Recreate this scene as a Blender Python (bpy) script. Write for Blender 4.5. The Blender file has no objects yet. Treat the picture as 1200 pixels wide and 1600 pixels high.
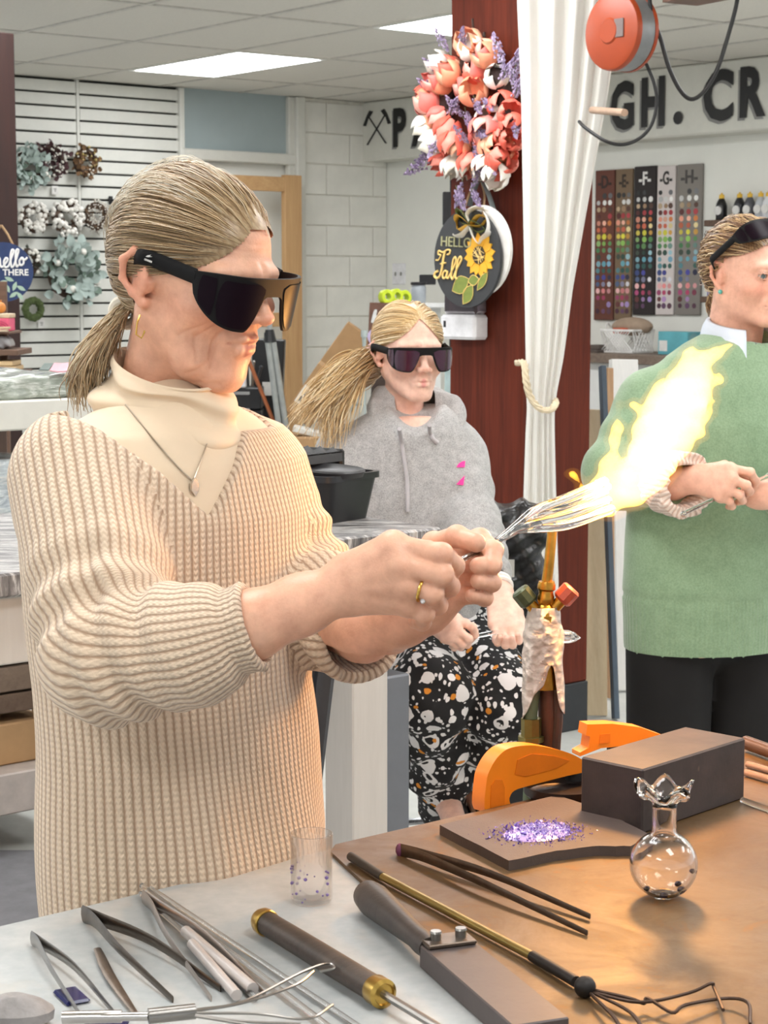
import bpy, math, random
import numpy as np
from mathutils import Vector, Matrix, Quaternion, noise as mnoise

random.seed(7); np.random.seed(7)
S = bpy.context.scene
COL = S.collection
PI = math.pi

# ------------------------------------------------------------------ camera
FPX, HCAM = 3000.0, 1.55
PITCH = math.atan(350.0 / FPX)
cam_d = bpy.data.cameras.new('camera')
cam = bpy.data.objects.new('camera', cam_d)
COL.objects.link(cam)
cam.location = (0, 0, HCAM)
cam.rotation_euler = (PI / 2 - PITCH, 0, 0)
cam_d.sensor_fit = 'VERTICAL'
cam_d.sensor_height = 36.0
cam_d.lens = FPX / 1600.0 * 36.0
cam_d.clip_start, cam_d.clip_end = 0.05, 60
cam_d.dof.use_dof = True
cam_d.dof.focus_distance = 2.4
cam_d.dof.aperture_fstop = 26.0
S.camera = cam

# ------------------------------------------------------------------ world / exposure
S.view_settings.view_transform = 'Standard'
S.view_settings.look = 'None'
S.view_settings.gamma = 1.0
S.view_settings.use_curve_mapping = False
S.view_settings.exposure = 0.32
S.cycles.use_denoising = True
S.cycles.sample_clamp_indirect = 4.0
S.cycles.max_bounces = 10
S.cycles.transparent_max_bounces = 24
S.cycles.transmission_bounces = 10
S.cycles.caustics_reflective = False
S.cycles.caustics_refractive = False
wd = bpy.data.worlds.new('world'); S.world = wd
wd.use_nodes = True
wd.node_tree.nodes['Background'].inputs[0].default_value = (0.92, 0.96, 1.0, 1)
wd.node_tree.nodes['Background'].inputs[1].default_value = 0.8

def ray(px, py):
    c, s = math.cos(PITCH), math.sin(PITCH)
    u, v = px - 600.0, 800.0 - py
    return Vector((u, FPX * c + v * s, -FPX * s + v * c))
def W(px, py, Y):
    r = ray(px, py); return Vector((0, 0, HCAM)) + r * (Y / r.y)
def T(px, py, z):
    r = ray(px, py); return Vector((0, 0, HCAM)) + r * ((z - HCAM) / r.z)
def onplane(px, py, p0, n):
    r = ray(px, py); o = Vector((0, 0, HCAM))
    return o + r * ((p0 - o).dot(n) / r.dot(n))

def area_light(name, loc, size, power, color=(1, 1, 1), rot=(0, 0, 0)):
    d = bpy.data.lights.new(name, 'AREA'); d.shape = 'RECTANGLE'
    d.size, d.size_y = size; d.energy = power; d.color = color
    o = bpy.data.objects.new(name, d); COL.objects.link(o)
    o.location = loc; o.rotation_euler = rot
    return o

# ------------------------------------------------------------------ materials
def srgb(h):
    if isinstance(h, str):
        h = h.lstrip('#'); h = [int(h[i:i + 2], 16) / 255 for i in (0, 2, 4)]
    return tuple((c / 12.92 if c <= 0.04045 else ((c + 0.055) / 1.055) ** 2.4) for c in h)

class NT:
    def __init__(s, name):
        s.m = bpy.data.materials.new(name); s.m.use_nodes = True
        s.t = s.m.node_tree; s.b = s.t.nodes['Principled BSDF']; s.out = s.t.nodes['Material Output']
    def n(s, typ, **kw):
        nd = s.t.nodes.new(typ)
        for k, v in kw.items():
            if k.startswith('i_'):
                key = k[2:]
                key = int(key) if key.isdigit() else key.replace('_', ' ')
                nd.inputs[key].default_value = v
            else: setattr(nd, k, v)
        return nd
    def l(s, a, b): s.t.links.new(a, b)
    def coord(s, which='Object', scale=(1, 1, 1)):
        tc = s.n('ShaderNodeTexCoord'); mp = s.n('ShaderNodeMapping')
        mp.inputs['Scale'].default_value = scale
        s.l(tc.outputs[which], mp.inputs[0]); return mp.outputs[0]
    def noise(s, scale, detail=4, vec=None, rough=0.6, dist=0.0):
        nd = s.n('ShaderNodeTexNoise'); nd.inputs['Scale'].default_value = scale
        nd.inputs['Detail'].default_value = detail; nd.inputs['Roughness'].default_value = rough
        nd.inputs['Distortion'].default_value = dist
        if vec is not None: s.l(vec, nd.inputs['Vector'])
        return nd.outputs['Fac']
    def ramp(s, fac, stops):
        nd = s.n('ShaderNodeValToRGB'); cr = nd.color_ramp
        while len(cr.elements) < len(stops): cr.elements.new(0.5)
        for e, (p, c) in zip(cr.elements, stops):
            e.position = p; e.color = tuple(c) + (1,) if len(c) == 3 else c
        s.l(fac, nd.inputs[0]); return nd.outputs[0]
    def mix(s, fac, a, b, mode='MIX'):
        nd = s.n('ShaderNodeMix', data_type='RGBA', blend_type=mode)
        for sock, v in ((nd.inputs[0], fac), (nd.inputs[6], a), (nd.inputs[7], b)):
            if hasattr(v, 'links') or hasattr(v, 'is_linked'): s.l(v, sock)
            elif isinstance(v, (int, float)): sock.default_value = v
            else: sock.default_value = tuple(v) + (1,) if len(v) == 3 else v
        return nd.outputs[2]
    def math(s, op, a, b=None):
        nd = s.n('ShaderNodeMath', operation=op)
        for i, v in enumerate((a, b)):
            if v is None: continue
            if isinstance(v, (int, float)): nd.inputs[i].default_value = v
            else: s.l(v, nd.inputs[i])
        return nd.outputs[0]
    def bump(s, height, strength=0.3, dist=0.002):
        nd = s.n('ShaderNodeBump'); nd.inputs['Strength'].default_value = strength
        nd.inputs['Distance'].default_value = dist
        s.l(height, nd.inputs['Height']); s.l(nd.outputs[0], s.b.inputs['Normal']); return nd
    def set(s, **kw):
        for k, v in kw.items():
            k = k.replace('_', ' ')
            if isinstance(v, (int, float)): s.b.inputs[k].default_value = v
            elif hasattr(v, 'is_linked'): s.l(v, s.b.inputs[k])
            else: s.b.inputs[k].default_value = tuple(v) + (1,) if len(v) == 3 and s.b.inputs[k].type == 'RGBA' else v
        return s

MATS = {}
def mat(name, color, rough=0.6, metal=0.0, var=0.12, vscale=20.0, bump=0.15, bscale=150.0, bdist=0.001, **kw):
    """plain surface: a colour with slight mottling and fine relief"""
    if name in MATS: return MATS[name]
    c = srgb(color) if isinstance(color, str) else color
    N = NT(name)
    co = N.coord('Object')
    f = N.noise(vscale, 4, co)
    lo = tuple(x * (1 - var) for x in c); hi = tuple(min(1, x * (1 + var)) for x in c)
    N.set(Base_Color=N.ramp(f, [(0.3, lo), (0.7, hi)]), Roughness=rough, Metallic=metal)
    if bump > 0: N.bump(N.noise(bscale, 3, co), bump, bdist)
    for k, v in kw.items(): N.set(**{k: v})
    MATS[name] = N.m
    return N.m

def wood(name, c1, c2, axis=2, scale=6.0, rough=0.5, stretch=0.06, bump=0.2, coat=0.0):
    if name in MATS: return MATS[name]
    N = NT(name); sc = [1, 1, 1]; sc[axis] = stretch
    co = N.coord('Object', tuple(sc))
    f = N.noise(scale * 4, 6, co, 0.65, 1.2); g = N.noise(scale * 30, 3, co)
    h = N.math('ADD', N.math('MULTIPLY', f, 0.75), N.math('MULTIPLY', g, 0.25))
    N.set(Base_Color=N.ramp(h, [(0.3, srgb(c1)), (0.7, srgb(c2))]), Roughness=rough)
    if coat: N.set(Coat_Weight=coat, Coat_Roughness=0.25)
    N.bump(h, bump, 0.002); MATS[name] = N.m; return N.m

def glass(name, color=(1, 1, 1), rough=0.0, ior=1.47):
    if name in MATS: return MATS[name]
    N = NT(name); N.set(Base_Color=color, Roughness=rough, IOR=ior, Transmission_Weight=1.0)
    MATS[name] = N.m; return N.m

def emit(name, color, strength):
    if name in MATS: return MATS[name]
    N = NT(name); N.set(Base_Color=color, Emission_Color=color, Emission_Strength=strength)
    MATS[name] = N.m; return N.m

def vcol_mat(name, rough=0.6, bump=0.1, bscale=300, bdist=0.0005, var=0.0, vscale=40, **kw):
    """albedo from the mesh colour attribute 'Col'"""
    if name in MATS: return MATS[name]
    N = NT(name); a = N.n('ShaderNodeVertexColor', layer_name='Col'); co = N.coord('Object'); c = a.outputs[0]
    if var:
        f = N.noise(vscale, 4, co)
        c = N.mix(1.0, c, N.ramp(f, [(0.3, (1 - var,) * 3), (0.7, (1 + var,) * 3)]), 'MULTIPLY')
    N.set(Base_Color=c, Roughness=rough)
    if bump: N.bump(N.noise(bscale, 3, co), bump, bdist)
    for k, v in kw.items(): N.set(**{k: v})
    MATS[name] = N.m; return N.m

# ------------------------------------------------------------------ object helpers
def tag(o, label=None, cat=None, group=None, kind=None):
    if label: o['label'] = label
    if cat: o['category'] = cat
    if group: o['group'] = group
    if kind: o['kind'] = kind
    return o
def thing(name, label, cat, loc=(0, 0, 0), group=None):
    o = bpy.data.objects.new(name, None); COL.objects.link(o)
    o.location = loc; o.empty_display_size = 0.05
    return tag(o, label, cat, group)
def origin_of(o):
    """world location of an unrotated ancestor chain"""
    return Vector(o['_org']) if '_org' in o else Vector(o.location)
ORG = {}
def adopt(o, parent, loc):
    """o built in world space with its origin at loc"""
    ORG[o.name] = Vector(loc)
    o.location = loc
    if parent is not None:
        o.parent = parent
        o.matrix_parent_inverse = Matrix.Translation(-ORG.get(parent.name, Vector(parent.location)))
def copy_tree(o, parent=None):
    c = o.copy(); COL.objects.link(c)
    if parent is not None: c.parent = parent
    ORG[c.name] = ORG.get(o.name, Vector(o.location))
    for ch in list(o.children): copy_tree(ch, c)
    return c

def basis(zdir, up=(0, 0, 1), loc=(0, 0, 0), flip=False):
    z = Vector(zdir).normalized(); u = Vector(up)
    if abs(z.dot(u.normalized())) > 0.999: u = Vector((0, 1, 0))
    x = u.cross(z).normalized(); y = z.cross(x)
    return Matrix(((x.x, y.x, z.x, loc[0]), (x.y, y.y, z.y, loc[1]), (x.z, y.z, z.z, loc[2]), (0, 0, 0, 1)))
def frame(x, y, z, loc):
    x, y, z = Vector(x), Vector(y), Vector(z)
    return Matrix(((x.x, y.x, z.x, loc[0]), (x.y, y.y, z.y, loc[1]), (x.z, y.z, z.z, loc[2]), (0, 0, 0, 1)))
def rotz(a, loc=(0, 0, 0)): return Matrix.Translation(loc) @ Matrix.Rotation(a, 4, 'Z')

class MB:
    """collects shapes and links them as one mesh object"""
    def __init__(s): s.v, s.f, s.mi, s.col = [], [], [], []
    def add(s, vs, fs, M=None, mi=0, col=None):
        k = len(s.v)
        if M is not None: vs = [M @ Vector(v) for v in vs]
        s.v += [tuple(v) for v in vs]; s.f += [tuple(i + k for i in f) for f in fs]
        s.mi += [mi] * len(fs); s.col += [col or (1, 1, 1)] * len(vs); return s
    def box(s, c, d, M=None, bev=0.0, **k):
        cx, cy, cz = c; hx, hy, hz = d[0] / 2, d[1] / 2, d[2] / 2
        if bev <= 0:
            vs = [(cx + a * hx, cy + b * hy, cz + e * hz) for a in (-1, 1) for b in (-1, 1) for e in (-1, 1)]
            fs = [(0, 1, 3, 2), (4, 6, 7, 5), (0, 4, 5, 1), (2, 3, 7, 6), (0, 2, 6, 4), (1, 5, 7, 3)]
            return s.add(vs, fs, M, **k)
        b = min(bev, hx * .98, hy * .98, hz * .98); vs = []; idx = {}
        for a in (-1, 1):
            for e in (-1, 1):
                for g in (-1, 1):
                    for ax in range(3):
                        h = [hx, hy, hz]; h = [h[i] - (0 if i == ax else b) for i in range(3)]
                        idx[(a, e, g, ax)] = len(vs)
                        vs.append((cx + a * h[0], cy + e * h[1], cz + g * h[2]))
        fs = []
        R = (-1, 1)
        for sg in R:
            q = [(-1, -1), (1, -1), (1, 1), (-1, 1)]
            if sg < 0: q = q[::-1]
            fs.append([idx[(sg, p, r, 0)] for p, r in q])
            fs.append([idx[(r, sg, p, 1)] for p, r in q])
            fs.append([idx[(p, r, sg, 2)] for p, r in q])
        for p in R:
            for r in R:
                w = p * r > 0
                e1 = [idx[(-1, p, r, 1)], idx[(-1, p, r, 2)], idx[(1, p, r, 2)], idx[(1, p, r, 1)]]
                e2 = [idx[(p, -1, r, 2)], idx[(p, -1, r, 0)], idx[(p, 1, r, 0)], idx[(p, 1, r, 2)]]
                e3 = [idx[(p, r, -1, 0)], idx[(p, r, -1, 1)], idx[(p, r, 1, 1)], idx[(p, r, 1, 0)]]
                for e in (e1, e2, e3): fs.append(e[::-1] if w else e)
        for a in R:
            for e in R:
                for g in R:
                    t = [idx[(a, e, g, 0)], idx[(a, e, g, 1)], idx[(a, e, g, 2)]]
                    fs.append(t if a * e * g > 0 else t[::-1])
        return s.add(vs, fs, M, **k)
    def tube(s, pts, r, n=10, M=None, caps=True, flat=None, up=None, closed=False, **k):
        pts = [Vector(p) for p in pts]; m = len(pts)
        rs = r if isinstance(r, (list, tuple)) else [r] * m
        tang = []
        for i in range(m):
            a = pts[i - 1] if (i > 0 or closed) else pts[0]
            b = pts[(i + 1) % m] if (i < m - 1 or closed) else pts[-1]
            t = b - a; tang.append(t.normalized() if t.length > 1e-9 else Vector((0, 0, 1)))
        u = Vector(up) if up is not None else (Vector((0, 0, 1)) if abs(tang[0].z) < 0.9 else Vector((1, 0, 0)))
        vs, fs = [], []
        x = (u - tang[0] * u.dot(tang[0])).normalized()
        for i in range(m):
            t = tang[i]
            if up is not None: x = (Vector(up) - t * Vector(up).dot(t))
            else: x = x - t * x.dot(t)
            x = x.normalized() if x.length > 1e-6 else t.orthogonal().normalized()
            y = t.cross(x)
            fx, fy = flat if flat else (1, 1)
            for j in range(n):
                a = 2 * PI * j / n
                vs.append(pts[i] + (x * math.cos(a) * fx + y * math.sin(a) * fy) * rs[i])
        for i in range(m if closed else m - 1):
            i2 = (i + 1) % m
            for j in range(n):
                j2 = (j + 1) % n
                fs.append((i * n + j, i * n + j2, i2 * n + j2, i2 * n + j))
        if caps and not closed:
            fs.append(tuple(range(n))[::-1]); fs.append(tuple((m - 1) * n + j for j in range(n)))
        return s.add(vs, fs, M, **k)
    def cyl(s, a, b, r, r2=None, n=16, **k): return s.tube([a, b], [r, r if r2 is None else r2], n, **k)
    def lathe(s, prof, n=24, M=None, caps=True, **k):
        vs, fs = [], []
        for (r, z) in prof:
            for j in range(n):
                a = 2 * PI * j / n; vs.append((r * math.cos(a), r * math.sin(a), z))
        m = len(prof)
        for i in range(m - 1):
            for j in range(n):
                j2 = (j + 1) % n; fs.append((i * n + j, i * n + j2, (i + 1) * n + j2, (i + 1) * n + j))
        if caps:
            if prof[0][0] > 1e-5: fs.append(tuple(range(n))[::-1])
            if prof[-1][0] > 1e-5: fs.append(tuple((m - 1) * n + j for j in range(n)))
        return s.add(vs, fs, M, **k)
    def prism(s, poly, z0, z1, M=None, **k):
        n = len(poly)
        ar = sum(poly[i][0] * poly[(i + 1) % n][1] - poly[(i + 1) % n][0] * poly[i][1] for i in range(n))
        if ar < 0: poly = poly[::-1]
        vs = [(x, y, z0) for x, y in poly] + [(x, y, z1) for x, y in poly]
        fs = [tuple(range(n))[::-1], tuple(range(n, 2 * n))]
        fs += [(i, (i + 1) % n, n + (i + 1) % n, n + i) for i in range(n)]
        return s.add(vs, fs, M, **k)
    def ball(s, c, r, nu=14, nv=9, M=None, **k):
        r = (r, r, r) if isinstance(r, (int, float)) else r
        prof = [(max(1e-6, math.sin(PI * i / (nv - 1))), -math.cos(PI * i / (nv - 1))) for i in range(nv)]
        L = Matrix.Translation(c) @ Matrix.Diagonal((r[0], r[1], r[2], 1))
        return s.lathe(prof, nu, (M @ L) if M is not None else L, caps=False, **k)
    def torus(s, c, R, r, axis=(0, 0, 1), n=28, m=10, M=None, **k):
        B = basis(axis, (0, 0, 1), c)
        pts = [B @ Vector((R * math.cos(2 * PI * i / n), R * math.sin(2 * PI * i / n), 0)) for i in range(n)]
        return s.tube(pts, r, m, M, closed=True, up=axis, **k)
    def build(s, name, mats, parent=None, smooth=35, loc=None, vcol=False):
        me = bpy.data.meshes.new(name)
        v = np.array(s.v, dtype=np.float64)
        if loc is None:
            lo, hi = v.min(0), v.max(0); loc = Vector(((lo[0] + hi[0]) / 2, (lo[1] + hi[1]) / 2, lo[2]))
        v = v - np.array(loc)
        me.from_pydata(v.tolist(), [], s.f)
        if not isinstance(mats, (list, tuple)): mats = [mats]
        for m in mats: me.materials.append(m)
        if len(mats) > 1: me.polygons.foreach_set('material_index', s.mi)
        if smooth:
            me.polygons.foreach_set('use_smooth', [True] * len(me.polygons))
            if smooth < 180: me.set_sharp_from_angle(angle=math.radians(smooth))
        if vcol:
            ca = me.color_attributes.new('Col', 'FLOAT_COLOR', 'POINT')
            ca.data.foreach_set('color', np.array([tuple(c) + (1,) for c in s.col], dtype=np.float32).ravel())
        me.update()
        o = bpy.data.objects.new(name, me); COL.objects.link(o)
        adopt(o, parent, loc)
        return o

def bez(pts, n=8, closed=False):
    """Catmull-Rom through points"""
    P = [Vector(p) for p in pts]; out = []; m = len(P)
    for i in range(m if closed else m - 1):
        p0 = P[(i - 1) % m] if (closed or i > 0) else P[0] * 2 - P[1]
        p1, p2 = P[i], P[(i + 1) % m]
        p3 = P[(i + 2) % m] if (closed or i + 2 < m) else P[-1] * 2 - P[-2]
        for j in range(n):
            t = j / n; t2, t3 = t * t, t * t * t
            out.append(0.5 * ((2 * p1) + (p2 - p0) * t + (2 * p0 - 5 * p1 + 4 * p2 - p3) * t2 + (3 * p1 - p0 - 3 * p2 + p3) * t3))
    if not closed: out.append(P[-1])
    return out

def text_mesh(body, size, extrude=0.002, offset=0.0, shear=0.0, res=3):
    cu = bpy.data.curves.new('lettering', 'FONT'); cu.body = body; cu.size = size
    cu.extrude = extrude; cu.offset = offset; cu.shear = shear; cu.resolution_u = res
    cu.align_x = 'CENTER'; cu.align_y = 'CENTER'
    o = bpy.data.objects.new('lettering', cu); COL.objects.link(o)
    dg = bpy.context.evaluated_depsgraph_get(); dg.update()
    me = o.evaluated_get(dg).to_mesh()
    vs = [tuple(v.co) for v in me.vertices]; fs = [tuple(p.vertices) for p in me.polygons]
    o.evaluated_get(dg).to_mesh_clear()
    bpy.data.objects.remove(o); bpy.data.curves.remove(cu)
    return vs, fs
# ------------------------------------------------------------------ implicit surfaces: bodies, hands, clothes, flame
def A(*v): return np.array(v, dtype=np.float32)
def seg_t(P, a, b):
    ab = b - a; return np.clip((P - a) @ ab / (ab @ ab), 0, 1)
def rc(P, a, b, r1, r2):
    a, b = np.asarray(a, np.float32), np.asarray(b, np.float32)
    t = seg_t(P, a, b); return np.linalg.norm(P - a - t[:, None] * (b - a), axis=1) - (r1 + (r2 - r1) * t)
def chain(P, pts, rs, k=0.01):
    d = None
    for i in range(len(pts) - 1):
        e = rc(P, pts[i], pts[i + 1], rs[i], rs[i + 1])
        d = e if d is None else smin(d, e, k)
    return d
def ell(P, c, r, R=None):
    q = P - np.asarray(c, np.float32)
    if R is not None: q = q @ np.asarray(R, np.float32)
    r = np.asarray(r, np.float32)
    k0 = np.linalg.norm(q / r, axis=1); k1 = np.linalg.norm(q / (r * r), axis=1) + 1e-9
    return np.where(k0 < 1e-4, -r.min(), k0 * (k0 - 1) / k1)
def rbox(P, c, h, r, R=None):
    q = P - np.asarray(c, np.float32)
    if R is not None: q = q @ np.asarray(R, np.float32)
    q = np.abs(q) - (np.asarray(h, np.float32) - r)
    return np.linalg.norm(np.maximum(q, 0), axis=1) + np.minimum(q.max(1), 0) - r
def smin(a, b, k):
    h = np.clip(0.5 + 0.5 * (b - a) / k, 0, 1); return b + (a - b) * h - k * h * (1 - h)
def smax(a, b, k): return -smin(-a, -b, k)
def gauss(P, c, s):
    q = (P - np.asarray(c, np.float32)) / np.asarray(s, np.float32); return np.exp(-0.5 * (q * q).sum(1))

def surface(fn, lo, hi, res):
    """surface nets over a sparse grid -> vertices, quads"""
    lo, hi = np.array(lo, np.float32), np.array(hi, np.float32)
    B = 8
    nb = np.ceil((hi - lo) / (res * B)).astype(int); n = nb * B + 1
    c = np.stack(np.meshgrid(*[lo[i] + (np.arange(nb[i]) + 0.5) * B * res for i in range(3)], indexing='ij'), -1).reshape(-1, 3)
    dc = fn(c.astype(np.float32))
    keep = np.abs(dc) < B * res * 1.25
    D = np.repeat(np.repeat(np.repeat(dc.reshape(nb), B, 0), B, 1), B, 2)
    D = np.pad(D, ((0, 1),) * 3, mode='edge').astype(np.float32)
    need = np.zeros(n, bool)
    for bi in np.argwhere(keep.reshape(nb)):
        i, j, k = bi * B; need[i:i + B + 1, j:j + B + 1, k:k + B + 1] = True
    ix = np.argwhere(need)
    for s0 in range(0, len(ix), 400000):
        q = ix[s0:s0 + 400000]
        D[q[:, 0], q[:, 1], q[:, 2]] = fn((lo + q * res).astype(np.float32))
    inn = D < 0
    cells = np.zeros(np.array(n) - 1, np.int8)
    for a in (0, 1):
        for b in (0, 1):
            for e in (0, 1):
                cells += inn[a:n[0] - 1 + a, b:n[1] - 1 + b, e:n[2] - 1 + e]
    act = (cells > 0) & (cells < 8)
    ci = np.argwhere(act); vid = -np.ones(act.shape, np.int64); vid[act] = np.arange(len(ci))
    acc = np.zeros((len(ci), 3)); cnt = np.zeros(len(ci))
    cor = [(a, b, e) for a in (0, 1) for b in (0, 1) for e in (0, 1)]
    for p in range(8):
        for q in range(p + 1, 8):
            if sum(abs(cor[p][t] - cor[q][t]) for t in range(3)) != 1: continue
            A0 = D[ci[:, 0] + cor[p][0], ci[:, 1] + cor[p][1], ci[:, 2] + cor[p][2]]
            B0 = D[ci[:, 0] + cor[q][0], ci[:, 1] + cor[q][1], ci[:, 2] + cor[q][2]]
            m = (A0 < 0) != (B0 < 0)
            t = np.where(m, A0 / np.where(m, A0 - B0, 1), 0)
            pt = np.array(cor[p]) + t[:, None] * (np.array(cor[q]) - np.array(cor[p]))
            acc[m] += pt[m]; cnt[m] += 1
    V = lo + (ci + acc / cnt[:, None]) * res
    F = []
    for ax in range(3):
        o1, o2 = (ax + 1) % 3, (ax + 2) % 3
        s0 = [slice(None)] * 3; s1 = [slice(None)] * 3
        s0[ax] = slice(0, -1); s1[ax] = slice(1, None)
        cr = inn[tuple(s0)] != inn[tuple(s1)]
        e = np.argwhere(cr)
        ok = (e[:, o1] > 0) & (e[:, o2] > 0) & (e[:, o1] < n[o1] - 1) & (e[:, o2] < n[o2] - 1)
        e = e[ok]; quad = []
        for d1, d2 in ((-1, -1), (0, -1), (0, 0), (-1, 0)):
            q = e.copy(); q[:, o1] += d1; q[:, o2] += d2; quad.append(vid[q[:, 0], q[:, 1], q[:, 2]])
        quad = np.stack(quad, 1)
        flip = ~inn[tuple(s0)][cr][ok]
        quad[flip] = quad[flip][:, ::-1]
        F.append(quad)
    F = np.concatenate(F)
    F = F[(F >= 0).all(1)]
    V = V.astype(np.float32)
    for _ in range(2):
        h = res * 0.4; d = fn(V)
        g = np.stack([(fn(V + np.eye(3, dtype=np.float32)[i] * h) - fn(V - np.eye(3, dtype=np.float32)[i] * h)) / (2 * h) for i in range(3)], 1)
        gl = np.linalg.norm(g, axis=1, keepdims=True) + 1e-6
        V = V - np.clip(d[:, None] / gl, -res * .5, res * .5) * g / gl
    return V.astype(np.float64), F

def np_mesh(name, V, F, mats, parent=None, col=None, uv=None, smooth=True, loc=None, midx=None):
    me = bpy.data.meshes.new(name)
    if loc is None:
        lo, hi = V.min(0), V.max(0); loc = Vector(((lo[0] + hi[0]) / 2, (lo[1] + hi[1]) / 2, lo[2]))
    V = V - np.array(loc)
    me.vertices.add(len(V)); me.vertices.foreach_set('co', V.ravel().astype(np.float32))
    k = F.shape[1]
    me.loops.add(F.size); me.loops.foreach_set('vertex_index', F.ravel().astype(np.int32))
    me.polygons.add(len(F))
    me.polygons.foreach_set('loop_start', np.arange(0, F.size, k, dtype=np.int32))
    me.polygons.foreach_set('loop_total', np.full(len(F), k, dtype=np.int32))
    if not isinstance(mats, (list, tuple)): mats = [mats]
    for m in mats: me.materials.append(m)
    if midx is not None: me.polygons.foreach_set('material_index', np.asarray(midx, np.int32))
    me.update(calc_edges=True); me.validate()
    if smooth: me.polygons.foreach_set('use_smooth', np.ones(len(me.polygons), bool))
    if col is not None:
        ca = me.color_attributes.new('Col', 'FLOAT_COLOR', 'POINT')
        ca.data.foreach_set('color', np.concatenate([col, np.ones((len(col), 1))], 1).astype(np.float32).ravel())
    if uv is not None:
        ul = me.uv_layers.new(name='UVMap')
        u = uv[F.ravel()].reshape(len(F), k, 2) if uv.ndim == 2 else uv
        ul.data.foreach_set('uv', u.reshape(-1).astype(np.float32))
    o = bpy.data.objects.new(name, me); COL.objects.link(o)
    adopt(o, parent, loc)
    return o
# ------------------------------------------------------------------ room axes, lamps of the ceiling grid
CZ = 2.80
TH = math.radians(40)
E1 = Vector((math.cos(TH), math.sin(TH), 0)); E2 = Vector((math.sin(TH), -math.cos(TH), 0)); UP = Vector((0, 0, 1))
A0 = T(470, 152, CZ)                       # a point of the back wall at the ceiling
NA = E2.copy()                              # back wall looks this way
CORN = onplane(605, 262, A0, NA); CORN.z = 0  # inner corner
NB = -E1                                    # right wall looks this way
SOFF_P = onplane(568, 200, A0, NA)          # where the soffit meets the back wall
SOFF_D = (CORN - SOFF_P).dot(E1)            # how far it stands out
def wa(px, py, out=0.0): return onplane(px, py, A0 + NA * out, NA)
def wb(px, py, out=0.0): return onplane(px, py, CORN + NB * out, NB)
M_A = lambda p: frame(E1, UP, NA, p)        # local x along wall, y up, z out of it
M_B = lambda p: frame(E2, UP, NB, p)

white_paint = mat('white_paint', '#d9d8d0', 0.55, var=0.03, bump=0.08)
cmu_paint = mat('block_paint', '#e8e6de', 0.7, var=0.05, vscale=6, bump=0.4, bscale=90, bdist=0.002)
slat_paint = mat('slat_white', '#dcdcd5', 0.5, var=0.03, bump=0.05)
dark_gap = mat('groove_black', '#23231f', 0.8, bump=0)
mortar = mat('joint_paint', '#d9d6cb', 0.8, bump=0.2)
plaster = mat('plaster', '#ebebe4', 0.8, var=0.03, vscale=3, bump=0.1)
tile_m = mat('ceiling_tile', '#dcd8d0', 0.95, var=0.04, vscale=80, bump=0.3, bscale=400)
tbar = mat('ceiling_bar', '#c9c6be', 0.5, bump=0)

# floor
def floor_tone():
    N = NT('concrete_floor'); co = N.coord('Object')
    f = N.noise(1.3, 6, co); g = N.noise(14, 5, co)
    c = N.mix(0.5, N.ramp(f, [(0.3, srgb('#b5b7b2')), (0.7, srgb('#cfd0cb'))]), N.ramp(g, [(0.3, srgb('#aeb0ab')), (0.7, srgb('#cccdc8'))]))
    N.set(Base_Color=c, Roughness=0.35); N.bump(g, 0.1, 0.002); return N.m
b = MB(); b.box((1, 6, -0.05), (16, 22, 0.1)); fl = b.build('floor', floor_tone(), smooth=0); tag(fl, kind='structure')

# ceiling: tiles hung in a grid of bars; the 2 by 4 lamps sit in the same grid
LA, LB = 1.16, 0.62
P1 = T(196, 110, CZ); P1b = T(330, 122, CZ)
ceil0 = P1.copy(); ceil0.z = CZ
b = MB(); b.box((1, 6, CZ + 0.16), (16, 22, 0.1)); cl = b.build('ceiling', tile_m, smooth=0); tag(cl, kind='structure')
LAMPS = set()
lamp_w = emit('lamp_diffuser', (0.98, 0.99, 1.0), 11.5)
lamp_f = mat('lamp_frame', '#e6e6e2', 0.4, bump=0)
MC = frame(E2, E1, UP, ceil0) @ Matrix.Rotation(math.radians(-2.2), 4, 'Z')               # x along E2 (lamp length), y along E1
def grid_of(p):
    q = MC.inverted() @ p; return q.x / LA, q.y / LB
p2 = T(578, 43, CZ); g2 = grid_of(p2)
lamp_cells = [(0, 0), (round(g2[0]), round(g2[1]))]
mb = MB(); mb.box((LA / 2, LB / 2, 0.012), (LA - 0.03, LB - 0.03, 0.018), bev=0.006)
tile0 = None
rt = random.Random(3)
lamps = list(lamp_cells)
for i in range(-3, 12):
    for j in range(-12, 8):
        if (i - lamp_cells[1][0]) % 2 == 0 and (j - lamp_cells[1][1]) % 4 == 0 and (i, j) not in lamps and 1 <= i < 9 and -12 <= j <= 5: lamps.append((i, j))
def in_room(i, j):
    c = MC @ Vector(((i + .5) * LA, (j + .5) * LB, 0))
    return c.y > -1.0 and (c - A0).dot(NA) > -0.2 and (c - CORN).dot(NB) > SOFF_D - .3 and -6.8 < c.x < 8.8 and -4.5 < c.y < 16
for i in range(-3, 9):
    for j in range(-12, 8):
        if (i, j) in lamps or not in_room(i, j): continue
        c = MC @ Vector(((i + .5) * LA, (j + .5) * LB, 0))
        if c.y < 5.5: continue
        if tile0 is None:
            tile0 = mb.build('tile', tile_m, cl, loc=(0, 0, 0)); t = tile0
        else:
            t = tile0.copy(); COL.objects.link(t)
        t.location = Vector((0, 0, 0)); t.matrix_parent_inverse = Matrix.Identity(4)
        t.parent = None; t.matrix_world = MC @ Matrix.Translation((i * LA, j * LB, rt.uniform(-.001, .001)))
        t.parent = cl; t.matrix_parent_inverse = Matrix.Translation(-cl.location)
mb = MB(); rng = [(-3, 9), (-12, 8)]
for i in range(-3, 10):
    mb.box((i * LA, -2 * LB, 0.004), (0.024, 20 * LB, 0.012))
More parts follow.
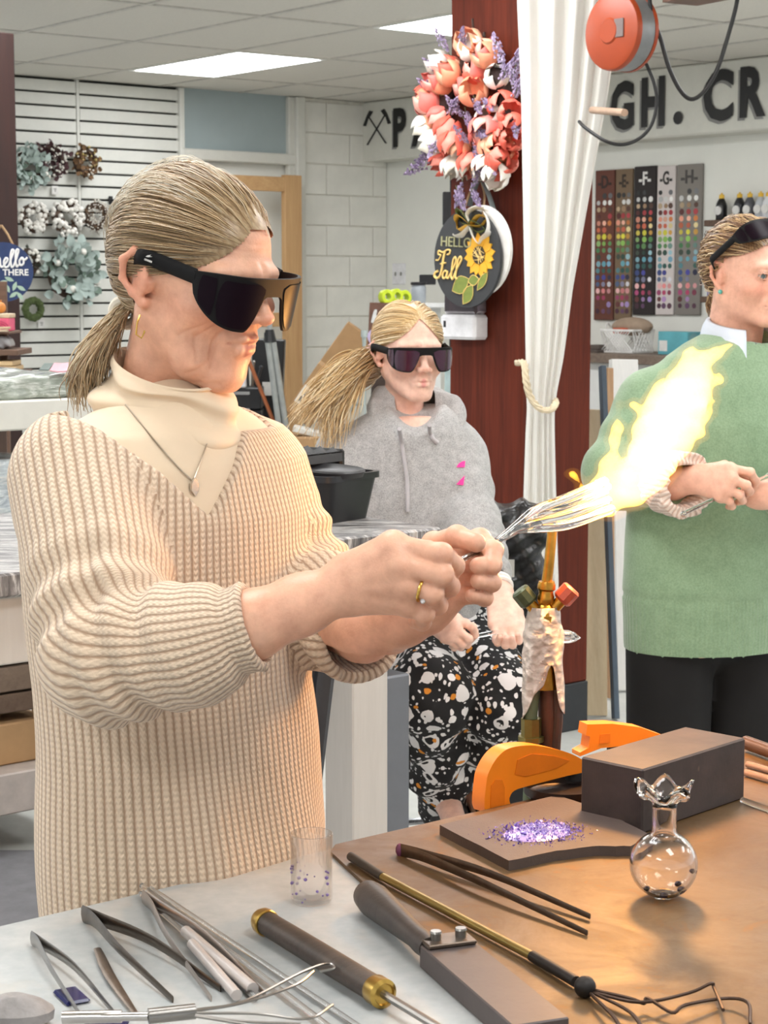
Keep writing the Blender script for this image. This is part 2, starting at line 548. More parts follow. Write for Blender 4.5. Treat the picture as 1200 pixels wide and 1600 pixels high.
for j in range(-12, 9):
    mb.box((3 * LA, j * LB, 0.0045), (12 * LA, 0.024, 0.012))
bars = mb.build('ceiling_grid', tbar, cl, smooth=0)
bars.location = (0, 0, 0); bars.matrix_parent_inverse = Matrix.Translation(-cl.location)
for v in bars.data.vertices: pass
_c = ORG['ceiling_grid']; bars.data.transform(MC @ Matrix.Translation(_c))
nl = 0
for (i, j) in lamps:
    c = MC @ Vector(((i + .5) * LA, (j + .5) * LB, 0))
    if not in_room(i, j): continue
    inview = (i, j) in lamp_cells
    lab = {0: 'lit ceiling panel lamp above the slatted wall, the left one in view', 1: 'lit ceiling panel lamp cut off by the brown post'}
    t = thing('ceiling_lamp', lab[lamp_cells.index((i, j))] if inview else 'lit ceiling panel lamp outside the picture', 'ceiling lamp', c, 'panel lamps in the ceiling grid' if not inview else None)
    M = MC @ Matrix.Translation(((i + .5) * LA, (j + .5) * LB, 0))
    m = MB(); m.box((0, 0, 0.004), (LA - .05, LB - .05, 0.01), M); m.build('diffuser', lamp_w, t, smooth=0)
    m = MB()
    for s in (-1, 1):
        m.box((s * (LA / 2 - .022), 0, 0.003), (0.02, LB - .025, 0.014), M, bev=.003); m.box((0, s * (LB / 2 - .022), 0.003), (LA - .065, 0.02, 0.014), M, bev=.003)
    m.build('lamp_frame', lamp_f, t, smooth=0); nl += 1

# back wall: slat panels, painted transom, door opening, concrete blocks
def fromA(px, py): return (wa(px, py) - CORN).dot(E1), wa(px, py).z
xa = lambda px, py=300: fromA(px, py)[0]
b = MB()
L0, L1 = xa(-160), 0.0
x_door0, x_door1 = xa(283), xa(470)
b.box(((L0 + L1) / 2, CZ / 2 + .06, -0.16), (L1 - L0 + .4, CZ + .12, 0.2), M_A(CORN))
wall_a = b.build('wall_back', plaster, smooth=0); tag(wall_a, kind='structure')
SP = 0.0785
def boards(name, lst, material, bev, parent, cut=0.0):
    """alike pieces with shared meshes where the size repeats"""
    cache = {}
    for (cx, cy, cz, dx, dy, dz, M) in lst:
        key = (round(dx, 3), round(dy, 3), round(dz, 3))
        if key not in cache:
            m = MB(); m.box((0, 0, 0), (dx, dy, dz), bev=bev); cache[key] = m.build(name, material, parent, smooth=0, loc=(0, 0, 0)); o = cache[key]
        else:
            o = cache[key].copy(); COL.objects.link(o)
        o.parent = parent
        o.matrix_parent_inverse = Matrix.Translation(-ORG[parent.name]) if parent else Matrix.Identity(4)
        o.matrix_basis = M @ Matrix.Translation((cx, cy, cz))
seam = xa(125, 300)
b = MB(); b.box(((L0 + x_door0) / 2, CZ / 2, -0.045), (x_door0 - L0, CZ, 0.02), M_A(CORN)); b.build('slat_backing', dark_gap, wall_a, smooth=0)
sl = []
for k in range(36):
    z = CZ - 0.008 - SP * (k + .5)
    if z < 0.05: break
    for (xa0, xa1) in ((L0, seam - .012), (seam + .012, x_door0 - .01)):
        sl.append(((xa0 + xa1) / 2, z, -0.022, xa1 - xa0, SP - 0.012, 0.03, M_A(CORN)))
boards('slat', sl, slat_paint, 0.003, wall_a)
b = MB(); b.box((seam, CZ / 2, -0.018), (0.02, CZ, 0.03), M_A(CORN), bev=.003); b.box((x_door0 + .008, CZ / 2, -0.01), (0.035, CZ, 0.05), M_A(CORN), bev=.004)
b.build('trim_1', slat_paint, wall_a, smooth=0)
# transom panel above the door opening
zt0, zt1 = fromA(380, 238)[1], fromA(380, 146)[1]
b = MB(); b.box(((x_door0 + x_door1) / 2, (zt0 + zt1) / 2 + .02, -0.04), (x_door1 - x_door0 - .06, zt1 - zt0 + .05, 0.02), M_A(CORN))
w1 = b.build('window_1', mat('blue_grey_panel', '#a4b1b3', 0.35, var=.06, vscale=3), smooth=0); tag(w1, kind='structure')
b = MB()
b.box(((x_door0 + x_door1) / 2, zt0 - .03, -0.01), (x_door1 - x_door0, 0.07, 0.06), M_A(CORN), bev=.006)
b.box(((x_door0 + x_door1) / 2, zt1 + .055, -0.015), (x_door1 - x_door0, 0.05, 0.05), M_A(CORN), bev=.006)
b.box((x_door1 - .02, CZ / 2, 0.0), (0.075, CZ, 0.08), M_A(CORN), bev=.008)
b.box((x_door1 - .075, CZ / 2, -0.02), (0.05, CZ, 0.05), M_A(CORN), bev=.006)
b.box((x_door0 + .03, zt0 / 2, -0.005), (0.05, zt0, 0.06), M_A(CORN), bev=.006)
t1 = b.build('trim_2', white_paint, smooth=0); tag(t1, kind='structure')
# blocks
CH = 0.2032; bl = []
xs = x_door1 + .02
for k in range(14):
    z0 = CZ - .02 - CH * (k + 1)
    off = 0.2 if k % 2 else 0.0
    edges = [xs] + [e for e in [xs + .20 + off * 1.0 + .406 * q for q in range(-1, 6)] if xs + .06 < e < -.06] + [0.0]
    for e0, e1 in zip(edges[:-1], edges[1:]):
        bl.append(((e0 + e1) / 2, z0 + CH / 2, -0.03, e1 - e0 - .006, CH - .006, 0.06, M_A(CORN)))
boards('block', bl, cmu_paint, 0.004, wall_a)
b = MB(); b.box((xs / 2, CZ / 2, -.04), (-xs, CZ, .06), M_A(CORN)); b.build('mortar', mortar, wall_a, smooth=0)

# right wall and the soffit that carries the shop lettering
b = MB(); b.box((3.6, CZ / 2 + .05, -0.1), (7.6, CZ + .1, 0.2), M_B(CORN)); wall_b = b.build('wall_right', plaster, smooth=0); tag(wall_b, kind='structure')
zs0 = fromA(568, 252)[1]
b = MB(); b.box((3.6, (CZ + zs0) / 2, SOFF_D / 2), (7.6, CZ - zs0, SOFF_D), M_B(CORN), bev=.01); sof = b.build('trim_3', mat('soffit_paint', '#d8d7ce', .7, var=.03), smooth=0); tag(sof, kind='structure')
def ws(px, py, out=0.0): return onplane(px, py, CORN + NB * (SOFF_D + out), NB)
sign_black = mat('letter_black', '#1c1b1b', 0.5, bump=0); sign_grey = mat('letter_shadow_grey', '#8b8a87', 0.6, bump=0)
sg = thing('shop_lettering', 'large black block letters with grey drop shadows on the white soffit', 'sign', ws(800, 200))
def letter(ch, px, py, hpx, wide=1.0):
    p = ws(px, py, 0.004); h = (ws(px, py - hpx / 2) - ws(px, py + hpx / 2)).length
    vs, fs = text_mesh(ch, 1.0, 0.0, 0.040)
    v = np.array(vs); lo, hi = v.min(0), v.max(0)
    s = h / (hi[1] - lo[1]) if ch != '.' else h / 0.16
    w = s * wide
    for col, dx, dz, nm in ((sign_grey, -.055, -.050, 'shadow'), (sign_black, 0, 0, 'letter')):
        m = MB(); q = [((a - (lo[0] + hi[0]) / 2) * w + dx * h, (c - (lo[1] + hi[1]) / 2) * s + dz * h, .004 if nm == 'letter' else .001) for a, c, _ in vs]
        m.add(q, fs, M_B(p)); m.build(nm, col, sg, smooth=0)
letter('P', 625, 199, 61, 0.78); letter('A', 660, 197, 62, .8)
letter('G', 973, 165, 77, .72); letter('H', 1021, 159, 78, .74); letter('.', 1060, 184, 16, 1.0)
letter('C', 1123, 149, 82, .84); letter('R', 1177, 143, 80, .78)
# crossed hammers at the start of the lettering
hm = MB(); pc = ws(589, 199, .004); hs = (ws(589, 172) - ws(589, 227)).length
for s in (-1, 1):
    hm.tube([(s * .42 * hs, -.48 * hs, 0), (-s * .36 * hs, .32 * hs, 0)], [.055 * hs, .04 * hs], 6, M_B(pc), flat=(1, .08), up=(0, 0, 0.0) if False else None)
    hm.prism([(-s * .18 * hs, .46 * hs), (-s * .33 * hs, .5 * hs), (-s * .45 * hs, .36 * hs), (-s * .62 * hs, .08 * hs), (-s * .5 * hs, .06 * hs), (-s * .4 * hs, .26 * hs), (-s * .3 * hs, .34 * hs)], -.001, .004, M_B(pc))
hm.build('crossed_hammers', sign_black, sg, smooth=0)
# ------------------------------------------------------------------ people: head, hands, hair
def skin_mat(name, base, rough=0.42):
    N = NT(name); a = N.n('ShaderNodeVertexColor', layer_name='Col'); co = N.coord('Object')
    f = N.noise(55, 5, co, .65); g = N.noise(420, 3, co)
    c = N.mix(1.0, a.outputs[0], N.ramp(f, [(0.3, (.88, .80, .78)), (0.7, (1.10, 1.09, 1.08))]), 'MULTIPLY')
    N.set(Base_Color=c, Roughness=rough, Subsurface_Weight=0.12, Subsurface_Radius=(1.0, .35, .2), Subsurface_Scale=.006, Specular_IOR_Level=.4)
    h = N.math('ADD', N.math('MULTIPLY', f, .5), g); N.bump(h, .28, .0010)
    MATS[name] = N.m; return N.m

def _warp(P, w):
    """w: back (skull shortening), chin/mouth/brow shifts, face compression"""
    if not w: return P
    x, y, z = P[:, 0], P[:, 1], P[:, 2]
    zz = np.interp(z, w['z'][0], w['z'][1])
    f = np.clip(-y / .05, 0, 1)
    yy = y - np.interp(z, (-.2, -.105, -.06, -.03, .0, .03, .06, .12), w['y']) * f
    yy = np.where(yy > .02, .02 + (yy - .02) * w['back'], yy)
    return np.stack([x, yy, zz], 1).astype(np.float32)
def _unwarp_hair(p, w):
    p = p.copy(); y = p[..., 1]; p[..., 1] = np.where(y > .02, .02 + (y - .02) / w['back'], y)
    f = np.clip(-y / .05, 0, 1); p[..., 1] += np.interp(p[..., 2], (-.2, -.105, -.06, -.03, .0, .03, .06, .12), w['y']) * f
    return p
def line2(ax, z, pts):
    d = None; q = np.stack([ax, z], 1)
    for a, b_ in zip(pts[:-1], pts[1:]):
        a, b_ = A(*a), A(*b_); t = np.clip((q - a) @ (b_ - a) / ((b_ - a) @ (b_ - a)), 0, 1)
        e = np.linalg.norm(q - a - t[:, None] * (b_ - a), axis=1); d = e if d is None else np.minimum(d, e)
    return d
def head_sdf(P, age=0.0, eyes=False, nose=1.0, full=1.0, neck_tilt=0.02, neck_r=.052, w=None, ear=1.0):
    P = _warp(P, w)
    x, y, z = P[:, 0], P[:, 1], P[:, 2]
    ax = np.sqrt(x * x + 1e-7); Q = np.stack([ax, y, z], 1)
    d = ell(P, (0, .018, .028), (.0735, .097, .086))
    d = smin(d, ell(P, (0, -.026, -.033), (.060 * full, .060, .080)), .03)
    d = smin(d, rc(Q, A(.050 * full, .012, -.052), A(.016, -.070, -.098), .019, .016), .022)
    d = smin(d, ell(P, (0, -.080, -.099), (.019, .014, .014)), .014)
    d = smin(d, ell(Q, (.041, -.056, -.030), (.023 * full, .022, .022)), .022)
    if age > 0:  # jowls
        d = smin(d, ell(Q, (.036, -.050, -.088), (.016, .020, .014)), .016)
    d = smin(d, rc(Q, A(.008, -.084, .022), A(.046, -.066, .019), .009, .008), .014)
    d = smax(d, -ell(Q, (.033, -.098, .002), (.019, .016, .012)), .012)
    # nose
    n = rc(P, A(0, -.086, .010), A(0, -.108 * nose, -.030), .0070, .0092)
    n = smin(n, ell(P, (0, -.110 * nose, -.034), (.0095, .0100, .0090)), .006)
    n = smin(n, ell(Q, (.0122, -.099, -.0365), (.0070, .0100, .0072)), .006)
    d = smin(d, n, .010)
    d = smax(d, -ell(Q, (.0058, -.1055, -.0440), (.0034, .0060, .0032)), .002)
    # mouth
    d = smin(d, ell(P, (0, -.083, -.068), (.026, .012, .020)), .014)
    up = smin(rc(Q, A(0, -.0955, -.0632), A(.009, -.0945, -.0615), .0038, .0042), rc(Q, A(.009, -.0945, -.0615), A(.0235, -.0845, -.0668), .0042, .0018), .003)
    lo = smin(rc(Q, A(0, -.0945, -.0740), A(.010, -.0930, -.0735), .0052, .0048), rc(Q, A(.010, -.0930, -.0735), A(.0225, -.0850, -.0676), .0048, .0016), .003)
    d = smin(d, smin(up, lo, .001), .0035)
    d = smax(d, -smin(rc(Q, A(0, -.1025, -.0682), A(.012, -.099, -.0676), .0012, .0011), rc(Q, A(.012, -.099, -.0676), A(.0255, -.0865, -.0682), .0011, .0010), .001), .0022)
    # nasolabial crease
    if age > 0:
        for pts, dep, wd_ in (([(.016, -.038), (.029, -.058), (.032, -.084)], .0016, .0022), ([(.026, -.070), (.030, -.092)], .0012, .002), ([(.040, -.048), (.046, -.066), (.045, -.086)], .0010, .0018), ([(.050, -.046), (.055, -.068)], .0008, .0016), ([(.036, -.088), (.046, -.098)], .0010, .002), ([(.020, -.104), (.042, -.108)], .001, .002), ([(.0, .045), (.03, .046)], .0005, .0012), ([(.0, .053), (.032, .054)], .0005, .0012)):
            d = d + dep * np.exp(-(line2(ax, z, pts) / wd_) ** 2) * (y < -.02)
    if eyes:
        lid = ell(Q, (.0315, -.0745, .001), (.0146,) * 3)
        lid = smax(lid, -ell(Q, (.0315, -.095, .0005), (.0135, .02, .0052)), .0015)
        d = smin(d, lid, .004)
        d = smax(d, -ell(Q, (.0315, -.0745, .001), (.0128,) * 3), .0005)
    # ears
    Qm = Q; ec = A(.0715, .012, -.006); Q = (ec + (Q - ec) / ear).astype(np.float32)
    e = ell(Q, (.0735, .014, -.005), (.0065, .0165, .0275), np.array([[math.cos(.45), -math.sin(.45), 0], [math.sin(.45), math.cos(.45), 0], [0, 0, 1]]))
    hp = [(.0705, -.002, .006), (.0745, .004, .021), (.0815, .018, .025), (.0865, .029, .014), (.0850, .028, -.006), (.0785, .016, -.026), (.0730, .007, -.035)]
    hx = chain(Q, [A(*h) for h in hp], [.0034, .0038, .0040, .0040, .0038, .0042, .0066], .004)
    e = smin(e, hx, .004)
    e = smax(e, -ell(Q, (.0895, .016, .001), (.0075, .0095, .0155)), .005)
    e = smin(e, rc(Q, A(.0715, .000, -.004), A(.0725, .003, -.016), .0048, .0042), .006)
    d = smin(d, e * ear, .006); Q = Qm
    # neck
    nk = rc(P, A(0, .022, -.05), A(0, .022 + neck_tilt, -.22), neck_r, neck_r + .004)
    d = smin(d, nk, .022)
    return d

def head_color(P, skin, lip, blush=(.85, .45, .40), bl=.35, age=0.0, w=None):
    P = _warp(P, w); x, y, z = P[:, 0], P[:, 1], P[:, 2]; ax = np.abs(x); Q = np.stack([ax, y, z], 1)
    c = np.repeat(np.array([skin]), len(P), 0)
    def mixc(c, col, w): w = np.clip(w, 0, 1)[:, None]; return c * (1 - w) + np.array([col]) * w
    c = mixc(c, np.array(skin) * np.array(blush), bl * gauss(Q, (.043, -.060, -.030), (.018, .03, .016)))
    c = mixc(c, np.array(skin) * np.array([.95, .72, .68]), .6 * gauss(P, (0, -.112, -.036), (.012, .014, .010)))
    c = mixc(c, np.array(skin) * np.array([.95, .70, .66]), .5 * (np.clip((ax - .072) / .008, 0, 1)) * (y > -.01) * (np.abs(z) < .05))
    lipd = np.minimum(rc(Q, A(0, -.097, -.0628), A(.023, -.086, -.0668), .0036, .0012), rc(Q, A(0, -.0955, -.0738), A(.0215, -.0865, -.0680), .0050, .001))
    c = mixc(c, lip, np.clip(.9 - lipd / .0018, 0, .9))
    if age > 0:
        n = np.array([mnoise.noise(Vector(p) * 70) for p in P]) if len(P) < 90000 else 0
        c = c * (1 + .06 * np.asarray(n))[:, None]
    return c

def frame_of(f, tilt=0.0, roll=0.0):
    """head axes (x her left, y back, z up) for a facing direction, tilt>0 looks down"""
    f = Vector(f); f.z = 0; f.normalize(); left = Vector((0, 0, 1)).cross(f)
    R = Matrix(((left.x, -f.x, 0), (left.y, -f.y, 0), (left.z, -f.z, 1))).to_3x3()
    R = R @ Matrix.Rotation(tilt, 3, 'X') @ Matrix.Rotation(roll, 3, 'Y')
    return R
def xform(V, R, o, s=1.0): return (np.asarray(V) * s) @ np.array(R).T + np.array(o)

def strands(name, paths, rad, cols, material, parent, taper=0.35):
    """paths (N,M,3): one mesh of fine three-sided tubes"""
    N_, M_, _ = paths.shape
    tg = np.gradient(paths, axis=1); tg /= np.linalg.norm(tg, axis=2, keepdims=True) + 1e-9
    ref = np.array([0.3, 0.2, 0.93]); a = np.cross(tg, ref); a /= np.linalg.norm(a, axis=2, keepdims=True) + 1e-9
    b_ = np.cross(tg, a)
    prof = np.ones(M_); t = np.linspace(0, 1, M_); prof = np.minimum(1, .4 + t * 8) * np.where(t > .6, 1 - (t - .6) / .4 * (1 - taper), 1)
    r = (np.asarray(rad).reshape(-1, 1) if np.ndim(rad) else np.full((N_, 1), rad)) * prof[None, :]
    ring = []
    for k in range(3):
        an = 2 * PI * k / 3; ring.append(paths + (a * math.cos(an) + b_ * math.sin(an)) * r[:, :, None])
    V = np.stack(ring, 2).reshape(-1, 3)
    i = np.arange(N_)[:, None, None] * M_ * 3; j = np.arange(M_ - 1)[None, :, None] * 3; k = np.arange(3)[None, None, :]; k2 = (k + 1) % 3
    F = np.stack([i + j + k, i + j + k2, i + j + 3 + k2, i + j + 3 + k], -1).reshape(-1, 4)
    C = np.repeat(cols, M_ * 3, axis=0)
    return np_mesh(name, V, F, material, parent, col=C)

def hair_mat(name, rough=.38):
    if name in MATS: return MATS[name]
    N = NT(name); a = N.n('ShaderNodeVertexColor', layer_name='Col')
    N.set(Base_Color=a.outputs[0], Roughness=rough, Specular_IOR_Level=.55, Sheen_Weight=.15)
    MATS[name] = N.m; return N.m

CRC, CRR = np.array([0, .018, .028]), np.array([.0735, .097, .086])
def scalp(u, lift): return CRC + u * (1 / np.linalg.norm(u / (CRR + lift), axis=-1, keepdims=True))
def comb(rng_, n, hairline, K, M_=14, lift=(.006, .014), jitter=.05, T=(0, .93, -.10), part=None):
    """strands rooted on the scalp, combed back along it and gathered at the knot K"""
    out = []
    uK = (K - CRC); uK = uK / np.linalg.norm(uK); T = np.array(T) / np.linalg.norm(T)
    while len(out) < n:
        u = rng_.normal(size=3); u /= np.linalg.norm(u); p = scalp(u[None], 0.004)[0]
        if not hairline(p): continue
        Tp = T
        if part is not None: Tp = np.array([part[1] * (1 if p[0] > part[0] else -1), T[1], T[2]]); Tp = Tp / np.linalg.norm(Tp)
        lf = rng_.uniform(*lift); off = rng_.normal(size=3) * jitter
        th = math.acos(np.clip(u @ Tp, -1, 1)); path = []
        for t in np.linspace(0, 1, M_):
            s_ = min(1, t / .85)
            w_ = (math.sin((1 - s_) * th) * u + math.sin(s_ * th) * Tp) / max(1e-3, math.sin(th)) + off * math.sin(PI * t)
            k = max(0, (t - .35) / .65) ** 1.6; w_ = w_ / np.linalg.norm(w_) * (1 - k) + uK * k
            w_ = w_ / np.linalg.norm(w_)
            path.append(scalp(w_[None], lf * (.35 + .65 * math.sin(PI * min(t * 1.6, .5))))[0])
        out.append(path)
    return np.array(out)

# ---- hands: joints in world space, one smooth body with separate curled fingers
def finger_sdf(P, pts, r0, r1):
    rs = np.linspace(r0, r1, len(pts))
    d = None
    for i in range(len(pts) - 1):
        e = rc(P, pts[i], pts[i + 1], rs[i], rs[i + 1]); d = e if d is None else smin(d, e, .004)
    for i in range(1, len(pts) - 1):  # knuckle
        d = smin(d, np.linalg.norm(P - np.asarray(pts[i], np.float32), axis=1) - rs[i] * 1.06, .003)
    return d
def hand_sdf(P, wrist, arm, knuckles, fingers, thumb, rw=(.030, .021), fr=(.0092, .0070), tr=(.0115, .0085), dorsal=None, palm_r=.0135):
    """wrist point, elbow-ward arm points with radii, four knuckles, finger joint lists, thumb joint list"""
    k = [np.asarray(q, np.float32) for q in knuckles]; w = np.asarray(wrist, np.float32)
    across = k[3] - k[0]; across = across / np.linalg.norm(across)
    d = None
    for i, q in enumerate(k):
        root = w + across * (-.014 + .0095 * i)
        e = rc(P, root, q, .0155, palm_r - (.001 * i)); d = e if d is None else smin(d, e, .012)
    for i in range(3):
        m = (k[i] + k[i + 1]) / 2
        d = smin(d, rc(P, w * .6 + m * .4, m, palm_r, palm_r * .85), .010)
    f = None
    for i, (kn, fj) in enumerate(zip(k, fingers)):
        sc = (1.0, 1.03, .97, .86)[i]
        e = finger_sdf(P, [kn] + [np.asarray(q, np.float32) for q in fj], fr[0] * sc * 1.08, fr[1] * sc)
        e = smin(e, np.linalg.norm(P - kn, axis=1) - fr[0] * 1.22, .005)
        f = e if f is None else smin(f, e, .0012)
    d = smin(d, f, .006)
    th = finger_sdf(P, [np.asarray(q, np.float32) for q in thumb], tr[0], tr[1])
    base = rc(P, w * .75 + np.asarray(thumb[0], np.float32) * .25, np.asarray(thumb[1], np.float32), .0175, tr[0])
    d = smin(d, base, .012); d = smin(d, th, .004)
    # forearm: flattened at the wrist
    pts = [w] + [np.asarray(q, np.float32) for q, _ in arm]; rs = [rw[0] * .86] + [r for _, r in arm]
    d = smin(d, chain(P, pts, rs, .02), .018)
    return d
def nails(mb, fingers, normals, r=.0062):
    for (a, b), nrm in zip(fingers, normals):
        a, b = Vector(a), Vector(b); t = (b - a).normalized(); nv = Vector(nrm); nv = (nv - t * nv.dot(t)).normalized()
        M = frame(t.cross(nv), t, nv, b + nv * r * .72 + t * r * .25); mb.ball((0, 0, 0), (r * .72, r * .95, r * .34), 10, 6, M)

def join_np(parts):
    V, F, C, k = [], [], [], 0
    for v, f, c in parts: V.append(v); F.append(f + k); C.append(c); k += len(v)
    return np.concatenate(V), np.concatenate(F), np.concatenate(C)
# ------------------------------------------------------------------ the glassworker
def hit(fn, px, py, y0=1.3, y1=3.2, out=0.0):
    r = ray(px, py); o = Vector((0, 0, HCAM)); t = y0 / r.y
    for _ in range(80):
        p = o + r * t; d = float(fn(np.array([p], np.float32))[0])
        t += max(d, .0004) * .8 / r.length
        if d < .0005 or p.y > y1: break
    p = o + r * t; return p - r.normalized() * out
def V3(p): return np.array(p, np.float32)

FB = Vector((math.sin(math.radians(50)), -math.cos(math.radians(50)), 0)); LB_ = Vector((0, 0, 1)).cross(FB)
woman = thing('person', 'woman in cream knitted sweater and dark glasses holding glass rods in the flame', 'person', (W(290, 1300, 2.05).x, 2.05, 0))
WH_R = frame_of((math.sin(math.radians(54)), -math.cos(math.radians(54)), 0), .19); WH_O = W(306, 437, 2.05); WH_S = .955
WW = dict(back=1.2, z=((-.25, -.113, -.055, -.024, 0, .12), (-.250, -.113, -.068, -.036, 0, .12)), y=(.014, .016, .010, .004, 0, -.004, -.009, -.006))
WSK = srgb('#dfae93')
wskin = skin_mat('skin_older', WSK)

# torso stations: px, py, half width, half depth
WST = [(262, 612, .060, .055), (262, 640, .095, .070), (262, 672, .150, .090), (262, 720, .178, .108), (262, 800, .180, .124), (262, 900, .172, .128),
       (268, 1050, .166, .130), (280, 1180, .170, .136), (292, 1300, .176, .142), (298, 1400, .178, .142), (300, 1500, .176, .140)]
_wz = np.array([W(a, b_, 2.05).z for a, b_, _, _ in WST])[::-1]; _wx = np.array([W(a, b_, 2.05).x for a, b_, _, _ in WST])[::-1]
_wa = np.array([s[2] for s in WST])[::-1]; _wb = np.array([s[3] for s in WST])[::-1]
def torso_sdf(P, grow=0.0, y=2.05):
    z = P[:, 2]; cx = np.interp(z, _wz, _wx); a = np.interp(z, _wz, _wa) + grow; b_ = np.interp(z, _wz, _wb) + grow
    dx, dy = P[:, 0] - cx, P[:, 1] - y
    l = dx * LB_.x + dy * LB_.y; f = dx * FB.x + dy * FB.y
    k = np.sqrt((l / a) ** 2 + (f / b_) ** 2 + 1e-9)
    kk = np.sqrt((l / a ** 2) ** 2 + (f / b_ ** 2) ** 2 + 1e-9)
    d = k * (k - 1) / kk
    return np.maximum(d, np.maximum(z - _wz[-1] - grow, _wz[0] - z))
def torso_lf(P, y=2.05):
    z = P[:, 2]; cx = np.interp(z, _wz, _wx); dx, dy = P[:, 0] - cx, P[:, 1] - y
    return dx * LB_.x + dy * LB_.y, dx * FB.x + dy * FB.y, z
# arms of the sweater
RS, RE, RM, RC = [V3(W(*q)) for q in ((128, 748, 1.96), (172, 1018, 1.82), (300, 1008, 1.79), (398, 978, 1.78))]
LS, LE, LC = [V3(W(*q)) for q in ((392, 742, 2.15), (462, 925, 2.12), (568, 988, 1.99))]
Rr = (.075, .067, .056, .0385); Lr = (.064, .064, .050)
zV = W(315, 797, 2.0).z
def sleeve_r(P):
    t = seg_t(P, RS, RE); d = rc(P, RS, RE, Rr[0], Rr[1])
    d2 = smin(rc(P, RE, RM, .063, Rr[2]), rc(P, RM, RC, Rr[2], Rr[3]), .02)
    s = np.linalg.norm(P - RE, axis=1)
    d = d - .006 * np.sin(t * 26) * np.clip((t - .45) * 2.5, 0, 1)
    d = smin(d, d2, .014)
    # bunched cloth where the sleeve is pushed up at the elbow
    q = (P - RE) @ (RM - RE) / np.linalg.norm(RM - RE); up = (P - RE)[:, 2]
    d = d - .0045 * np.sin(q * 150 + up * 60) * np.exp(-((q - .03) / .05) ** 2)
    tc = seg_t(P, RM, RC); d = d - .005 * np.exp(-((tc - .96) / .06) ** 2) + .004 * np.exp(-((tc - .70) / .08) ** 2)
    return d
def sleeve_l(P):
    t = seg_t(P, LS, LE); d = rc(P, LS, LE, Lr[0], Lr[1])
    t2 = seg_t(P, LE, LC)
    d2 = rc(P, LE, LC, .066, .052)
    d = d - .007 * np.sin(t * 24 + 1) * np.clip((t - .3) * 2, 0, 1)
    d2 = d2 - .006 * np.sin(t2 * 16 + P[:, 2] * 70)
    return smin(d, d2, .016)
def sweater_sdf(P):
    d = torso_sdf(P)
    l, f, z = torso_lf(P)
    d = d - .005 * np.sin(z * 17 + l * 11) * (z < 1.25) * np.clip((1.25 - z) * 5, 0, 1) - .003 * np.sin(l * 46 + z * 6) * np.clip((1.12 - z) * 6, 0, 1)
    d = smin(d, smin(sleeve_r(P), sleeve_l(P), .005), .020)
    # neck opening in a V
    wV = np.where(z > zV, (z - zV) * np.where(l < -.05, .95, .95), -1)
    cut = np.maximum((np.abs(l + .05) - wV) * .85, .0 - f - .03)
    cut2 = np.maximum(np.abs(l + .01) - .098, 1.40 - z)
    d = smax(d, -np.minimum(cut, cut2), .004)
    # open cuffs
    d = smax(d, -rc(P, RC - (RC - RM) * .25, RC + (RC - RM) * .5, .0335, .036), .003)
    u = (RC - RM) / np.linalg.norm(RC - RM); d = smax(d, np.where(np.linalg.norm(P - RC, axis=1) > .075, -1, (P - RC) @ u - .002), .004)
    u2 = (LC - LE) / np.linalg.norm(LC - LE); d = smax(d, np.where(np.linalg.norm(P - LC, axis=1) > .085, -1, (P - LC) @ u2 - .004), .008)
    d = smax(d, -rc(P, LC - (LC - LE) * .15, LC + (LC - LE) * .5, .043, .048), .004)
    return d
def shirt_sdf(P): 
    d = torso_sdf(P, -.006); nk = rc(P, V3(W(268, 700, 2.06)), V3(W(276, 655, 2.055)), .070, .050)
    return np.maximum(smin(d, nk, .03), 1.18 - P[:, 2])

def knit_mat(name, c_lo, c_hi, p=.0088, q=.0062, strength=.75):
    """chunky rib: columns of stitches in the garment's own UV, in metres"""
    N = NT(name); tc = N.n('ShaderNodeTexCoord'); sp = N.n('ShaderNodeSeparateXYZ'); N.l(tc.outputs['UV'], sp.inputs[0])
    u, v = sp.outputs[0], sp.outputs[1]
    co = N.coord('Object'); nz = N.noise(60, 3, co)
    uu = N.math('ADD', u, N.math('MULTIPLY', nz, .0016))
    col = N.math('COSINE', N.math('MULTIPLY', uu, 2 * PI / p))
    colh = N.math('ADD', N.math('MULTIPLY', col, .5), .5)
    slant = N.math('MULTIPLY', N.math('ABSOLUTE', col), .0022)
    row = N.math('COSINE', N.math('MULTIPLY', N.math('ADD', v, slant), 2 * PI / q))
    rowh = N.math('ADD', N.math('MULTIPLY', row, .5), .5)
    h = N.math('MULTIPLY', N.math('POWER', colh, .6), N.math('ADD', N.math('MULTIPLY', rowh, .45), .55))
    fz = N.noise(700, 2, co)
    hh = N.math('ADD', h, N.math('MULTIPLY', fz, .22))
    N.set(Base_Color=N.ramp(h, [(0.02, srgb(c_lo)), (0.55, srgb(c_hi))]), Roughness=.9, Sheen_Weight=.25, Sheen_Roughness=.6)  # ramp darkens the grooves: shade between ribs put into the yarn colour
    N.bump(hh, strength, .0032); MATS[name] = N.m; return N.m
sweater_m = knit_mat('cream_knit', '#a3846a', '#dcc5ab')

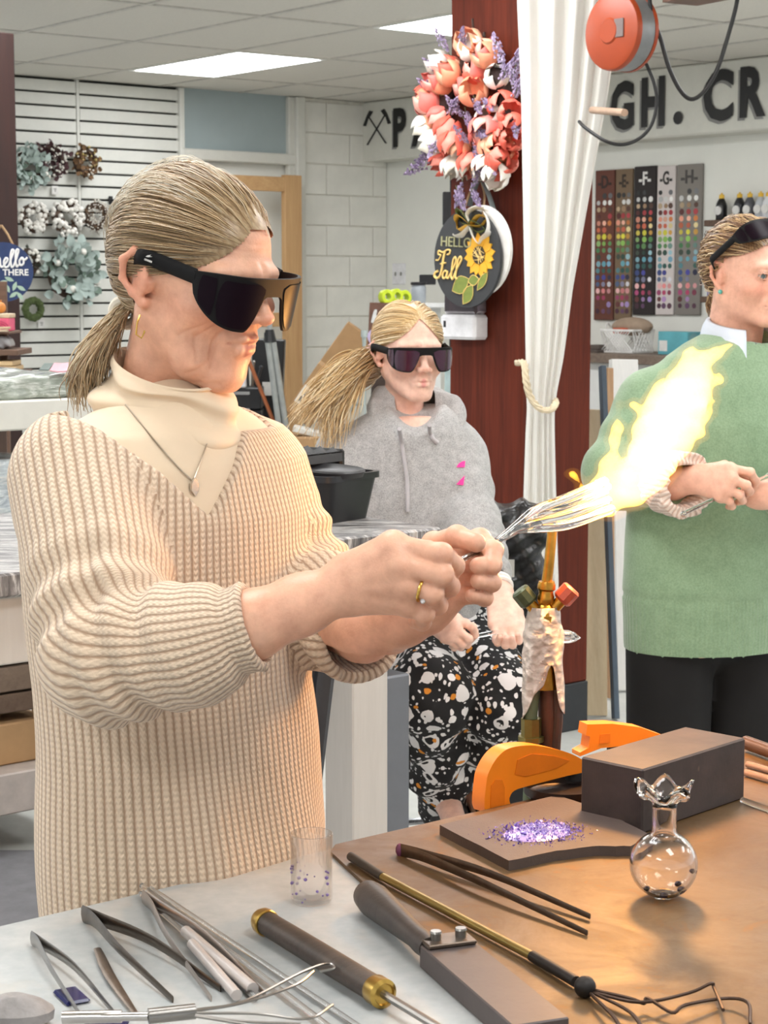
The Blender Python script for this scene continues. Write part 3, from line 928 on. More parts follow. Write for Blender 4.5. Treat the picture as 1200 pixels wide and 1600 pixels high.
def limb_uv(P, a, b, r, off=0.0, flip=False):
    ab = (b - a) / np.linalg.norm(b - a); e = np.cross(ab, [0.3, .9, .3]); e /= np.linalg.norm(e); g = np.cross(ab, e)
    q = P - a; return np.stack([np.arctan2(q @ g, q @ e) * r, q @ ab + off], 1)
def garment_uv(V, F, labels, uvs):
    """labels: per vertex region; every face takes the region of its first vertex, with the angle unwrapped"""
    fl = labels[F[:, 0]]; out = np.zeros((len(F), F.shape[1], 2))
    for k, (uv, per) in enumerate(uvs):
        m = fl == k; u = uv[F[m]].copy()
        if per:
            d = u[:, :, 0] - u[:, :1, 0]; u[:, :, 0] -= np.round(d / per) * per
        out[m] = u
    return out
def curve_uv(P, pts, r):
    """u around, v along a smooth arm curve: no poles at the elbow"""
    C = np.array([tuple(p) for p in bez([Vector(p) for p in pts], 14)]); tg = np.gradient(C, axis=0); tg /= np.linalg.norm(tg, axis=1, keepdims=True)
    s = np.concatenate([[0], np.cumsum(np.linalg.norm(np.diff(C, axis=0), axis=1))])
    X = [np.cross(tg[0], [0.3, .9, .3])]; X[0] /= np.linalg.norm(X[0])
    for t in tg[1:]:
        x = X[-1] - t * (X[-1] @ t); X.append(x / np.linalg.norm(x))
    X = np.array(X); Y = np.cross(tg, X)
    d2 = ((P[:, None, :] - C[None]) ** 2).sum(2)
    w = np.exp(-(d2 - d2.min(1, keepdims=True)) / .0006); w /= w.sum(1, keepdims=True)
    c, t, x, y, sv = w @ C, w @ tg, w @ X, w @ Y, w @ s
    q = P - c; return np.stack([np.arctan2((q * y).sum(1), (q * x).sum(1)) * r, sv + (q * t).sum(1)], 1)
def build_sweater():
    V, F = surface(sweater_sdf, (-.62, 1.60, .74), (.12, 2.42, 1.50), .0052)
    V32 = V.astype(np.float32)
    dT = torso_sdf(V32); dR1 = rc(V32, RS, RE, *Rr[:2]); dR2 = np.minimum(rc(V32, RE, RM, .063, Rr[2]), rc(V32, RM, RC, Rr[2], Rr[3]))
    dL1 = rc(V32, LS, LE, *Lr[:2]); dL2 = rc(V32, LE, LC, .066, .052)
    lab = np.argmin(np.stack([dT, dR1, dR2, dL1, dL2]), 0)
    l, f, z = torso_lf(V32)
    uT = np.stack([np.arctan2(l, f) * .145, z], 1)
    per = lambda r: 2 * PI * r
    cr = (curve_uv(V, [RS, RS * .5 + RE * .5, RE * .9 + RS * .05 + RM * .05, RM, RC], .060), per(.060)); cl_ = (curve_uv(V, [LS, LS * .5 + LE * .5, LE, LE * .5 + LC * .5, LC], .058), per(.058))
    uvs = [(uT, per(.145)), cr, cr, cl_, cl_]
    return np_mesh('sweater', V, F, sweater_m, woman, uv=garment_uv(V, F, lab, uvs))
build_sweater()
shirt_m = mat('cream_jersey', '#d9c4a8', .75, var=.03, bump=.12, bscale=900, bdist=.0004, Sheen_Weight=.2)
V, F = surface(shirt_sdf, (-.5, 1.75, 1.2), (.1, 2.35, 1.5), .006); np_mesh('undershirt', V, F, shirt_m, woman)

# slouched turtleneck collar
def collar():
    rings = [(278, 730, .088, .074), (276, 700, .084, .082), (270, 670, .078, .084), (266, 640, .071, .080), (267, 616, .066, .073), (271, 600, .062, .068), (275, 590, .060, .064), (276, 588, .057, .061), (276, 598, .054, .057), (276, 625, .052, .055)]
    n = 96; v, f = [], []
    rr = bez([(a, b_, 0) for a, b_, _, _ in rings], 5); ra = bez([(c, d, 0) for _, _, c, d in rings], 5); m = len(rr)
    for i in range(m):
        c = W(rr[i].x, rr[i].y - 22 * i / m, 2.05); t = i / (m - 1); fold = math.sin(PI * min(1, t * 1.4)) if t < .66 else .12
        for j in range(n):
            th = 2 * PI * j / n
            wv = .0055 * math.sin(3 * th + 9 * t + .6) * fold + .0035 * math.sin(5 * th - 13 * t) * fold + .006 * math.sin(26 * t + 2.2 * math.sin(th + .5)) * fold
            l, g = math.cos(th) * (ra[i].x + wv), math.sin(th) * (ra[i].y + wv)
            z = c.z - .30 * g * min(1, t * 1.6) - .008 * max(0, -math.cos(th + .5)) * t + .006 * math.sin(2 * th + 7 * t) * fold
            v.append((c.x + LB_.x * l + FB.x * g - .01 * t, c.y + LB_.y * l + FB.y * g, z))
    for i in range(m - 1):
        for j in range(n): f.append((i * n + j, i * n + (j + 1) % n, (i + 1) * n + (j + 1) % n, (i + 1) * n + j))
    return np_mesh('turtleneck_collar', np.array(v), np.array(f), shirt_m, woman)
collar()

# body: head, neck, both forearms with hands, trunk inside the clothes
V, F = surface(lambda P: head_sdf(P, 1.0, nose=.985, neck_r=.050, w=WW, ear=1.12), (-.11, -.14, -.235), (.11, .13, .125), .0022)
C = head_color(V, WSK, srgb('#b9705f'), age=1.0, bl=.4, w=WW)
parts = [(xform(V, WH_R, WH_O, WH_S), F, C)]
J = lambda a, b_, c: V3(W(a, b_, c))
rh = dict(wrist=J(550, 912, 1.772), arm=[(J(470, 945, 1.78), .0255), (J(390, 978, 1.785), .030), (J(280, 1010, 1.79), .034)],
    knuckles=[J(614, 852, 1.748), J(625, 882, 1.738), J(634, 914, 1.742), J(640, 944, 1.755)],
    fingers=[[J(690, 866, 1.735), J(710, 884, 1.760), J(704, 900, 1.785)], [J(690, 897, 1.732), J(702, 916, 1.760), J(692, 926, 1.785)],
             [J(676, 926, 1.736), J(684, 945, 1.765), J(672, 950, 1.790)], [J(664, 958, 1.752), J(660, 972, 1.780), J(648, 972, 1.800)]],
    thumb=[J(575, 880, 1.80), J(622, 858, 1.825), J(668, 862, 1.83), J(702, 872, 1.822)], rw=(.0245, .02), fr=(.0100, .0078), tr=(.0115, .009))
lh = dict(wrist=J(672, 940, 1.885), arm=[(J(630, 962, 1.91), .0275), (J(580, 985, 1.95), .034), (J(500, 960, 2.05), .040)],
    knuckles=[J(704, 852, 1.885), J(716, 882, 1.893), J(716, 908, 1.893), J(706, 932, 1.885)],
    fingers=[[J(750, 842, 1.875), J(771, 860, 1.845), J(769, 884, 1.825)], [J(762, 876, 1.870), J(768, 882, 1.838), J(747, 884, 1.820)],
             [J(765, 906, 1.870), J(768, 910, 1.840), J(747, 908, 1.822)], [J(752, 930, 1.868), J(757, 934, 1.842), J(738, 931, 1.825)]],
    thumb=[J(655, 888, 1.872), J(678, 850, 1.845), J(714, 838, 1.815), J(744, 848, 1.798)], rw=(.026, .02), fr=(.0100, .0080), tr=(.0115, .0092))
def hand_col(V, sk):
    n = np.array([mnoise.noise(Vector(p) * 60) for p in V]); c = np.repeat(np.array([sk]), len(V), 0) * (1 + .05 * n)[:, None]
    return c
HR = lambda P: hand_sdf(P, **rh); HL = lambda P: hand_sdf(P, **lh)
def creased(fn, tendons):
    def g(P):
        d = fn(P)
        for a, b_, r in tendons: d = d - .0020 * np.exp(-(np.maximum(rc(P, a, b_, r, r), 0) / .0030) ** 2)
        return d
    return g
kn = rh['knuckles']; wr = rh['wrist']
cam_off = V3((0, -.014, 0))
HRc = creased(HR, [(wr + cam_off + V3((0, 0, .01 - .006 * i)), kn[i] + cam_off * .7, .004) for i in range(4)] + [(V3(W(600, 905, 1.722)), V3(W(520, 928, 1.742)), .0016), (V3(W(580, 885, 1.73)), V3(W(470, 925, 1.747)), .0016)])
V, F = surface(HRc, (-.36, 1.66, 1.16), (.12, 1.90, 1.36), .0022); parts.append((V, F, hand_col(V, WSK)))
V, F = surface(HL, (-.12, 1.76, 1.18), (.16, 2.12, 1.36), .0022); parts.append((V, F, hand_col(V, WSK)))
def trunk(P):
    d = torso_sdf(P, -.02)
    for s in (-1, 1):
        hip = V3((W(298, 1420, 2.05).x + s * LB_.x * .085, 2.05 + s * LB_.y * .085, .90)); kn_ = hip + V3((FB.x * .02, FB.y * .02, -.42)); an = kn_ + V3((-FB.x * .02, -FB.y * .02, -.40))
        d = smin(d, smin(rc(P, hip, kn_, .085, .052), rc(P, kn_, an, .052, .036), .02), .03)
        d = smin(d, rc(P, an + V3((0, 0, -.035)), an + V3((FB.x * .14, FB.y * .14, -.045)), .036, .026), .02)
    for a, b_, r0, r1 in ((RS, RE, .05, .04), (RE, RC, .038, .03), (LS, LE, .05, .04), (LE, LC, .038, .034)): d = smin(d, rc(P, a, b_, r0, r1), .02)
    return d
V, F = surface(trunk, (-.6, 1.6, 0.0), (.15, 2.45, 1.45), .012); parts.append((V, F, np.repeat(np.array([WSK]), len(V), 0)))
np_mesh('body', *join_np(parts)[:2], wskin, woman, col=join_np(parts)[2])
# jeans and shoes below the hem
def jeans(P):
    d = None
    for s in (-1, 1):
        hip = V3((W(298, 1420, 2.05).x + s * LB_.x * .085, 2.05 + s * LB_.y * .085, .90)); kn_ = hip + V3((FB.x * .02, FB.y * .02, -.42)); an = kn_ + V3((-FB.x * .02, -FB.y * .02, -.38))
        e = smin(rc(P, hip - V3((s * LB_.x * .012, s * LB_.y * .012, .03)), kn_, .080, .066), rc(P, kn_, an, .066, .058), .02); d = e if d is None else smin(d, e, .02)
    return d
V, F = surface(jeans, (-.5, 1.7, 0.05), (.1, 2.4, 1.05), .012); np_mesh('jeans', V, F, mat('dark_denim', '#23263a', .85, bump=.3, bscale=500), woman)
for s in (-1, 1):
    hip = V3((W(298, 1420, 2.05).x + s * LB_.x * .085, 2.05 + s * LB_.y * .085, .045))
    V, F = surface(lambda P: np.maximum(rc(P, hip + V3((-FB.x * .03, -FB.y * .03, 0)), hip + V3((FB.x * .17, FB.y * .17, -.008)), .045, .036), .004 - P[:, 2]), tuple(hip - .25), tuple(hip + .25), .01)
    np_mesh('shoe', V, F, mat('shoe_black', '#1d1d1f', .5), woman)

# ring, earring, necklace
gold = mat('gold', '#d9b05a', .22, 1.0, var=.03, bump=0)
fa, fb_ = V3(rh['knuckles'][2]), V3(rh['fingers'][2][0]); c = fa * .42 + fb_ * .58; ax = Vector(fb_ - fa).normalized()
m = MB(); m.torus(tuple(c), .0108, .0016, ax, 28, 8); rg = m.build('ring', gold, woman); rg['label'] = 'gold ring with small stone'
m = MB(); st = Vector(c) + Vector((0.1, -.6, -.75)).normalized() * .0125; m.ball(st, .0026, 8, 6); m.build('ring_stone', mat('ring_stone', '#e8e6ea', .05, .6, bump=0), rg)
wl = lambda p: Vector(xform(np.array([p]), WH_R, WH_O, WH_S)[0])
m = MB(); e0 = wl((-.0755, .006, -.040))
sc_ = .0007
ep = [e0 + Vector((0, -.003, 0)), e0 + Vector((-.003, -.005, -.008)), e0 + Vector((-.0045, -.004, -.020)), e0 + Vector((.001, -.003, -.024)), e0 + Vector((.004, -.003, -.018)), e0 + Vector((.004, -.003, -.016))]
m.tube(ep, .0010, 6); er = m.build('earring', gold, woman)
necklace_m = mat('necklace_silver', '#b9aa98', .3, .9, bump=0)
chp = [hit(shirt_sdf, a, b_, out=.002) for a, b_ in ((196, 632), (215, 655), (238, 684), (262, 712), (285, 737), (302, 752))]
chq = [hit(shirt_sdf, a, b_, out=.002) for a, b_ in ((302, 752), (311, 728), (320, 704), (326, 684))]
m = MB(); m.tube(chp, .0009, 5); m.tube(chq, .0009, 5); nl_ = m.build('necklace', necklace_m, woman)
pp = hit(shirt_sdf, 304, 760, out=.004); m = MB(); m.prism([(0, .009), (.005, .003), (.005, -.004), (0, -.010), (-.005, -.004), (-.005, .003)], -.0015, .0015, basis(FB, (0, 0, 1), pp)); m.build('pendant', mat('pendant_stone', '#c9c0b4', .15, .8, bump=.4, bscale=900), nl_)

# wrap-around dark glasses in head coordinates
frame_m = mat('glasses_black', '#0e0d0e', .6, bump=.05, Specular_IOR_Level=.2); lens_m = NT('glasses_lens').set(Base_Color=srgb('#160c14'), Roughness=.32, Specular_IOR_Level=.06).m
def glasses(R, o, s, parent, purple=None, zt=.027, drop=1.0, grow=1.0, emblem=False):
    lens = lens_m if purple is None else purple
    def surf(a, out=0.0):
        sx = math.copysign(abs(math.sin(a)) ** .72, math.sin(a)); x = (.0735 * grow + out) * sx; y = -.030 - (.080 + out) * abs(math.cos(a)) ** .55
        return x, y
    def zb(a):
        t = abs(a) / 1.43
        if t < .075: return .006
        if t < .26: k = (t - .075) / .185; return .006 - .040 * drop * math.sin(k * PI / 2) ** .8
        k = max(0, (t - .30) / .70); return zt - .016 - (zt - .016 + .034 * drop) * math.sqrt(max(0, 1 - k ** 2.1))
    g = thing('sunglasses', None, None, o) if False else None
    angs = np.linspace(-1.43, 1.43, 64); v, f = [], []
    for a in angs:
        for out in (.0, .0032):
            x, y = surf(a, out)
            zt_ = zt - .006 * (abs(a) / 1.43) ** 4
            for zz in np.linspace(zt_, zb(a), 7): v.append((x, y - .010 * (zt_ - zz) * -1.2 * 1, zz))
    n = 14
    for i in range(len(angs) - 1):
        for k in range(6):
            f.append((i * n + k, i * n + k + 1, (i + 1) * n + k + 1, (i + 1) * n + k)); f.append((i * n + 7 + k, (i + 1) * n + 7 + k, (i + 1) * n + 8 + k, i * n + 8 + k))
        f.append((i * n, (i + 1) * n, (i + 1) * n + 7, i * n + 7)); f.append((i * n + 6, i * n + 13, (i + 1) * n + 13, (i + 1) * n + 6))
    f += [(k, k + 7, k + 8, k + 1) for k in range(6)]; q = (len(angs) - 1) * n; f += [(q + k, q + k + 1, q + k + 8, q + k + 7) for k in range(6)]
    fr = np_mesh('sunglasses', xform(np.array(v), R, o, s), np.array(f), frame_m, parent); fr.data.set_sharp_from_angle(angle=.7)
    fr['label'] = 'dark wrap-around safety glasses'
    # lenses: front pair and side windows, slightly proud
    for nm, a0, a1 in (('lens', -.98, -.12), ('lens', .12, .98), ('side_lens', -1.32, -1.02), ('side_lens', 1.02, 1.32)):
        v, f = [], []; A_ = np.linspace(a0, a1, 22)
        for a in A_:
            t = (a - a0) / (a1 - a0); edge = min(1, min(t, 1 - t) * 9 + .0) ** .5
            x, y = surf(a, .0042); x0 = surf(a)[0]
            top = zt - .0065; bot = zb(a) + .0032; mid = (top + bot) / 2
            for zz in np.linspace(mid + (top - mid) * (.35 + .65 * edge), mid + (bot - mid) * (.35 + .65 * edge), 6): v.append((x, y + .012 * (zt - zz), zz))
        for i in range(21):
            for k in range(5): f.append((i * 6 + k, (i + 1) * 6 + k, (i + 1) * 6 + k + 1, i * 6 + k + 1))
        np_mesh(nm, xform(np.array(v), R, o, s), np.array(f), lens, fr)
    for sd in (-1, 1):
        m = MB(); x, y = surf(1.40 * sd, .001)
        pts = [xform(np.array([p]), R, o, s)[0] for p in bez([(x, y, zt - .012), (x + sd * .009, -.012, zt - .009), (x + sd * .015, .006, zt - .009), (x + sd * .013, .016, zt - .013), (x + sd * .004, .026, zt - .022)], 5)]
        m.tube(pts, [.0085 * s] * 11 + [.0085 * s - i * .0003 for i in range(10)], 10, flat=(1, .32), up=tuple(R @ Vector((0, 0, 1)))); tp = m.build('temple', frame_m, fr)
        if emblem and sd < 0:
            m = MB(); M = Matrix.Translation(Vector(xform(np.array([(x + sd * .0158, -.004, zt - .0085)]), R, o, s)[0])) @ (R @ frame((0, -1, 0), (0, 0, 1), (-1, 0, 0), (0, 0, 0)).to_3x3()).to_4x4()
            m.prism([(-.004, .001), (0, .0016), (.005, .0035), (.001, .0030), (.003, .005), (-.002, .003)], 0, .0004, M); 
            for k in range(6): m.box((-.005 + .002 * k, -.0018, .0002), (.0013, .002, .0004), M)
            m.build('emblem', mat('print_white', '#d9d6d2', .6, bump=0), tp)
    return fr
glasses(WH_R @ Matrix.Rotation(.09, 3, 'X'), WH_O + WH_R @ Vector((0, 0, .006)), WH_S, woman, emblem=True, zt=.026, grow=.965)

# hair: scalp cap, combed strands, low ponytail with scrunchie
rg_ = np.random.default_rng(5)
def w_hairline(p):
    x, y, z = p; ax = abs(x)
    if y < .0 and x > .02: return z > .072 - .45 * (x - .02)
    if y < .0: return z > .069 - 1.0 * max(0, ax - .010)
    if y < .040: return z > .018
    return z > -.072
KW = np.array([-.004, .104, -.052])
blonde = [tuple(.80 * q for q in srgb(c)) for c in ('#a3835c', '#b7976d', '#c7ab82', '#d6c09c', '#e0d2b8', '#8d6f4b')]
hm_ = hair_mat('hair_strands')
def cap_mesh(name, hairfn, cols, parent, R, o, s, lift=.004, WW_=None):
    def fn(P):
        d = ell(P, CRC, CRR + lift)
        hl = np.array([1.0 if hairfn(p) else -1.0 for p in P]) if len(P) < 1 else None
        return d
    U = []
    nu, nv = 200, 130; v, idx, f = [], {}, []
    for i in range(nv + 1):
        for j in range(nu):
            th, ph = PI * i / nv, 2 * PI * j / nu
            u = np.array([math.sin(th) * math.cos(ph), math.sin(th) * math.sin(ph), math.cos(th)]); p = scalp(u[None], lift)[0]
            idx[i, j] = len(v); v.append(p)
    ok = [hairfn(p) for p in v]
    for i in range(nv):
        for j in range(nu):
            q = (idx[i, j], idx[i + 1, j], idx[i + 1, (j + 1) % nu], idx[i, (j + 1) % nu])
            if all(ok[k] for k in q): f.append(q)
    used = sorted({k for q in f for k in q}); rm = {k: n for n, k in enumerate(used)}
    v = np.array([v[k] for k in used]); f = np.array([[rm[k] for k in q] for q in f])
    c = np.array([cols[(int(abs(p[0]) * 900) + int(p[2] * 300)) % 3] for p in v])
    return np_mesh(name, xform(_unwarp_hair(v, WW_), R, o, s), f, hm_, parent, col=c * .8)
cap = cap_mesh('hair', w_hairline, blonde, woman, WH_R, WH_O, WH_S, WW_=WW)
paths = _unwarp_hair(comb(rg_, 6200, w_hairline, KW, 12, (.004, .014), jitter=.035), WW)
cols = np.array([blonde[i] for i in rg_.choice(6, len(paths), p=[.22, .30, .26, .10, .04, .08])])
strands('hair_strands', xform(paths.reshape(-1, 3), WH_R, WH_O, WH_S).reshape(paths.shape), rg_.uniform(.0004, .00075, len(paths)), cols, hm_, cap)
# flyaways
n = 130; fp = _unwarp_hair(comb(rg_, n, lambda p: p[2] > .075, KW, 14, (.012, .021), jitter=.10), WW)
strands('flyaway_strands', xform(fp.reshape(-1, 3), WH_R, WH_O, WH_S).reshape(fp.shape), .00032, np.array([blonde[4]] * n), hm_, cap)
def tail(n, base, pts, spread, cols, rng_, rad=(.0006, .0012), curl=.0, jit=.01):
    P = np.array([tuple(p) for p in bez(pts, 6)]); M_ = len(P); out = []
    for _ in range(n):
        a = rng_.uniform(0, 2 * PI); rr = math.sqrt(rng_.uniform(0, 1)); ln = rng_.uniform(.72, 1.0)
        ph, am = rng_.uniform(0, 6.28), rng_.uniform(0, curl)
        t = np.linspace(0, ln, M_); q = np.stack([np.interp(t, np.linspace(0, 1, M_), P[:, k]) for k in range(3)], 1)
        sp = np.interp(t, np.linspace(0, 1, len(spread)), spread)
        off = np.array([math.cos(a), math.sin(a) * .7, math.sin(a + 1.0)]) * rr
        q = q + off * sp[:, None] + np.sin(t * 9 + ph)[:, None] * rng_.normal(size=3) * am * t[:, None] + rng_.normal(size=3) * jit * (t ** 2)[:, None]
        out.append(q)
    return np.array(out), rng_.uniform(*rad, n), np.array([cols[i] for i in rng_.integers(0, len(cols), n)])
kw = wl(_unwarp_hair(KW, WW))
tp_ = [kw, W(178, 500, 2.06), W(156, 530, 2.06), W(142, 570, 2.06), W(140, 622, 2.06)]
p_, r_, c_ = tail(800, kw, tp_, [.010, .020, .026, .022, .009], blonde[:4], rg_, curl=.006)
strands('ponytail', p_, r_, c_, hm_, cap)
m = MB(); m.torus(tuple(kw + (Vector(tp_[1]) - kw) * .25), .0135, .0062, Vector(tp_[1]) - kw, 20, 10); sc = m.build('scrunchie', mat('scrunchie_cream', '#e4dccd', .8), cap)
# ------------------------------------------------------------------ the two onlookers
def make_torso(st, Y, f):
    f = Vector(f).normalized(); lf = Vector((0, 0, 1)).cross(f)
    zs = np.array([W(s[0], s[1], Y).z for s in st])[::-1]; xs_ = np.array([W(s[0], s[1], Y).x for s in st])[::-1]
    a_ = np.array([s[2] for s in st])[::-1]; b__ = np.array([s[3] for s in st])[::-1]
    ys_ = np.array([Y + (s[4] if len(s) > 4 else 0) for s in st])[::-1]
    def lfz(P):
        z = P[:, 2]; dx, dy = P[:, 0] - np.interp(z, zs, xs_), P[:, 1] - np.interp(z, zs, ys_)
        return dx * lf.x + dy * lf.y, dx * f.x + dy * f.y, z
    def sd(P, grow=0.0):
        l, g, z = lfz(P); a = np.interp(z, zs, a_) + grow; b_ = np.interp(z, zs, b__) + grow
        k = np.sqrt((l / a) ** 2 + (g / b_) ** 2 + 1e-9); kk = np.sqrt((l / a ** 2) ** 2 + (g / b_ ** 2) ** 2 + 1e-9)
        return np.maximum(k * (k - 1) / kk, np.maximum(z - zs[-1] - grow, zs[0] - z))
    return sd, lfz, f, lf
def limb(P, pts, rs, k=.02): return chain(P, [V3(p) for p in pts], rs, k)
def uv_of_limbs(V, F, dists, uvs):
    lab = np.argmin(np.stack(dists), 0); return garment_uv(V, F, lab, uvs)

# ---------- girl on the stool
GY = 4.35; ga = math.radians(20)
girl = thing('person', 'girl in grey hoodie and dark glasses seated with a long blonde ponytail', 'person', (W(660, 1000, GY).x, GY, 0))
GR = frame_of((math.sin(ga), -math.cos(ga), 0), .07); GO = W(640, 549, GY); GS = .945
GW = dict(back=1.05, z=((-.25, -.110, -.064, -.033, 0, .12), (-.252, -.113, -.068, -.036, 0, .12)), y=(0, 0, 0, 0, 0, 0, 0, 0))
GSK = srgb('#edc6b4'); gskin = skin_mat('skin_fair', GSK)
gl = lambda p: Vector(xform(np.array([p]), GR, GO, GS)[0])
GST = [(648, 632, .070, .055), (642, 650, .115, .075), (638, 672, .145, .090), (634, 720, .162, .102), (634, 800, .165, .115), (638, 870, .170, .122), (648, 940, .180, .132), (660, 1000, .185, .135), (664, 1030, .16, .12)]
gt, gtl, gf, glf = make_torso(GST, GY, (math.sin(.22), -math.cos(.22), 0))
gRs, gRe, gRw = W(538, 712, GY - .02), W(515, 850, GY - .12), W(640, 945, GY - .36)
gLs, gLe, gLw = W(716, 716, GY + .03), W(738, 838, GY - .10), W(766, 912, GY - .26)
def g_sl(P):
    d = 9
    for (s, e, w) in ((gRs, gRe, gRw), (gLs, gLe, gLw)):
        t = seg_t(P, V3(s), V3(e)); a = rc(P, V3(s), V3(e), .070, .064) - .006 * np.sin(t * 18) * t
        t2 = seg_t(P, V3(e), V3(w)); b_ = rc(P, V3(e), V3(w), .068, .046) - .006 * np.sin(t2 * 17)
        d = np.minimum(d, smin(a, b_, .03))
    return d
def hoodie(P):
    l, f, z = gtl(P); d = gt(P)
    d = d - .006 * np.sin(l * 38 + 3 * np.sin(z * 7)) * np.clip((1.15 - z) * 4, 0, 1) - .004 * np.sin(z * 34 + l * 12) * np.clip((1.02 - z) * 5, 0, 1)
    d = smin(d, g_sl(P), .035)
    nk0, nk1 = V3(W(655, 660, GY - .11)), V3(W(648, 590, GY - .015)); d = smax(d, -rc(P, nk0, nk1, .036, .088), .012)
    for (e, w, r) in ((gRe, gRw, .036), (gLe, gLw, .036)):
        u = V3((w - e).normalized()); d = smax(d, np.where(np.linalg.norm(P - V3(w), axis=1) > .07, -1, (P - V3(w)) @ u - .004), .006)
        d = smax(d, -rc(P, V3(w - (w - e) * .12), V3(w + (w - e) * .4), r, r + .003), .004)
    return d
def heather():
    N = NT('heather_grey'); co = N.coord('Object'); f = N.noise(420, 3, co, .7); g = N.noise(60, 4, co)
    c = N.ramp(N.math('ADD', N.math('MULTIPLY', f, .7), N.math('MULTIPLY', g, .3)), [(.38, srgb('#8f8e8e')), (.60, srgb('#bdbcbc'))])
    N.set(Base_Color=c, Roughness=.92, Sheen_Weight=.2); N.bump(f, .25, .0012); return N.m
hood_m = heather()
V, F = surface(hoodie, (-.32, 3.85, .75), (.42, 4.6, 1.36), .0085); np_mesh('hoodie', V, F, hood_m, girl)
def hood():
    n, m, v, f = 72, 26, [], []
    c0 = W(648, 648, GY)
    for i in range(m):
        t = i / (m - 1)
        for j in range(n):
            th = 2 * PI * j / n; back = math.cos(th)          # 1 = back, -1 = front
            open_ = .0
            R_ = .092 + .045 * math.sin(PI * t) * (.72 + .35 * back) + .010 * math.sin(3 * th + 2) * math.sin(PI * t)
            R_ -= .020 * t; R_ *= 1 - .42 * max(0, -back) * (1 - t) ** 3
            side = math.sin(th)
            z = c0.z - .030 + .105 * t * (.55 + .30 * back + .32 * abs(side)) - .092 * max(0, -back) ** 1.5 + .014 * back
            if t > .75: R_ -= (t - .75) * .10; z -= (t - .75) * .08
            l, g = side * R_ * 1.0, -back * R_ * .86
            v.append((c0.x + glf.x * l + gf.x * g, c0.y + glf.y * l + gf.y * g, z + .005 * math.sin(5 * th + 7 * t)))
    for i in range(m - 1):
        for j in range(n): f.append((i * n + j, i * n + (j + 1) % n, (i + 1) * n + (j + 1) % n, (i + 1) * n + j))
    return np_mesh('hood', np.array(v), np.array(f), hood_m, girl)
hood()
ghit = lambda a, b_, o=.004: hit(hoodie, a, b_, 3.4, 5.2, o)
m = MB(); _c = W(650, 640, GY); m.lathe([(.040, -.030), (.056, -.040), (.068, -.052), (.076, -.075)], 36, Matrix.Translation(_c), caps=False); m.build('shirt_neck', hood_m, girl)
cord_m = mat('cord_grey', '#b9b5b8', .8, bump=.2)
m = MB(); m.tube(bez([W(624, 670, GY - .16)] + [ghit(a, b_, .005) for a, b_ in ((627, 690), (632, 720), (636, 750), (637, 785), (637, 800))], 4), .0048, 8); m.build('drawcord', cord_m, girl)
m = MB(); m.tube(bez([W(671, 664, GY - .16)] + [ghit(a, b_, .005) for a, b_ in ((672, 676), (677, 686), (684, 692))], 4), .0048, 8); m.build('drawcord', cord_m, girl)
pink = mat('pink_print', '#ff2f95', .6, bump=0)
for yy in (730, 751):
    pts = [(713, yy), (717, yy - 6), (722, yy - 9), (727, yy - 10), (726, yy)] if yy == 730 else [(713, yy + 6), (718, yy), (724, yy - 6), (726, yy - 8), (724, yy + 7)]
    ps = [ghit(a, b_, .003) for a, b_ in pts]; m = MB(); m.add(ps + [p + (p - Vector((0, 0, HCAM))).normalized() * .004 for p in ps], [tuple(range(5)), tuple(range(9, 4, -1))] + [(i, (i + 1) % 5, 5 + (i + 1) % 5, 5 + i) for i in range(5)]); m.build('chest_print', pink, girl, smooth=0)
# head, hands
V, F = surface(lambda P: head_sdf(P, 0, nose=.97, full=.95, w=GW, neck_r=.047), (-.11, -.14, -.235), (.11, .13, .125), .0026)
parts = [(xform(V, GR, GO, GS), F, head_color(V, GSK, srgb('#d58c86'), bl=.30, w=GW))]
K = lambda a, b_, c: V3(W(a, b_, GY + c))
grh = dict(wrist=K(662, 955, -.40), arm=[(V3(gRw), .026), (V3(gRw * .6 + gRe * .4), .03)], knuckles=[K(712, 968, -.47), K(712, 982, -.485), K(705, 992, -.485), K(696, 997, -.475)],
    fingers=[[K(738, 980, -.48), K(742, 992, -.465), K(736, 1000, -.45)], [K(732, 998, -.49), K(730, 1007, -.47), K(724, 1006, -.455)], [K(722, 1006, -.485), K(720, 1011, -.465), K(715, 1009, -.45)], [K(712, 1008, -.475), K(710, 1012, -.46), K(706, 1010, -.445)]],
    thumb=[K(680, 962, -.43), K(706, 964, -.445), K(728, 974, -.45), K(742, 986, -.452)], rw=(.026, .02), fr=(.0085, .0068), tr=(.010, .0078))
glh = dict(wrist=K(780, 925, -.28), arm=[(V3(gLw), .026), (V3(gLw * .6 + gLe * .4), .03)], knuckles=[K(772, 975, -.36), K(784, 982, -.37), K(797, 983, -.375), K(808, 978, -.37)],
    fingers=[[K(776, 1000, -.40), K(778, 1004, -.42), K(781, 995, -.432)], [K(789, 1006, -.405), K(790, 1008, -.43), K(791, 997, -.44)], [K(801, 1006, -.405), K(801, 1008, -.43), K(800, 997, -.44)], [K(811, 1000, -.40), K(811, 1002, -.42), K(809, 992, -.43)]],
    thumb=[K(796, 940, -.30), K(810, 957, -.33), K(818, 978, -.365), K(817, 994, -.39)], rw=(.026, .02), fr=(.0085, .0068), tr=(.010, .0078))
for hd in (grh, glh):
    V, F = surface(lambda P: hand_sdf(P, **hd), tuple(np.array(hd['wrist']) - .2), tuple(np.array(hd['wrist']) + .2), .0030); parts.append((V, F, hand_col(V, GSK)))
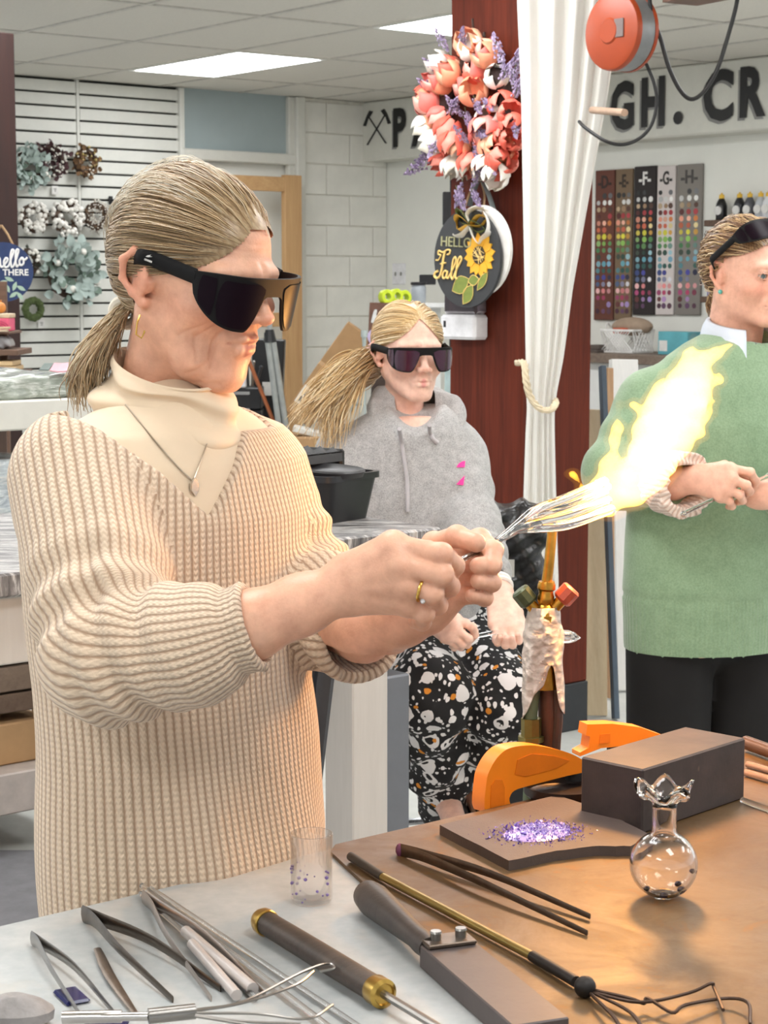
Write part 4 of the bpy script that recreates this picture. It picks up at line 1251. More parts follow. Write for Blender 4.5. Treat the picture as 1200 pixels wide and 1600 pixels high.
# legs: loose pyjama trousers, feet tucked on the rung
gh = [(W(640, 988, GY + .02), W(674, 1082, GY - .32), W(690, 1232, GY - .02)), (W(716, 988, GY + .04), W(792, 1098, GY - .28), W(728, 1205, GY + .10))]
def g_trunk(P):
    d = gt(P, -.025)
    for h, k_, a in gh: d = smin(d, limb(P, (h, k_, a), (.07, .055, .035)), .03); d = smin(d, rc(P, V3(a), V3(a + Vector((.03, -.14, -.05))), .034, .026), .02)
    for s, e, w in ((gRs, gRe, gRw), (gLs, gLe, gLw)): d = smin(d, limb(P, (s, e, w), (.05, .04, .026)), .02)
    return d
V, F = surface(g_trunk, (-.4, 3.7, .25), (.5, 4.65, 1.32), .014); parts.append((V, F, np.repeat(np.array([GSK]), len(V), 0)))
jn = join_np(parts); np_mesh('body', jn[0], jn[1], gskin, girl, col=jn[2])
def pants_g(P):
    d = None
    for i, (h, k_, a) in enumerate(gh):
        t = seg_t(P, V3(k_), V3(a)); th = rc(P, V3(h), V3(k_), .100, .084)
        sh = rc(P, V3(k_), V3(a + (a - k_).normalized() * .055), .080, .066) - .008 * np.sin(t * 15 + P[:, 0] * 40)
        e = smin(th, sh, .03) - .004 * np.sin(P[:, 2] * 70 + P[:, 0] * 50)
        d = e if d is None else smin(d, e, .012)
    return smin(d, ell(P, tuple((gh[0][0] + gh[1][0]) / 2 + Vector((0, .03, -.0))), (.185, .14, .11)), .04)
def print_mat():
    N = NT('spotted_black_cotton'); tc = N.n('ShaderNodeTexCoord'); co = N.coord('Object')
    def spots(sc, thr, off, rand=1.0, stretch=(1, 1, 1)):
        mp = N.n('ShaderNodeMapping'); mp.inputs['Location'].default_value = (off, off * .7, 0); mp.inputs['Scale'].default_value = stretch
        N.l(tc.outputs['Object'], mp.inputs[0])
        nz = N.n('ShaderNodeTexNoise'); nz.inputs['Scale'].default_value = 30; N.l(mp.outputs[0], nz.inputs['Vector'])
        ad = N.n('ShaderNodeVectorMath', operation='MULTIPLY_ADD'); ad.inputs[1].default_value = (.020,) * 3; N.l(nz.outputs['Color'], ad.inputs[0]); N.l(mp.outputs[0], ad.inputs[2])
        v = N.n('ShaderNodeTexVoronoi', voronoi_dimensions='3D'); v.inputs['Scale'].default_value = sc; v.inputs['Randomness'].default_value = rand; N.l(ad.outputs[0], v.inputs['Vector'])
        return N.math('LESS_THAN', v.outputs['Distance'], thr), v
    a, va = spots(20, .38, 0, .8, (1, 1, .85)); b_, vb = spots(20, .20, .004, .8, (1, 1, .85)); c, vc = spots(40, .27, .31, 1, (1.5, .8, 1)); d, vd = spots(66, .22, .77, 1, (1, 1, 1)); e, ve = spots(22, .16, .55)
    sp = N.n('ShaderNodeSeparateColor'); N.l(va.outputs['Color'], sp.inputs[0]); cres = N.math('LESS_THAN', sp.outputs[0], .55)
    hole = N.math('MULTIPLY', b_, cres)
    w = N.math('MAXIMUM', N.math('SUBTRACT', a, hole), N.math('MAXIMUM', c, d))
    col = N.mix(w, srgb('#141214'), srgb('#e6e3e3')); col = N.mix(e, col, srgb('#d98a2b'))
    N.set(Base_Color=col, Roughness=.85); N.bump(N.noise(30, 4, co), .2, .006); return N.m
V, F = surface(pants_g, (-.3, 3.75, .28), (.45, 4.65, .95), .0085)
ds, us = [], []
for h, k_, a in gh:
    ds += [rc(V.astype(np.float32), V3(h), V3(k_), .1, .08), rc(V.astype(np.float32), V3(k_), V3(a), .08, .07)]
    us += [(limb_uv(V, V3(h), V3(k_), .09), 2 * PI * .09), (limb_uv(V, V3(k_), V3(a), .075, .4), 2 * PI * .075)]
np_mesh('trousers', V, F, print_mat(), girl, uv=uv_of_limbs(V, F, ds, us))
shoe_p = mat('shoe_pattern_black', '#2a2829', .7, var=.6, vscale=70, bump=.3)
for h, k_, a in gh:
    b0 = a + Vector((.01, .0, -.055)); fn = lambda P: smin(np.maximum(rc(P, V3(b0 + Vector((0, .05, 0))), V3(b0 + Vector((.035, -.14, -.02))), .042, .034), V3(b0)[2] - .045 - P[:, 2]), rc(P, V3(a), V3(b0), .045, .042), .02)
    V, F = surface(fn, tuple(a - Vector((.3, .3, .3))), tuple(a + Vector((.3, .3, .3))), .010); np_mesh('shoe', V, F, shoe_p, girl)
lens_p = NT('glasses_lens_purple').set(Base_Color=srgb('#3a1a2e'), Roughness=.08, Coat_Weight=.5, Coat_Roughness=.03).m
glasses(GR, GO + Vector((0, 0, -.004)), GS, girl, purple=lens_p, zt=.024, grow=1.06)
# wristbands, glass rod in her hands
m = MB(); ax = (gLe - Vector(glh['wrist'])).normalized()
for k in range(2): m.torus(tuple(Vector(glh['wrist']) + ax * (.012 + .014 * k)), .030, .006, ax, 28, 8)
m.build('wristband', mat('wristband_white', '#eeebe6', .5), girl)
# hair
GK = np.array([-.01, .108, -.03])
gold_h = [srgb(c) for c in ('#cda771', '#dfbf8d', '#ead1a3', '#f2dfbb', '#b8935f', '#e5c590')]
def g_hairline(p):
    x, y, z = p; ax = abs(x)
    if y < -.0: return z > .082 - .95 * max(0, ax - .0)
    if y < .036: return z > .020
    return z > -.075
gcap = cap_mesh('hair', g_hairline, gold_h, girl, GR, GO, GS, lift=.003, WW_=GW)
rg2 = np.random.default_rng(11)
gp = _unwarp_hair(comb(rg2, 3000, g_hairline, GK, 14, (.004, .012), jitter=.035, T=(0, .93, -.25), part=(.004, .55)), GW)
strands('hair_strands', xform(gp.reshape(-1, 3), GR, GO, GS).reshape(gp.shape), rg2.uniform(.0007, .0014, len(gp)), np.array([gold_h[i] for i in rg2.integers(0, 6, len(gp))]), hm_, gcap)
gk = gl(GK); tails = []
for pts, n, spd in (([gk, W(590, 574, GY + .10), W(556, 578, GY + .02), W(520, 602, GY - .06), W(484, 645, GY - .08)], 520, [.012, .030, .050, .050, .035]),
                    ([gk, W(585, 584, GY + .08), W(552, 596, GY), W(528, 640, GY - .08), W(516, 700, GY - .08)], 420, [.012, .030, .042, .040, .022]),
                    ([gk, W(580, 570, GY + .08), W(540, 572, GY), W(500, 606, GY - .05), W(466, 664, GY - .04)], 200, [.012, .024, .036, .036, .03])):
    p_, r_, c_ = tail(n, None, pts, spd, gold_h, rg2, rad=(.0008, .0017), curl=.012, jit=.014); tails.append((p_, r_, c_))
strands('ponytail', np.concatenate([t[0] for t in tails]), np.concatenate([t[1] for t in tails]), np.concatenate([t[2] for t in tails]), hm_, gcap)

# ---------- woman in green
NY = 4.30; na = math.radians(33)
lady = thing('person', 'woman in green sweater with dark glasses pushed up on her hair', 'person', (W(1150, 1000, NY).x, NY, 0))
NR = frame_of((math.sin(na), -math.cos(na), 0), .06); NO = W(1169, 429, NY); NS = .985
NW = dict(back=1.08, z=((-.25, -.112, -.066, -.034, 0, .12), (-.252, -.113, -.068, -.036, 0, .12)), y=(0, 0, 0, 0, 0, -.003, -.003, 0))
NSK = srgb('#e8b9a2'); nskin = skin_mat('skin_rosy', NSK); nl = lambda p: Vector(xform(np.array([p]), NR, NO, NS)[0])
V, F = surface(lambda P: head_sdf(P, .0, eyes=True, full=1.08, w=NW, neck_r=.062), (-.11, -.14, -.235), (.11, .13, .125), .0024)
parts = [(xform(V, NR, NO, NS), F, head_color(V, NSK, srgb('#b8736a'), bl=.55, w=NW))]
NST = [(1150, 520, .075, .062), (1146, 536, .115, .085), (1140, 556, .150, .100), (1132, 590, .178, .118), (1122, 660, .205, .140), (1118, 760, .205, .150), (1112, 860, .208, .152), (1108, 930, .205, .150), (1106, 1000, .200, .148), (1106, 1012, .198, .146)]
nt, ntl, nf, nlf = make_torso(NST, NY, (math.sin(.35), -math.cos(.35), 0))
nRs, nRe, nRw = W(1022, 635, NY - .02), W(968, 738, NY - .08), W(1052, 755, NY - .26)
nLs = W(1256, 625, NY + .04); nLe = W(1300, 740, NY - .08); nLw = W(1225, 770, NY - .26)
def n_sl(P):
    d = 9
    for (s, e, w) in ((nRs, nRe, nRw), (nLs, nLe, nLw)):
        t = seg_t(P, V3(s), V3(e)); a = rc(P, V3(s), V3(e), .088, .076) - .005 * np.sin(t * 14) * t
        d = np.minimum(d, smin(a, rc(P, V3(e), V3(w), .074, .055), .03))
    return d
def green_sdf(P):
    l, f, z = ntl(P); d = nt(P); d = d - .005 * np.sin(z * 26 + l * 9) * np.clip((1.0 - z) * 4, 0, 1) * np.clip((z - .82) * 9, 0, 1)
    d = smin(d, n_sl(P), .03)
    d = d + .0025 * (np.abs(z - .868) < .006)
    d = smax(d, -rc(P, V3(W(1158, 535, NY)), V3(W(1164, 480, NY)), .070, .085), .010)
    u = V3((nRw - nRe).normalized()); return smax(d, np.where(np.linalg.norm(P - V3(nRw), axis=1) > .09, -1, (P - V3(nRw)) @ u - .004), .006)
def felt(name, lo, hi):
    N = NT(name); co = N.coord('Object'); f = N.noise(240, 4, co, .7); g = N.noise(30, 4, co); tc = N.n('ShaderNodeTexCoord'); sp = N.n('ShaderNodeSeparateXYZ'); N.l(tc.outputs['UV'], sp.inputs[0])
    rib = N.math('MULTIPLY', N.math('COSINE', N.math('MULTIPLY', sp.outputs[0], 2 * PI / .011)), N.math('LESS_THAN', sp.outputs[1], .868))
    h = N.math('ADD', N.math('MULTIPLY', f, .65), N.math('MULTIPLY', g, .35)); c = N.ramp(h, [(.3, srgb(lo)), (.7, srgb(hi))])
    N.set(Base_Color=c, Roughness=.95, Sheen_Weight=.35, Sheen_Roughness=.5); N.bump(N.math('ADD', h, N.math('MULTIPLY', rib, .5)), .45, .003); return N.m
green_m = felt('green_wool', '#738f6f', '#93ae8d')
V, F = surface(green_sdf, (.35, 3.85, .74), (1.2, 4.65, 1.46), .0085)
l, f, z = ntl(V.astype(np.float32)); d0 = nt(V.astype(np.float32)); d1 = n_sl(V.astype(np.float32)); z2 = np.where(d1 < d0 - .01, z + 1, z)
np_mesh('sweater', V, F, green_m, lady, uv=np.stack([np.arctan2(l, f) * .18, z2], 1))
# ribbed crew neck, shirt collar, folded cuff
m = MB(); cN = W(1160, 527, NY)
rows = []
pts = [Vector((cN.x + nlf.x * .082 * math.sin(a) + nf.x * .070 * -math.cos(a), cN.y + nlf.y * .082 * math.sin(a) + nf.y * .070 * -math.cos(a), cN.z - .014 + .018 * math.cos(a))) for a in np.linspace(0, 2 * PI, 40, endpoint=False)]
m.tube(pts, .016, 10, closed=True, up=(0, 0, 1), flat=(1.25, .6)); m.build('neck_rib', green_m, lady)
sh_m = mat('shirt_pale_blue', '#cfd8e4', .7, var=.03, bump=.15, bscale=900)
def n_collar(sgn):
    v, f = [], []; A_ = np.linspace(.15, 2.75, 22)
    for a in A_:
        k = (a - .15) / 2.6; h0 = cN.z + .030 + .016 * math.cos(a); out = .002
        for t in np.linspace(0, 1, 6):
            r = .066 + .022 * math.sin(t * PI / 2) + (.010 if k > .8 else 0) * t
            z = h0 - .052 * t * (1 + .35 * k * k) + .012 * math.sin(PI * min(t * 1.8, 1)) 
            l_, g_ = sgn * math.sin(a) * r * 1.12, -math.cos(a) * r
            v.append((cN.x + nlf.x * l_ + nf.x * g_, cN.y + nlf.y * l_ + nf.y * g_, z))
    for i in range(21):
        for j in range(5): f.append((i * 6 + j, (i + 1) * 6 + j, (i + 1) * 6 + j + 1, i * 6 + j + 1))
    o = np_mesh('shirt_collar', np.array(v), np.array(f), sh_m, lady); md = o.modifiers.new('s', 'SOLIDIFY'); md.thickness = .0025
n_collar(-1); n_collar(1)
cm = knit_mat('cuff_knit', '#c9a996', '#ead8cc', p=.010, q=.008, strength=.8)
u = (nRw - nRe).normalized()
def cuff(P): 
    a, b_ = V3(nRw - u * .030), V3(nRw + u * .045); t = seg_t(P, a, b_)
    d = np.abs(rc(P, a, b_, .054, .058)) - .008; d = np.maximum(d, np.maximum((P - b_) @ V3(u), -((P - a) @ V3(u)))) ; return d - .004 - .002 * np.sin((P[:, 2] * 1.0 + P[:, 1] * .6) * 260)
V, F = surface(cuff, tuple(nRw - Vector((.16,) * 3)), tuple(nRw + Vector((.16,) * 3)), .005); np_mesh('folded_cuff', V, F, cm, lady, uv=limb_uv(V, V3(nRe), V3(nRw), .056))
Kn = lambda a, b_, c: V3(W(a, b_, NY - .26 + c))
nrh = dict(wrist=Kn(1086, 748, -.03), arm=[(V3(nRw), .032), (V3(nRe * .4 + nRw * .6), .036)], knuckles=[Kn(1140, 732, -.075), Kn(1143, 748, -.088), Kn(1136, 765, -.088), Kn(1126, 777, -.08)],
    fingers=[[Kn(1172, 738, -.08), Kn(1181, 752, -.06), Kn(1176, 766, -.04)], [Kn(1166, 758, -.09), Kn(1171, 768, -.068), Kn(1163, 775, -.05)], [Kn(1156, 773, -.09), Kn(1160, 782, -.068), Kn(1152, 785, -.05)], [Kn(1140, 783, -.082), Kn(1144, 791, -.062), Kn(1138, 792, -.045)]],
    thumb=[Kn(1105, 735, -.04), Kn(1132, 728, -.05), Kn(1156, 738, -.045), Kn(1172, 752, -.035)], rw=(.029, .022), fr=(.0095, .0075), tr=(.011, .0085))
V, F = surface(lambda P: hand_sdf(P, **nrh), tuple(np.array(nrh['wrist']) - .2), tuple(np.array(nrh['wrist']) + .2), .0032); parts.append((V, F, hand_col(V, NSK)))
def n_hand2(P): return V3((0, 0, 0))
nlg = [(W(1030, 1010, NY), W(1030, 1200, NY - .03)), (W(1175, 1010, NY + .02), W(1180, 1200, NY))]
nleg = []
for s in (-1, 1):
    h = Vector((W(1106, 1000, NY).x + nlf.x * s * .098, NY + nlf.y * s * .098, .80)); nleg.append((h, h + Vector((0, -.01, -.37)), h + Vector((0, .02, -.74))))
def n_trunk(P):
    d = nt(P, -.03)
    for h, k_, a in nleg: d = smin(d, limb(P, (h, k_, a), (.085, .06, .04)), .03); d = smin(d, rc(P, V3(a), V3(a + Vector((.05, -.14, -.03))), .034, .026), .02)
    for s, e, w in ((nRs, nRe, nRw), (nLs, nLe, nLw)): d = smin(d, limb(P, (s, e, w), (.06, .045, .03)), .02)
    return smin(d, ell(P, tuple(nLw + Vector((-.05, -.02, .0))), (.05, .03, .035)), .02)
V, F = surface(n_trunk, (.3, 3.7, 0), (1.25, 4.65, 1.45), .014); parts.append((V, F, np.repeat(np.array([NSK]), len(V), 0)))
jn = join_np(parts); np_mesh('body', jn[0], jn[1], nskin, lady, col=jn[2])
V, F = surface(lambda P: smin(smin(limb(P, nleg[0], (.100, .092, .075)), limb(P, nleg[1], (.100, .092, .075)), .012), ell(P, tuple((nleg[0][0] + nleg[1][0]) / 2 + Vector((0, 0, .03))), (.165, .122, .13)), .04), (.3, 3.9, .03), (1.25, 4.7, .98), .011)
np_mesh('trousers', V, F, mat('black_trousers', '#0f0e0f', .9, bump=.2), lady)
for h, k_, a in nleg:
    b0 = a + Vector((0, 0, -.015)); V, F = surface(lambda P: np.maximum(rc(P, V3(b0 + Vector((-.01, .05, 0))), V3(b0 + Vector((.06, -.15, -.01))), .044, .036), .004 - P[:, 2]), tuple(a - Vector((.3,) * 3)), tuple(a + Vector((.3,) * 3)), .011); np_mesh('shoe', V, F, MATS['shoe_black'], lady)
# eyes, brows, earring
eye_m = vcol_mat('eye', .08, bump=0)
for s in (-1, 1):
    c = np.array([s * .0315, -.0745 + .003, .001]); m = MB(); m.ball((0, 0, 0), .0127, 24, 17)
    vv = np.array(m.v); dd = np.linalg.norm(vv[:, [0, 2]] - np.array([.001 * s, 0]), axis=1); fr_ = vv[:, 1] < 0
    col = np.where(((dd < .0022) & fr_)[:, None], [[.01, .01, .012]], np.where(((dd < .0058) & fr_)[:, None], [srgb('#5c6e70')], [srgb('#ddd2cc')]))
    tri = [];  quads = [q for q in m.f]
    np_mesh('eye', xform(vv + c, NR, NO, NS), np.array(quads), eye_m, lady, col=col)
rg3 = np.random.default_rng(3)
for s in (-1, 1):
    bp = []
    for _ in range(110):
        t = rg3.uniform(0, 1); x = .010 + .040 * t; z = .0215 + .006 * math.sin(t * 2.4) - .003 * t + rg3.uniform(-.0022, .0022)
        p0 = np.array([s * x, -.089 + .030 * t ** 1.8, z]); bp.append([p0, p0 + np.array([s * .003, .0010, .0012]), p0 + np.array([s * .0065, .0035, .0014])])
    strands('eyebrow', xform(np.array(bp).reshape(-1, 3), NR, NO, NS).reshape(110, 3, 3), .0004, np.array([srgb('#a07c60')] * 110), hm_, lady)
m = MB(); m.ball(nl((-.0775, .004, -.039)), .0052, 12, 8); m.build('earring', mat('turquoise', '#5fb9b0', .2, bump=0), lady)
dark_h = [srgb(c) for c in ('#7d5c42', '#9a7856', '#be9c70', '#dcc193', '#6a4c38', '#cdae7e')]
NK = np.array([0, .108, -.045])
def n_hairline(p):
    x, y, z = p; ax = abs(x)
    if y < -.0: return z > .068 - .55 * max(0, ax - .02)
    if y < .036: return z > .014
    return z > -.08
ncap = cap_mesh('hair', n_hairline, dark_h[:3], lady, NR, NO, NS, lift=.004, WW_=NW)
npth = comb(rg3, 2600, n_hairline, NK, 16, (.006, .020), jitter=.05)
wob = np.sin(np.linspace(0, 16, 16))[None, :, None] * rg3.normal(size=(len(npth), 1, 3)) * .0035
npth = _unwarp_hair(npth + wob, NW)
strands('hair_strands', xform(npth.reshape(-1, 3), NR, NO, NS).reshape(npth.shape), rg3.uniform(.0007, .0014, len(npth)), np.array([dark_h[i] for i in rg3.choice(6, len(npth), p=[.22, .25, .18, .12, .13, .10])]), hm_, ncap)
p_, r_, c_ = tail(260, None, [nl(NK), nl((0.01, .118, -.06)), nl((0.02, .112, -.085)), nl((.02, .10, -.10))], [.012, .018, .018, .010], dark_h, rg3, rad=(.0008, .0014), curl=.01)
strands('ponytail', p_, r_, c_, hm_, ncap)
glasses(NR @ Matrix.Rotation(-.80, 3, 'X'), NO + NR @ Vector((0, -.000, .030)), NS, lady, zt=.022, grow=1.12, drop=.95)
# ------------------------------------------------------------------ the workbench in front and everything on it
TZ = 0.95
pe0, pe1 = T(0, 1445, TZ), T(430, 1345, TZ)
BD = (pe1 - pe0); BD.z = 0; BD.normalize()            # along the far edge
BN = Vector((BD.y, -BD.x, 0))                           # towards the camera
MBn = frame(BD, -BN, UP, Vector((pe0.x, pe0.y, TZ)))    # x along edge, y away from camera, z up
inv = MBn.inverted()
def bl2(px, py, z=TZ): q = inv @ T(px, py, z); return q.x, q.y
corner = bl2(1168, 1146)
def bench_top_mat():
    N = NT('bench_white'); co = N.coord('Object'); f = N.noise(9, 6, co); g = N.noise(60, 4, co)
    c = N.mix(.4, N.ramp(f, [(.3, srgb('#9a9fa0')), (.7, srgb('#b4b7b6'))]), N.ramp(g, [(.35, srgb('#999d9d')), (.7, srgb('#b8b8b5'))]))
    st = N.ramp(N.noise(5, 5, co, .7, .5), [(.60, (0, 0, 0)), (.75, (1, 1, 1))])
    N.set(Base_Color=N.mix(N.math('MULTIPLY', st, .35), c, srgb('#b9a890')), Roughness=.5); N.bump(g, .15, .002); return N.m
def rust_mat():
    N = NT('rusted_steel_sheet'); co = N.coord('Object'); f = N.noise(5, 7, co, .65, .4); g = N.noise(45, 6, co, .7); k = N.noise(11, 6, co, .7, 1.0)
    c = N.mix(N.ramp(f, [(.35, (0, 0, 0)), (.65, (1, 1, 1))]), srgb('#5b4125'), srgb('#6e5537'))
    c = N.mix(N.ramp(g, [(.5, (0, 0, 0)), (.75, (.55,) * 3)]), c, srgb('#573818'))
    c = N.mix(N.ramp(k, [(.58, (0, 0, 0)), (.70, (.8,) * 3)]), c, srgb('#825415'))
    N.set(Base_Color=c, Roughness=N.ramp(k, [(.3, (.38,) * 3), (.7, (.62,) * 3)]), Metallic=.15); N.bump(g, .25, .001); return N.m
bench = thing('workbench', 'white workbench in the foreground, half of it under a rusty steel sheet', 'workbench', MBn @ Vector((.5, -.6, -TZ)))
Lx = corner[0]
m = MB(); m.box(((Lx - 1.0) / 2, -.75, -.022), (Lx + 1.0, 1.5, .044), MBn, bev=.004); m.build('bench_top', bench_top_mat(), bench, smooth=0)
m = MB(); m.box(((Lx - 1.0) / 2, -.08, -.09), (Lx + .8, .03, .09), MBn, bev=.003); m.build('apron', white_paint, bench, smooth=0)
for sx in (-.85, Lx - .12):
    for sy in (-.12, -1.4):
        m = MB(); m.box((sx, sy, (-.044 - TZ) / 2), (.08, .08, TZ - .044), MBn, bev=.004); m.build('leg', white_paint, bench, smooth=0)
m = MB(); m.box(((Lx - .85) / 2, -.76, -.75), (Lx + .8, 1.3, .03), MBn, bev=.003); m.build('lower_shelf', white_paint, bench, smooth=0)
# steel sheet lies on the right part
s0, s1, s2 = bl2(520, 1337), bl2(640, 1480), bl2(800, 1600)
sd = ((s2[0] - s0[0]) / (s2[1] - s0[1]))
m = MB(); SH = .004
m.prism([(s0[0], s0[1] + .004), (s0[0] + sd * -1.2, s0[1] - 1.2), (Lx - .004, s0[1] - 1.2), (Lx - .004, -.003), (s0[0] + .02, -.003)], 0, SH, MBn)
sheet = m.build('steel_sheet', rust_mat(), smooth=0); tag(sheet, 'rusty orange steel sheet lying over the right half of the workbench', 'sheet')
SZ = TZ + SH
ST = lambda px, py: T(px, py, SZ)

graphite = mat('graphite', '#4d4645', .5, 0.1, var=.12, vscale=30, bump=.25, bscale=500)
# graphite plate with heap of purple frit
g_pts = [(687, 1304), (868, 1257), (930, 1275), (1012, 1318), (985, 1338), (925, 1338), (870, 1345), (795, 1361)]
pl = [inv @ ST(*q) for q in g_pts]
def rough_edge(poly, n=5, amp=.0015, rnd=random.Random(4)):
    out = []
    for i in range(len(poly)):
        a, b_ = poly[i], poly[(i + 1) % len(poly)]
        for k in range(n):
            t = k / n; out.append((a[0] + (b_[0] - a[0]) * t + (rnd.uniform(-amp, amp) if k else 0), a[1] + (b_[1] - a[1]) * t + (rnd.uniform(-amp, amp) if k else 0)))
    return out
m = MB(); m.prism(rough_edge([(p.x, p.y) for p in pl]), SH, SH + .011, MBn)
o = m.build('graphite_plate', mat('graphite_plate_grey', '#52453f', .55, .05, var=.12, vscale=25, bump=.3, bscale=400), smooth=0); tag(o, 'broken flat graphite plate carrying a heap of purple frit', 'plate')
frc = inv @ T(838, 1302, SZ + .011); rf = np.random.default_rng(8)
m = MB(); fr_cols = [srgb(c) for c in ('#c3b4ea', '#9d88d0', '#ddd4f2', '#f0ecfa', '#6a4fae', '#b3a1e0')]
for k in range(3600):
    a, r_ = rf.uniform(0, 6.28), abs(rf.normal()) * .5
    x, y = math.cos(a) * r_ * .052, math.sin(a) * r_ * .040
    if abs(x) > .065 or abs(y) > .05: continue
    dens = math.exp(-(r_ / .55) ** 2); z = SH + .011 + .0075 * dens * rf.uniform(.2, 1)
    s_ = rf.uniform(.0005, .0013) * (1 + .5 * (rf.uniform() > .9)); c = fr_cols[rf.integers(0, 6) if r_ < .7 else rf.choice([1, 4, 4])]
    v = rf.normal(size=(4, 3)) * s_; v = v + np.array([frc.x + x + .004, frc.y + y, z + s_ * .6])
    m.add(v.tolist(), [(0, 1, 2), (0, 3, 1), (1, 3, 2), (0, 2, 3)], MBn, col=c)
nn = 20
m.lathe([(.040 * (1 - q) , .0002 + .0055 * math.sin(q * PI / 2)) for q in np.linspace(0, .999, 8)], 26, MBn @ Matrix.Translation((frc.x, frc.y, SH + .011)) @ Matrix.Diagonal((1.0, .74, 1, 1)), col=srgb('#a596cf'))
o = m.build('purple_frit', vcol_mat('frit', .25, bump=0), smooth=0, vcol=True); tag(o, 'loose heap of crushed purple and lilac glass on the graphite plate', 'frit', kind='stuff')

# big graphite block: bottom corners from the picture
c0, c1, c2 = ST(1003, 1304), ST(1163, 1248), ST(916, 1273)
dx = (c1 - c0); Lb = dx.length; dx.normalize(); dy = Vector((-dx.y, dx.x, 0)); Wb = .085; Hb = .073
Mb = frame(dx, dy, UP, c0)
def block_mat():
    N = NT('graphite_block_scuffed'); co = N.coord('Object'); f = N.noise(18, 5, co, .7); g = N.noise(7, 4, co, .6, .6); w = N.n('ShaderNodeTexWave'); w.inputs['Scale'].default_value = 160; w.inputs['Distortion'].default_value = 1.5
    N.l(co, w.inputs['Vector'])
    c = N.ramp(f, [(.3, srgb('#2f2827')), (.7, srgb('#463b38'))]); c = N.mix(N.ramp(g, [(.60, (0, 0, 0)), (.64, (.8,) * 3)]), c, srgb('#a0886e'))
    N.set(Base_Color=c, Roughness=.55); N.bump(N.math('ADD', f, N.math('MULTIPLY', w.outputs['Fac'], .15)), .3, .0012); return N.m
m = MB(); m.box((Lb / 2, Wb / 2, Hb / 2), (Lb, Wb, Hb), Mb, bev=.002)
o = m.build('graphite_block', block_mat(), smooth=0); tag(o, 'large dark graphite block with pale scuffs on the rusty sheet', 'block')

# orange clamps on the far edge
orange = mat('clamp_orange', '#f0851c', .38, var=.04, bump=.08)
def clamp(px_list, name_label, z0):
    pass
P0 = W(744, 1262, 2.17)
# bar clamp head: a bent arm standing on the bench, tip resting on the black dish
def arm_profile(pts, w, th, M, parent, nm):
    m = MB(); m.prism(pts, -th / 2, th / 2, M); return m.build(nm, orange, parent, smooth=0)
oc = ST(760, 1258); tip = ST(910, 1225); d = (tip - oc); d.z = 0; L = d.length; d.normalize()
Mc = frame(d, UP, d.cross(UP), oc)   # x to the tip, y up, z sideways
k = L / .155
prof = [(-.010 * k, -.005), (-.010 * k, .030), (-.004 * k, .046), (.010 * k, .060), (.028 * k, .066), (.060 * k, .064), (.095 * k, .055), (.125 * k, .044), (.150 * k, .030), (.157 * k, .022), (.152 * k, .018), (.120 * k, .018), (.060 * k, .016), (.034 * k, .014), (.026 * k, .006), (.025 * k, -.005)]
t = thing('clamp', 'orange bar clamp gripping the bench edge beside the purple frit plate', 'clamp', oc)
m = MB(); m.prism([(p_.x, p_.y) for p_ in bez([(x, y, 0) for x, y in prof], 4, closed=True)], -.011, .011, Mc); a_ = m.build('clamp_arm', orange, t, smooth=40)
m = MB(); inner = [(.034 * k, .034), (.038 * k, .050), (.060 * k, .054), (.095 * k, .046), (.122 * k, .036), (.100 * k, .030), (.050 * k, .028)]
m.prism(inner, -.0118, .0118, Mc); m.prism([(-.004 * k, .0), (-.003 * k, .026), (.004 * k, .032), (.014 * k, .030), (.018 * k, .020), (.018 * k, .0)], -.0118, .0118, Mc); m.build('web', mat('clamp_orange_web', '#dd7414', .45, bump=.05), a_, smooth=0)
m = MB(); m.cyl(Mc @ Vector((.142 * k, .018, 0)), Mc @ Vector((.142 * k, .008, 0)), .012, n=16); m.build('pad', mat('rubber_black', '#1c1b1b', .7), t)
m = MB(); m.box((.008 * k, -.13, 0), (.020, .25, .008), Mc, bev=.001); m.build('bar', mat('steel_dark', '#4a4a4c', .35, .9), t, smooth=0)
oc2 = T(912, 1172, SZ); oc2 = MBn @ Vector(((inv @ oc2).x, min((inv @ oc2).y, -.0) + .01, SH)); tp2 = W(985, 1150, oc2.y + .05)
t = thing('clamp', 'second orange clamp half hidden behind the graphite block', 'clamp', oc2)
d2 = Vector((.93, .36, 0)).normalized(); Mc2 = frame(d2, UP, d2.cross(UP), Vector((W(900, 1165, 2.36).x, 2.36, SZ)))
m = MB(); m.prism([(0.008, .040), (.010, .054), (.045, .052), (.085, .044), (.12, .030), (.12, .020), (.06, .022), (.03, .022), (.0, .014), (.0, .019), (.012, .024), (.014, .038)], -.011, .011, Mc2); a_ = m.build('clamp_arm', orange, t, smooth=0)
m = MB(); m.prism([(.026, .028), (.028, .040), (.042, .040), (.042, .028)], -.0118, .0118, Mc2); m.build('web', MATS['clamp_orange_web'], a_, smooth=0)
m = MB(); m.box((.055, -.09, 0), (.020, .23, .008), Mc2, bev=.001); m.build('bar', MATS['steel_dark'], t, smooth=0)
# round dark dish under the clamp
dc = ST(882, 1243); m = MB(); m.lathe([(.0, .002), (.040, .002), (.043, .004), (.046, .013), (.049, .014), (.048, .004), (.044, 0), (0, 0)], 40, Matrix.Translation(dc), caps=False)
o = m.build('round_dish', mat('dark_iron', '#3a302c', .4, .5, bump=.2)); tag(o, 'shallow dark round metal dish beside the graphite block', 'dish')

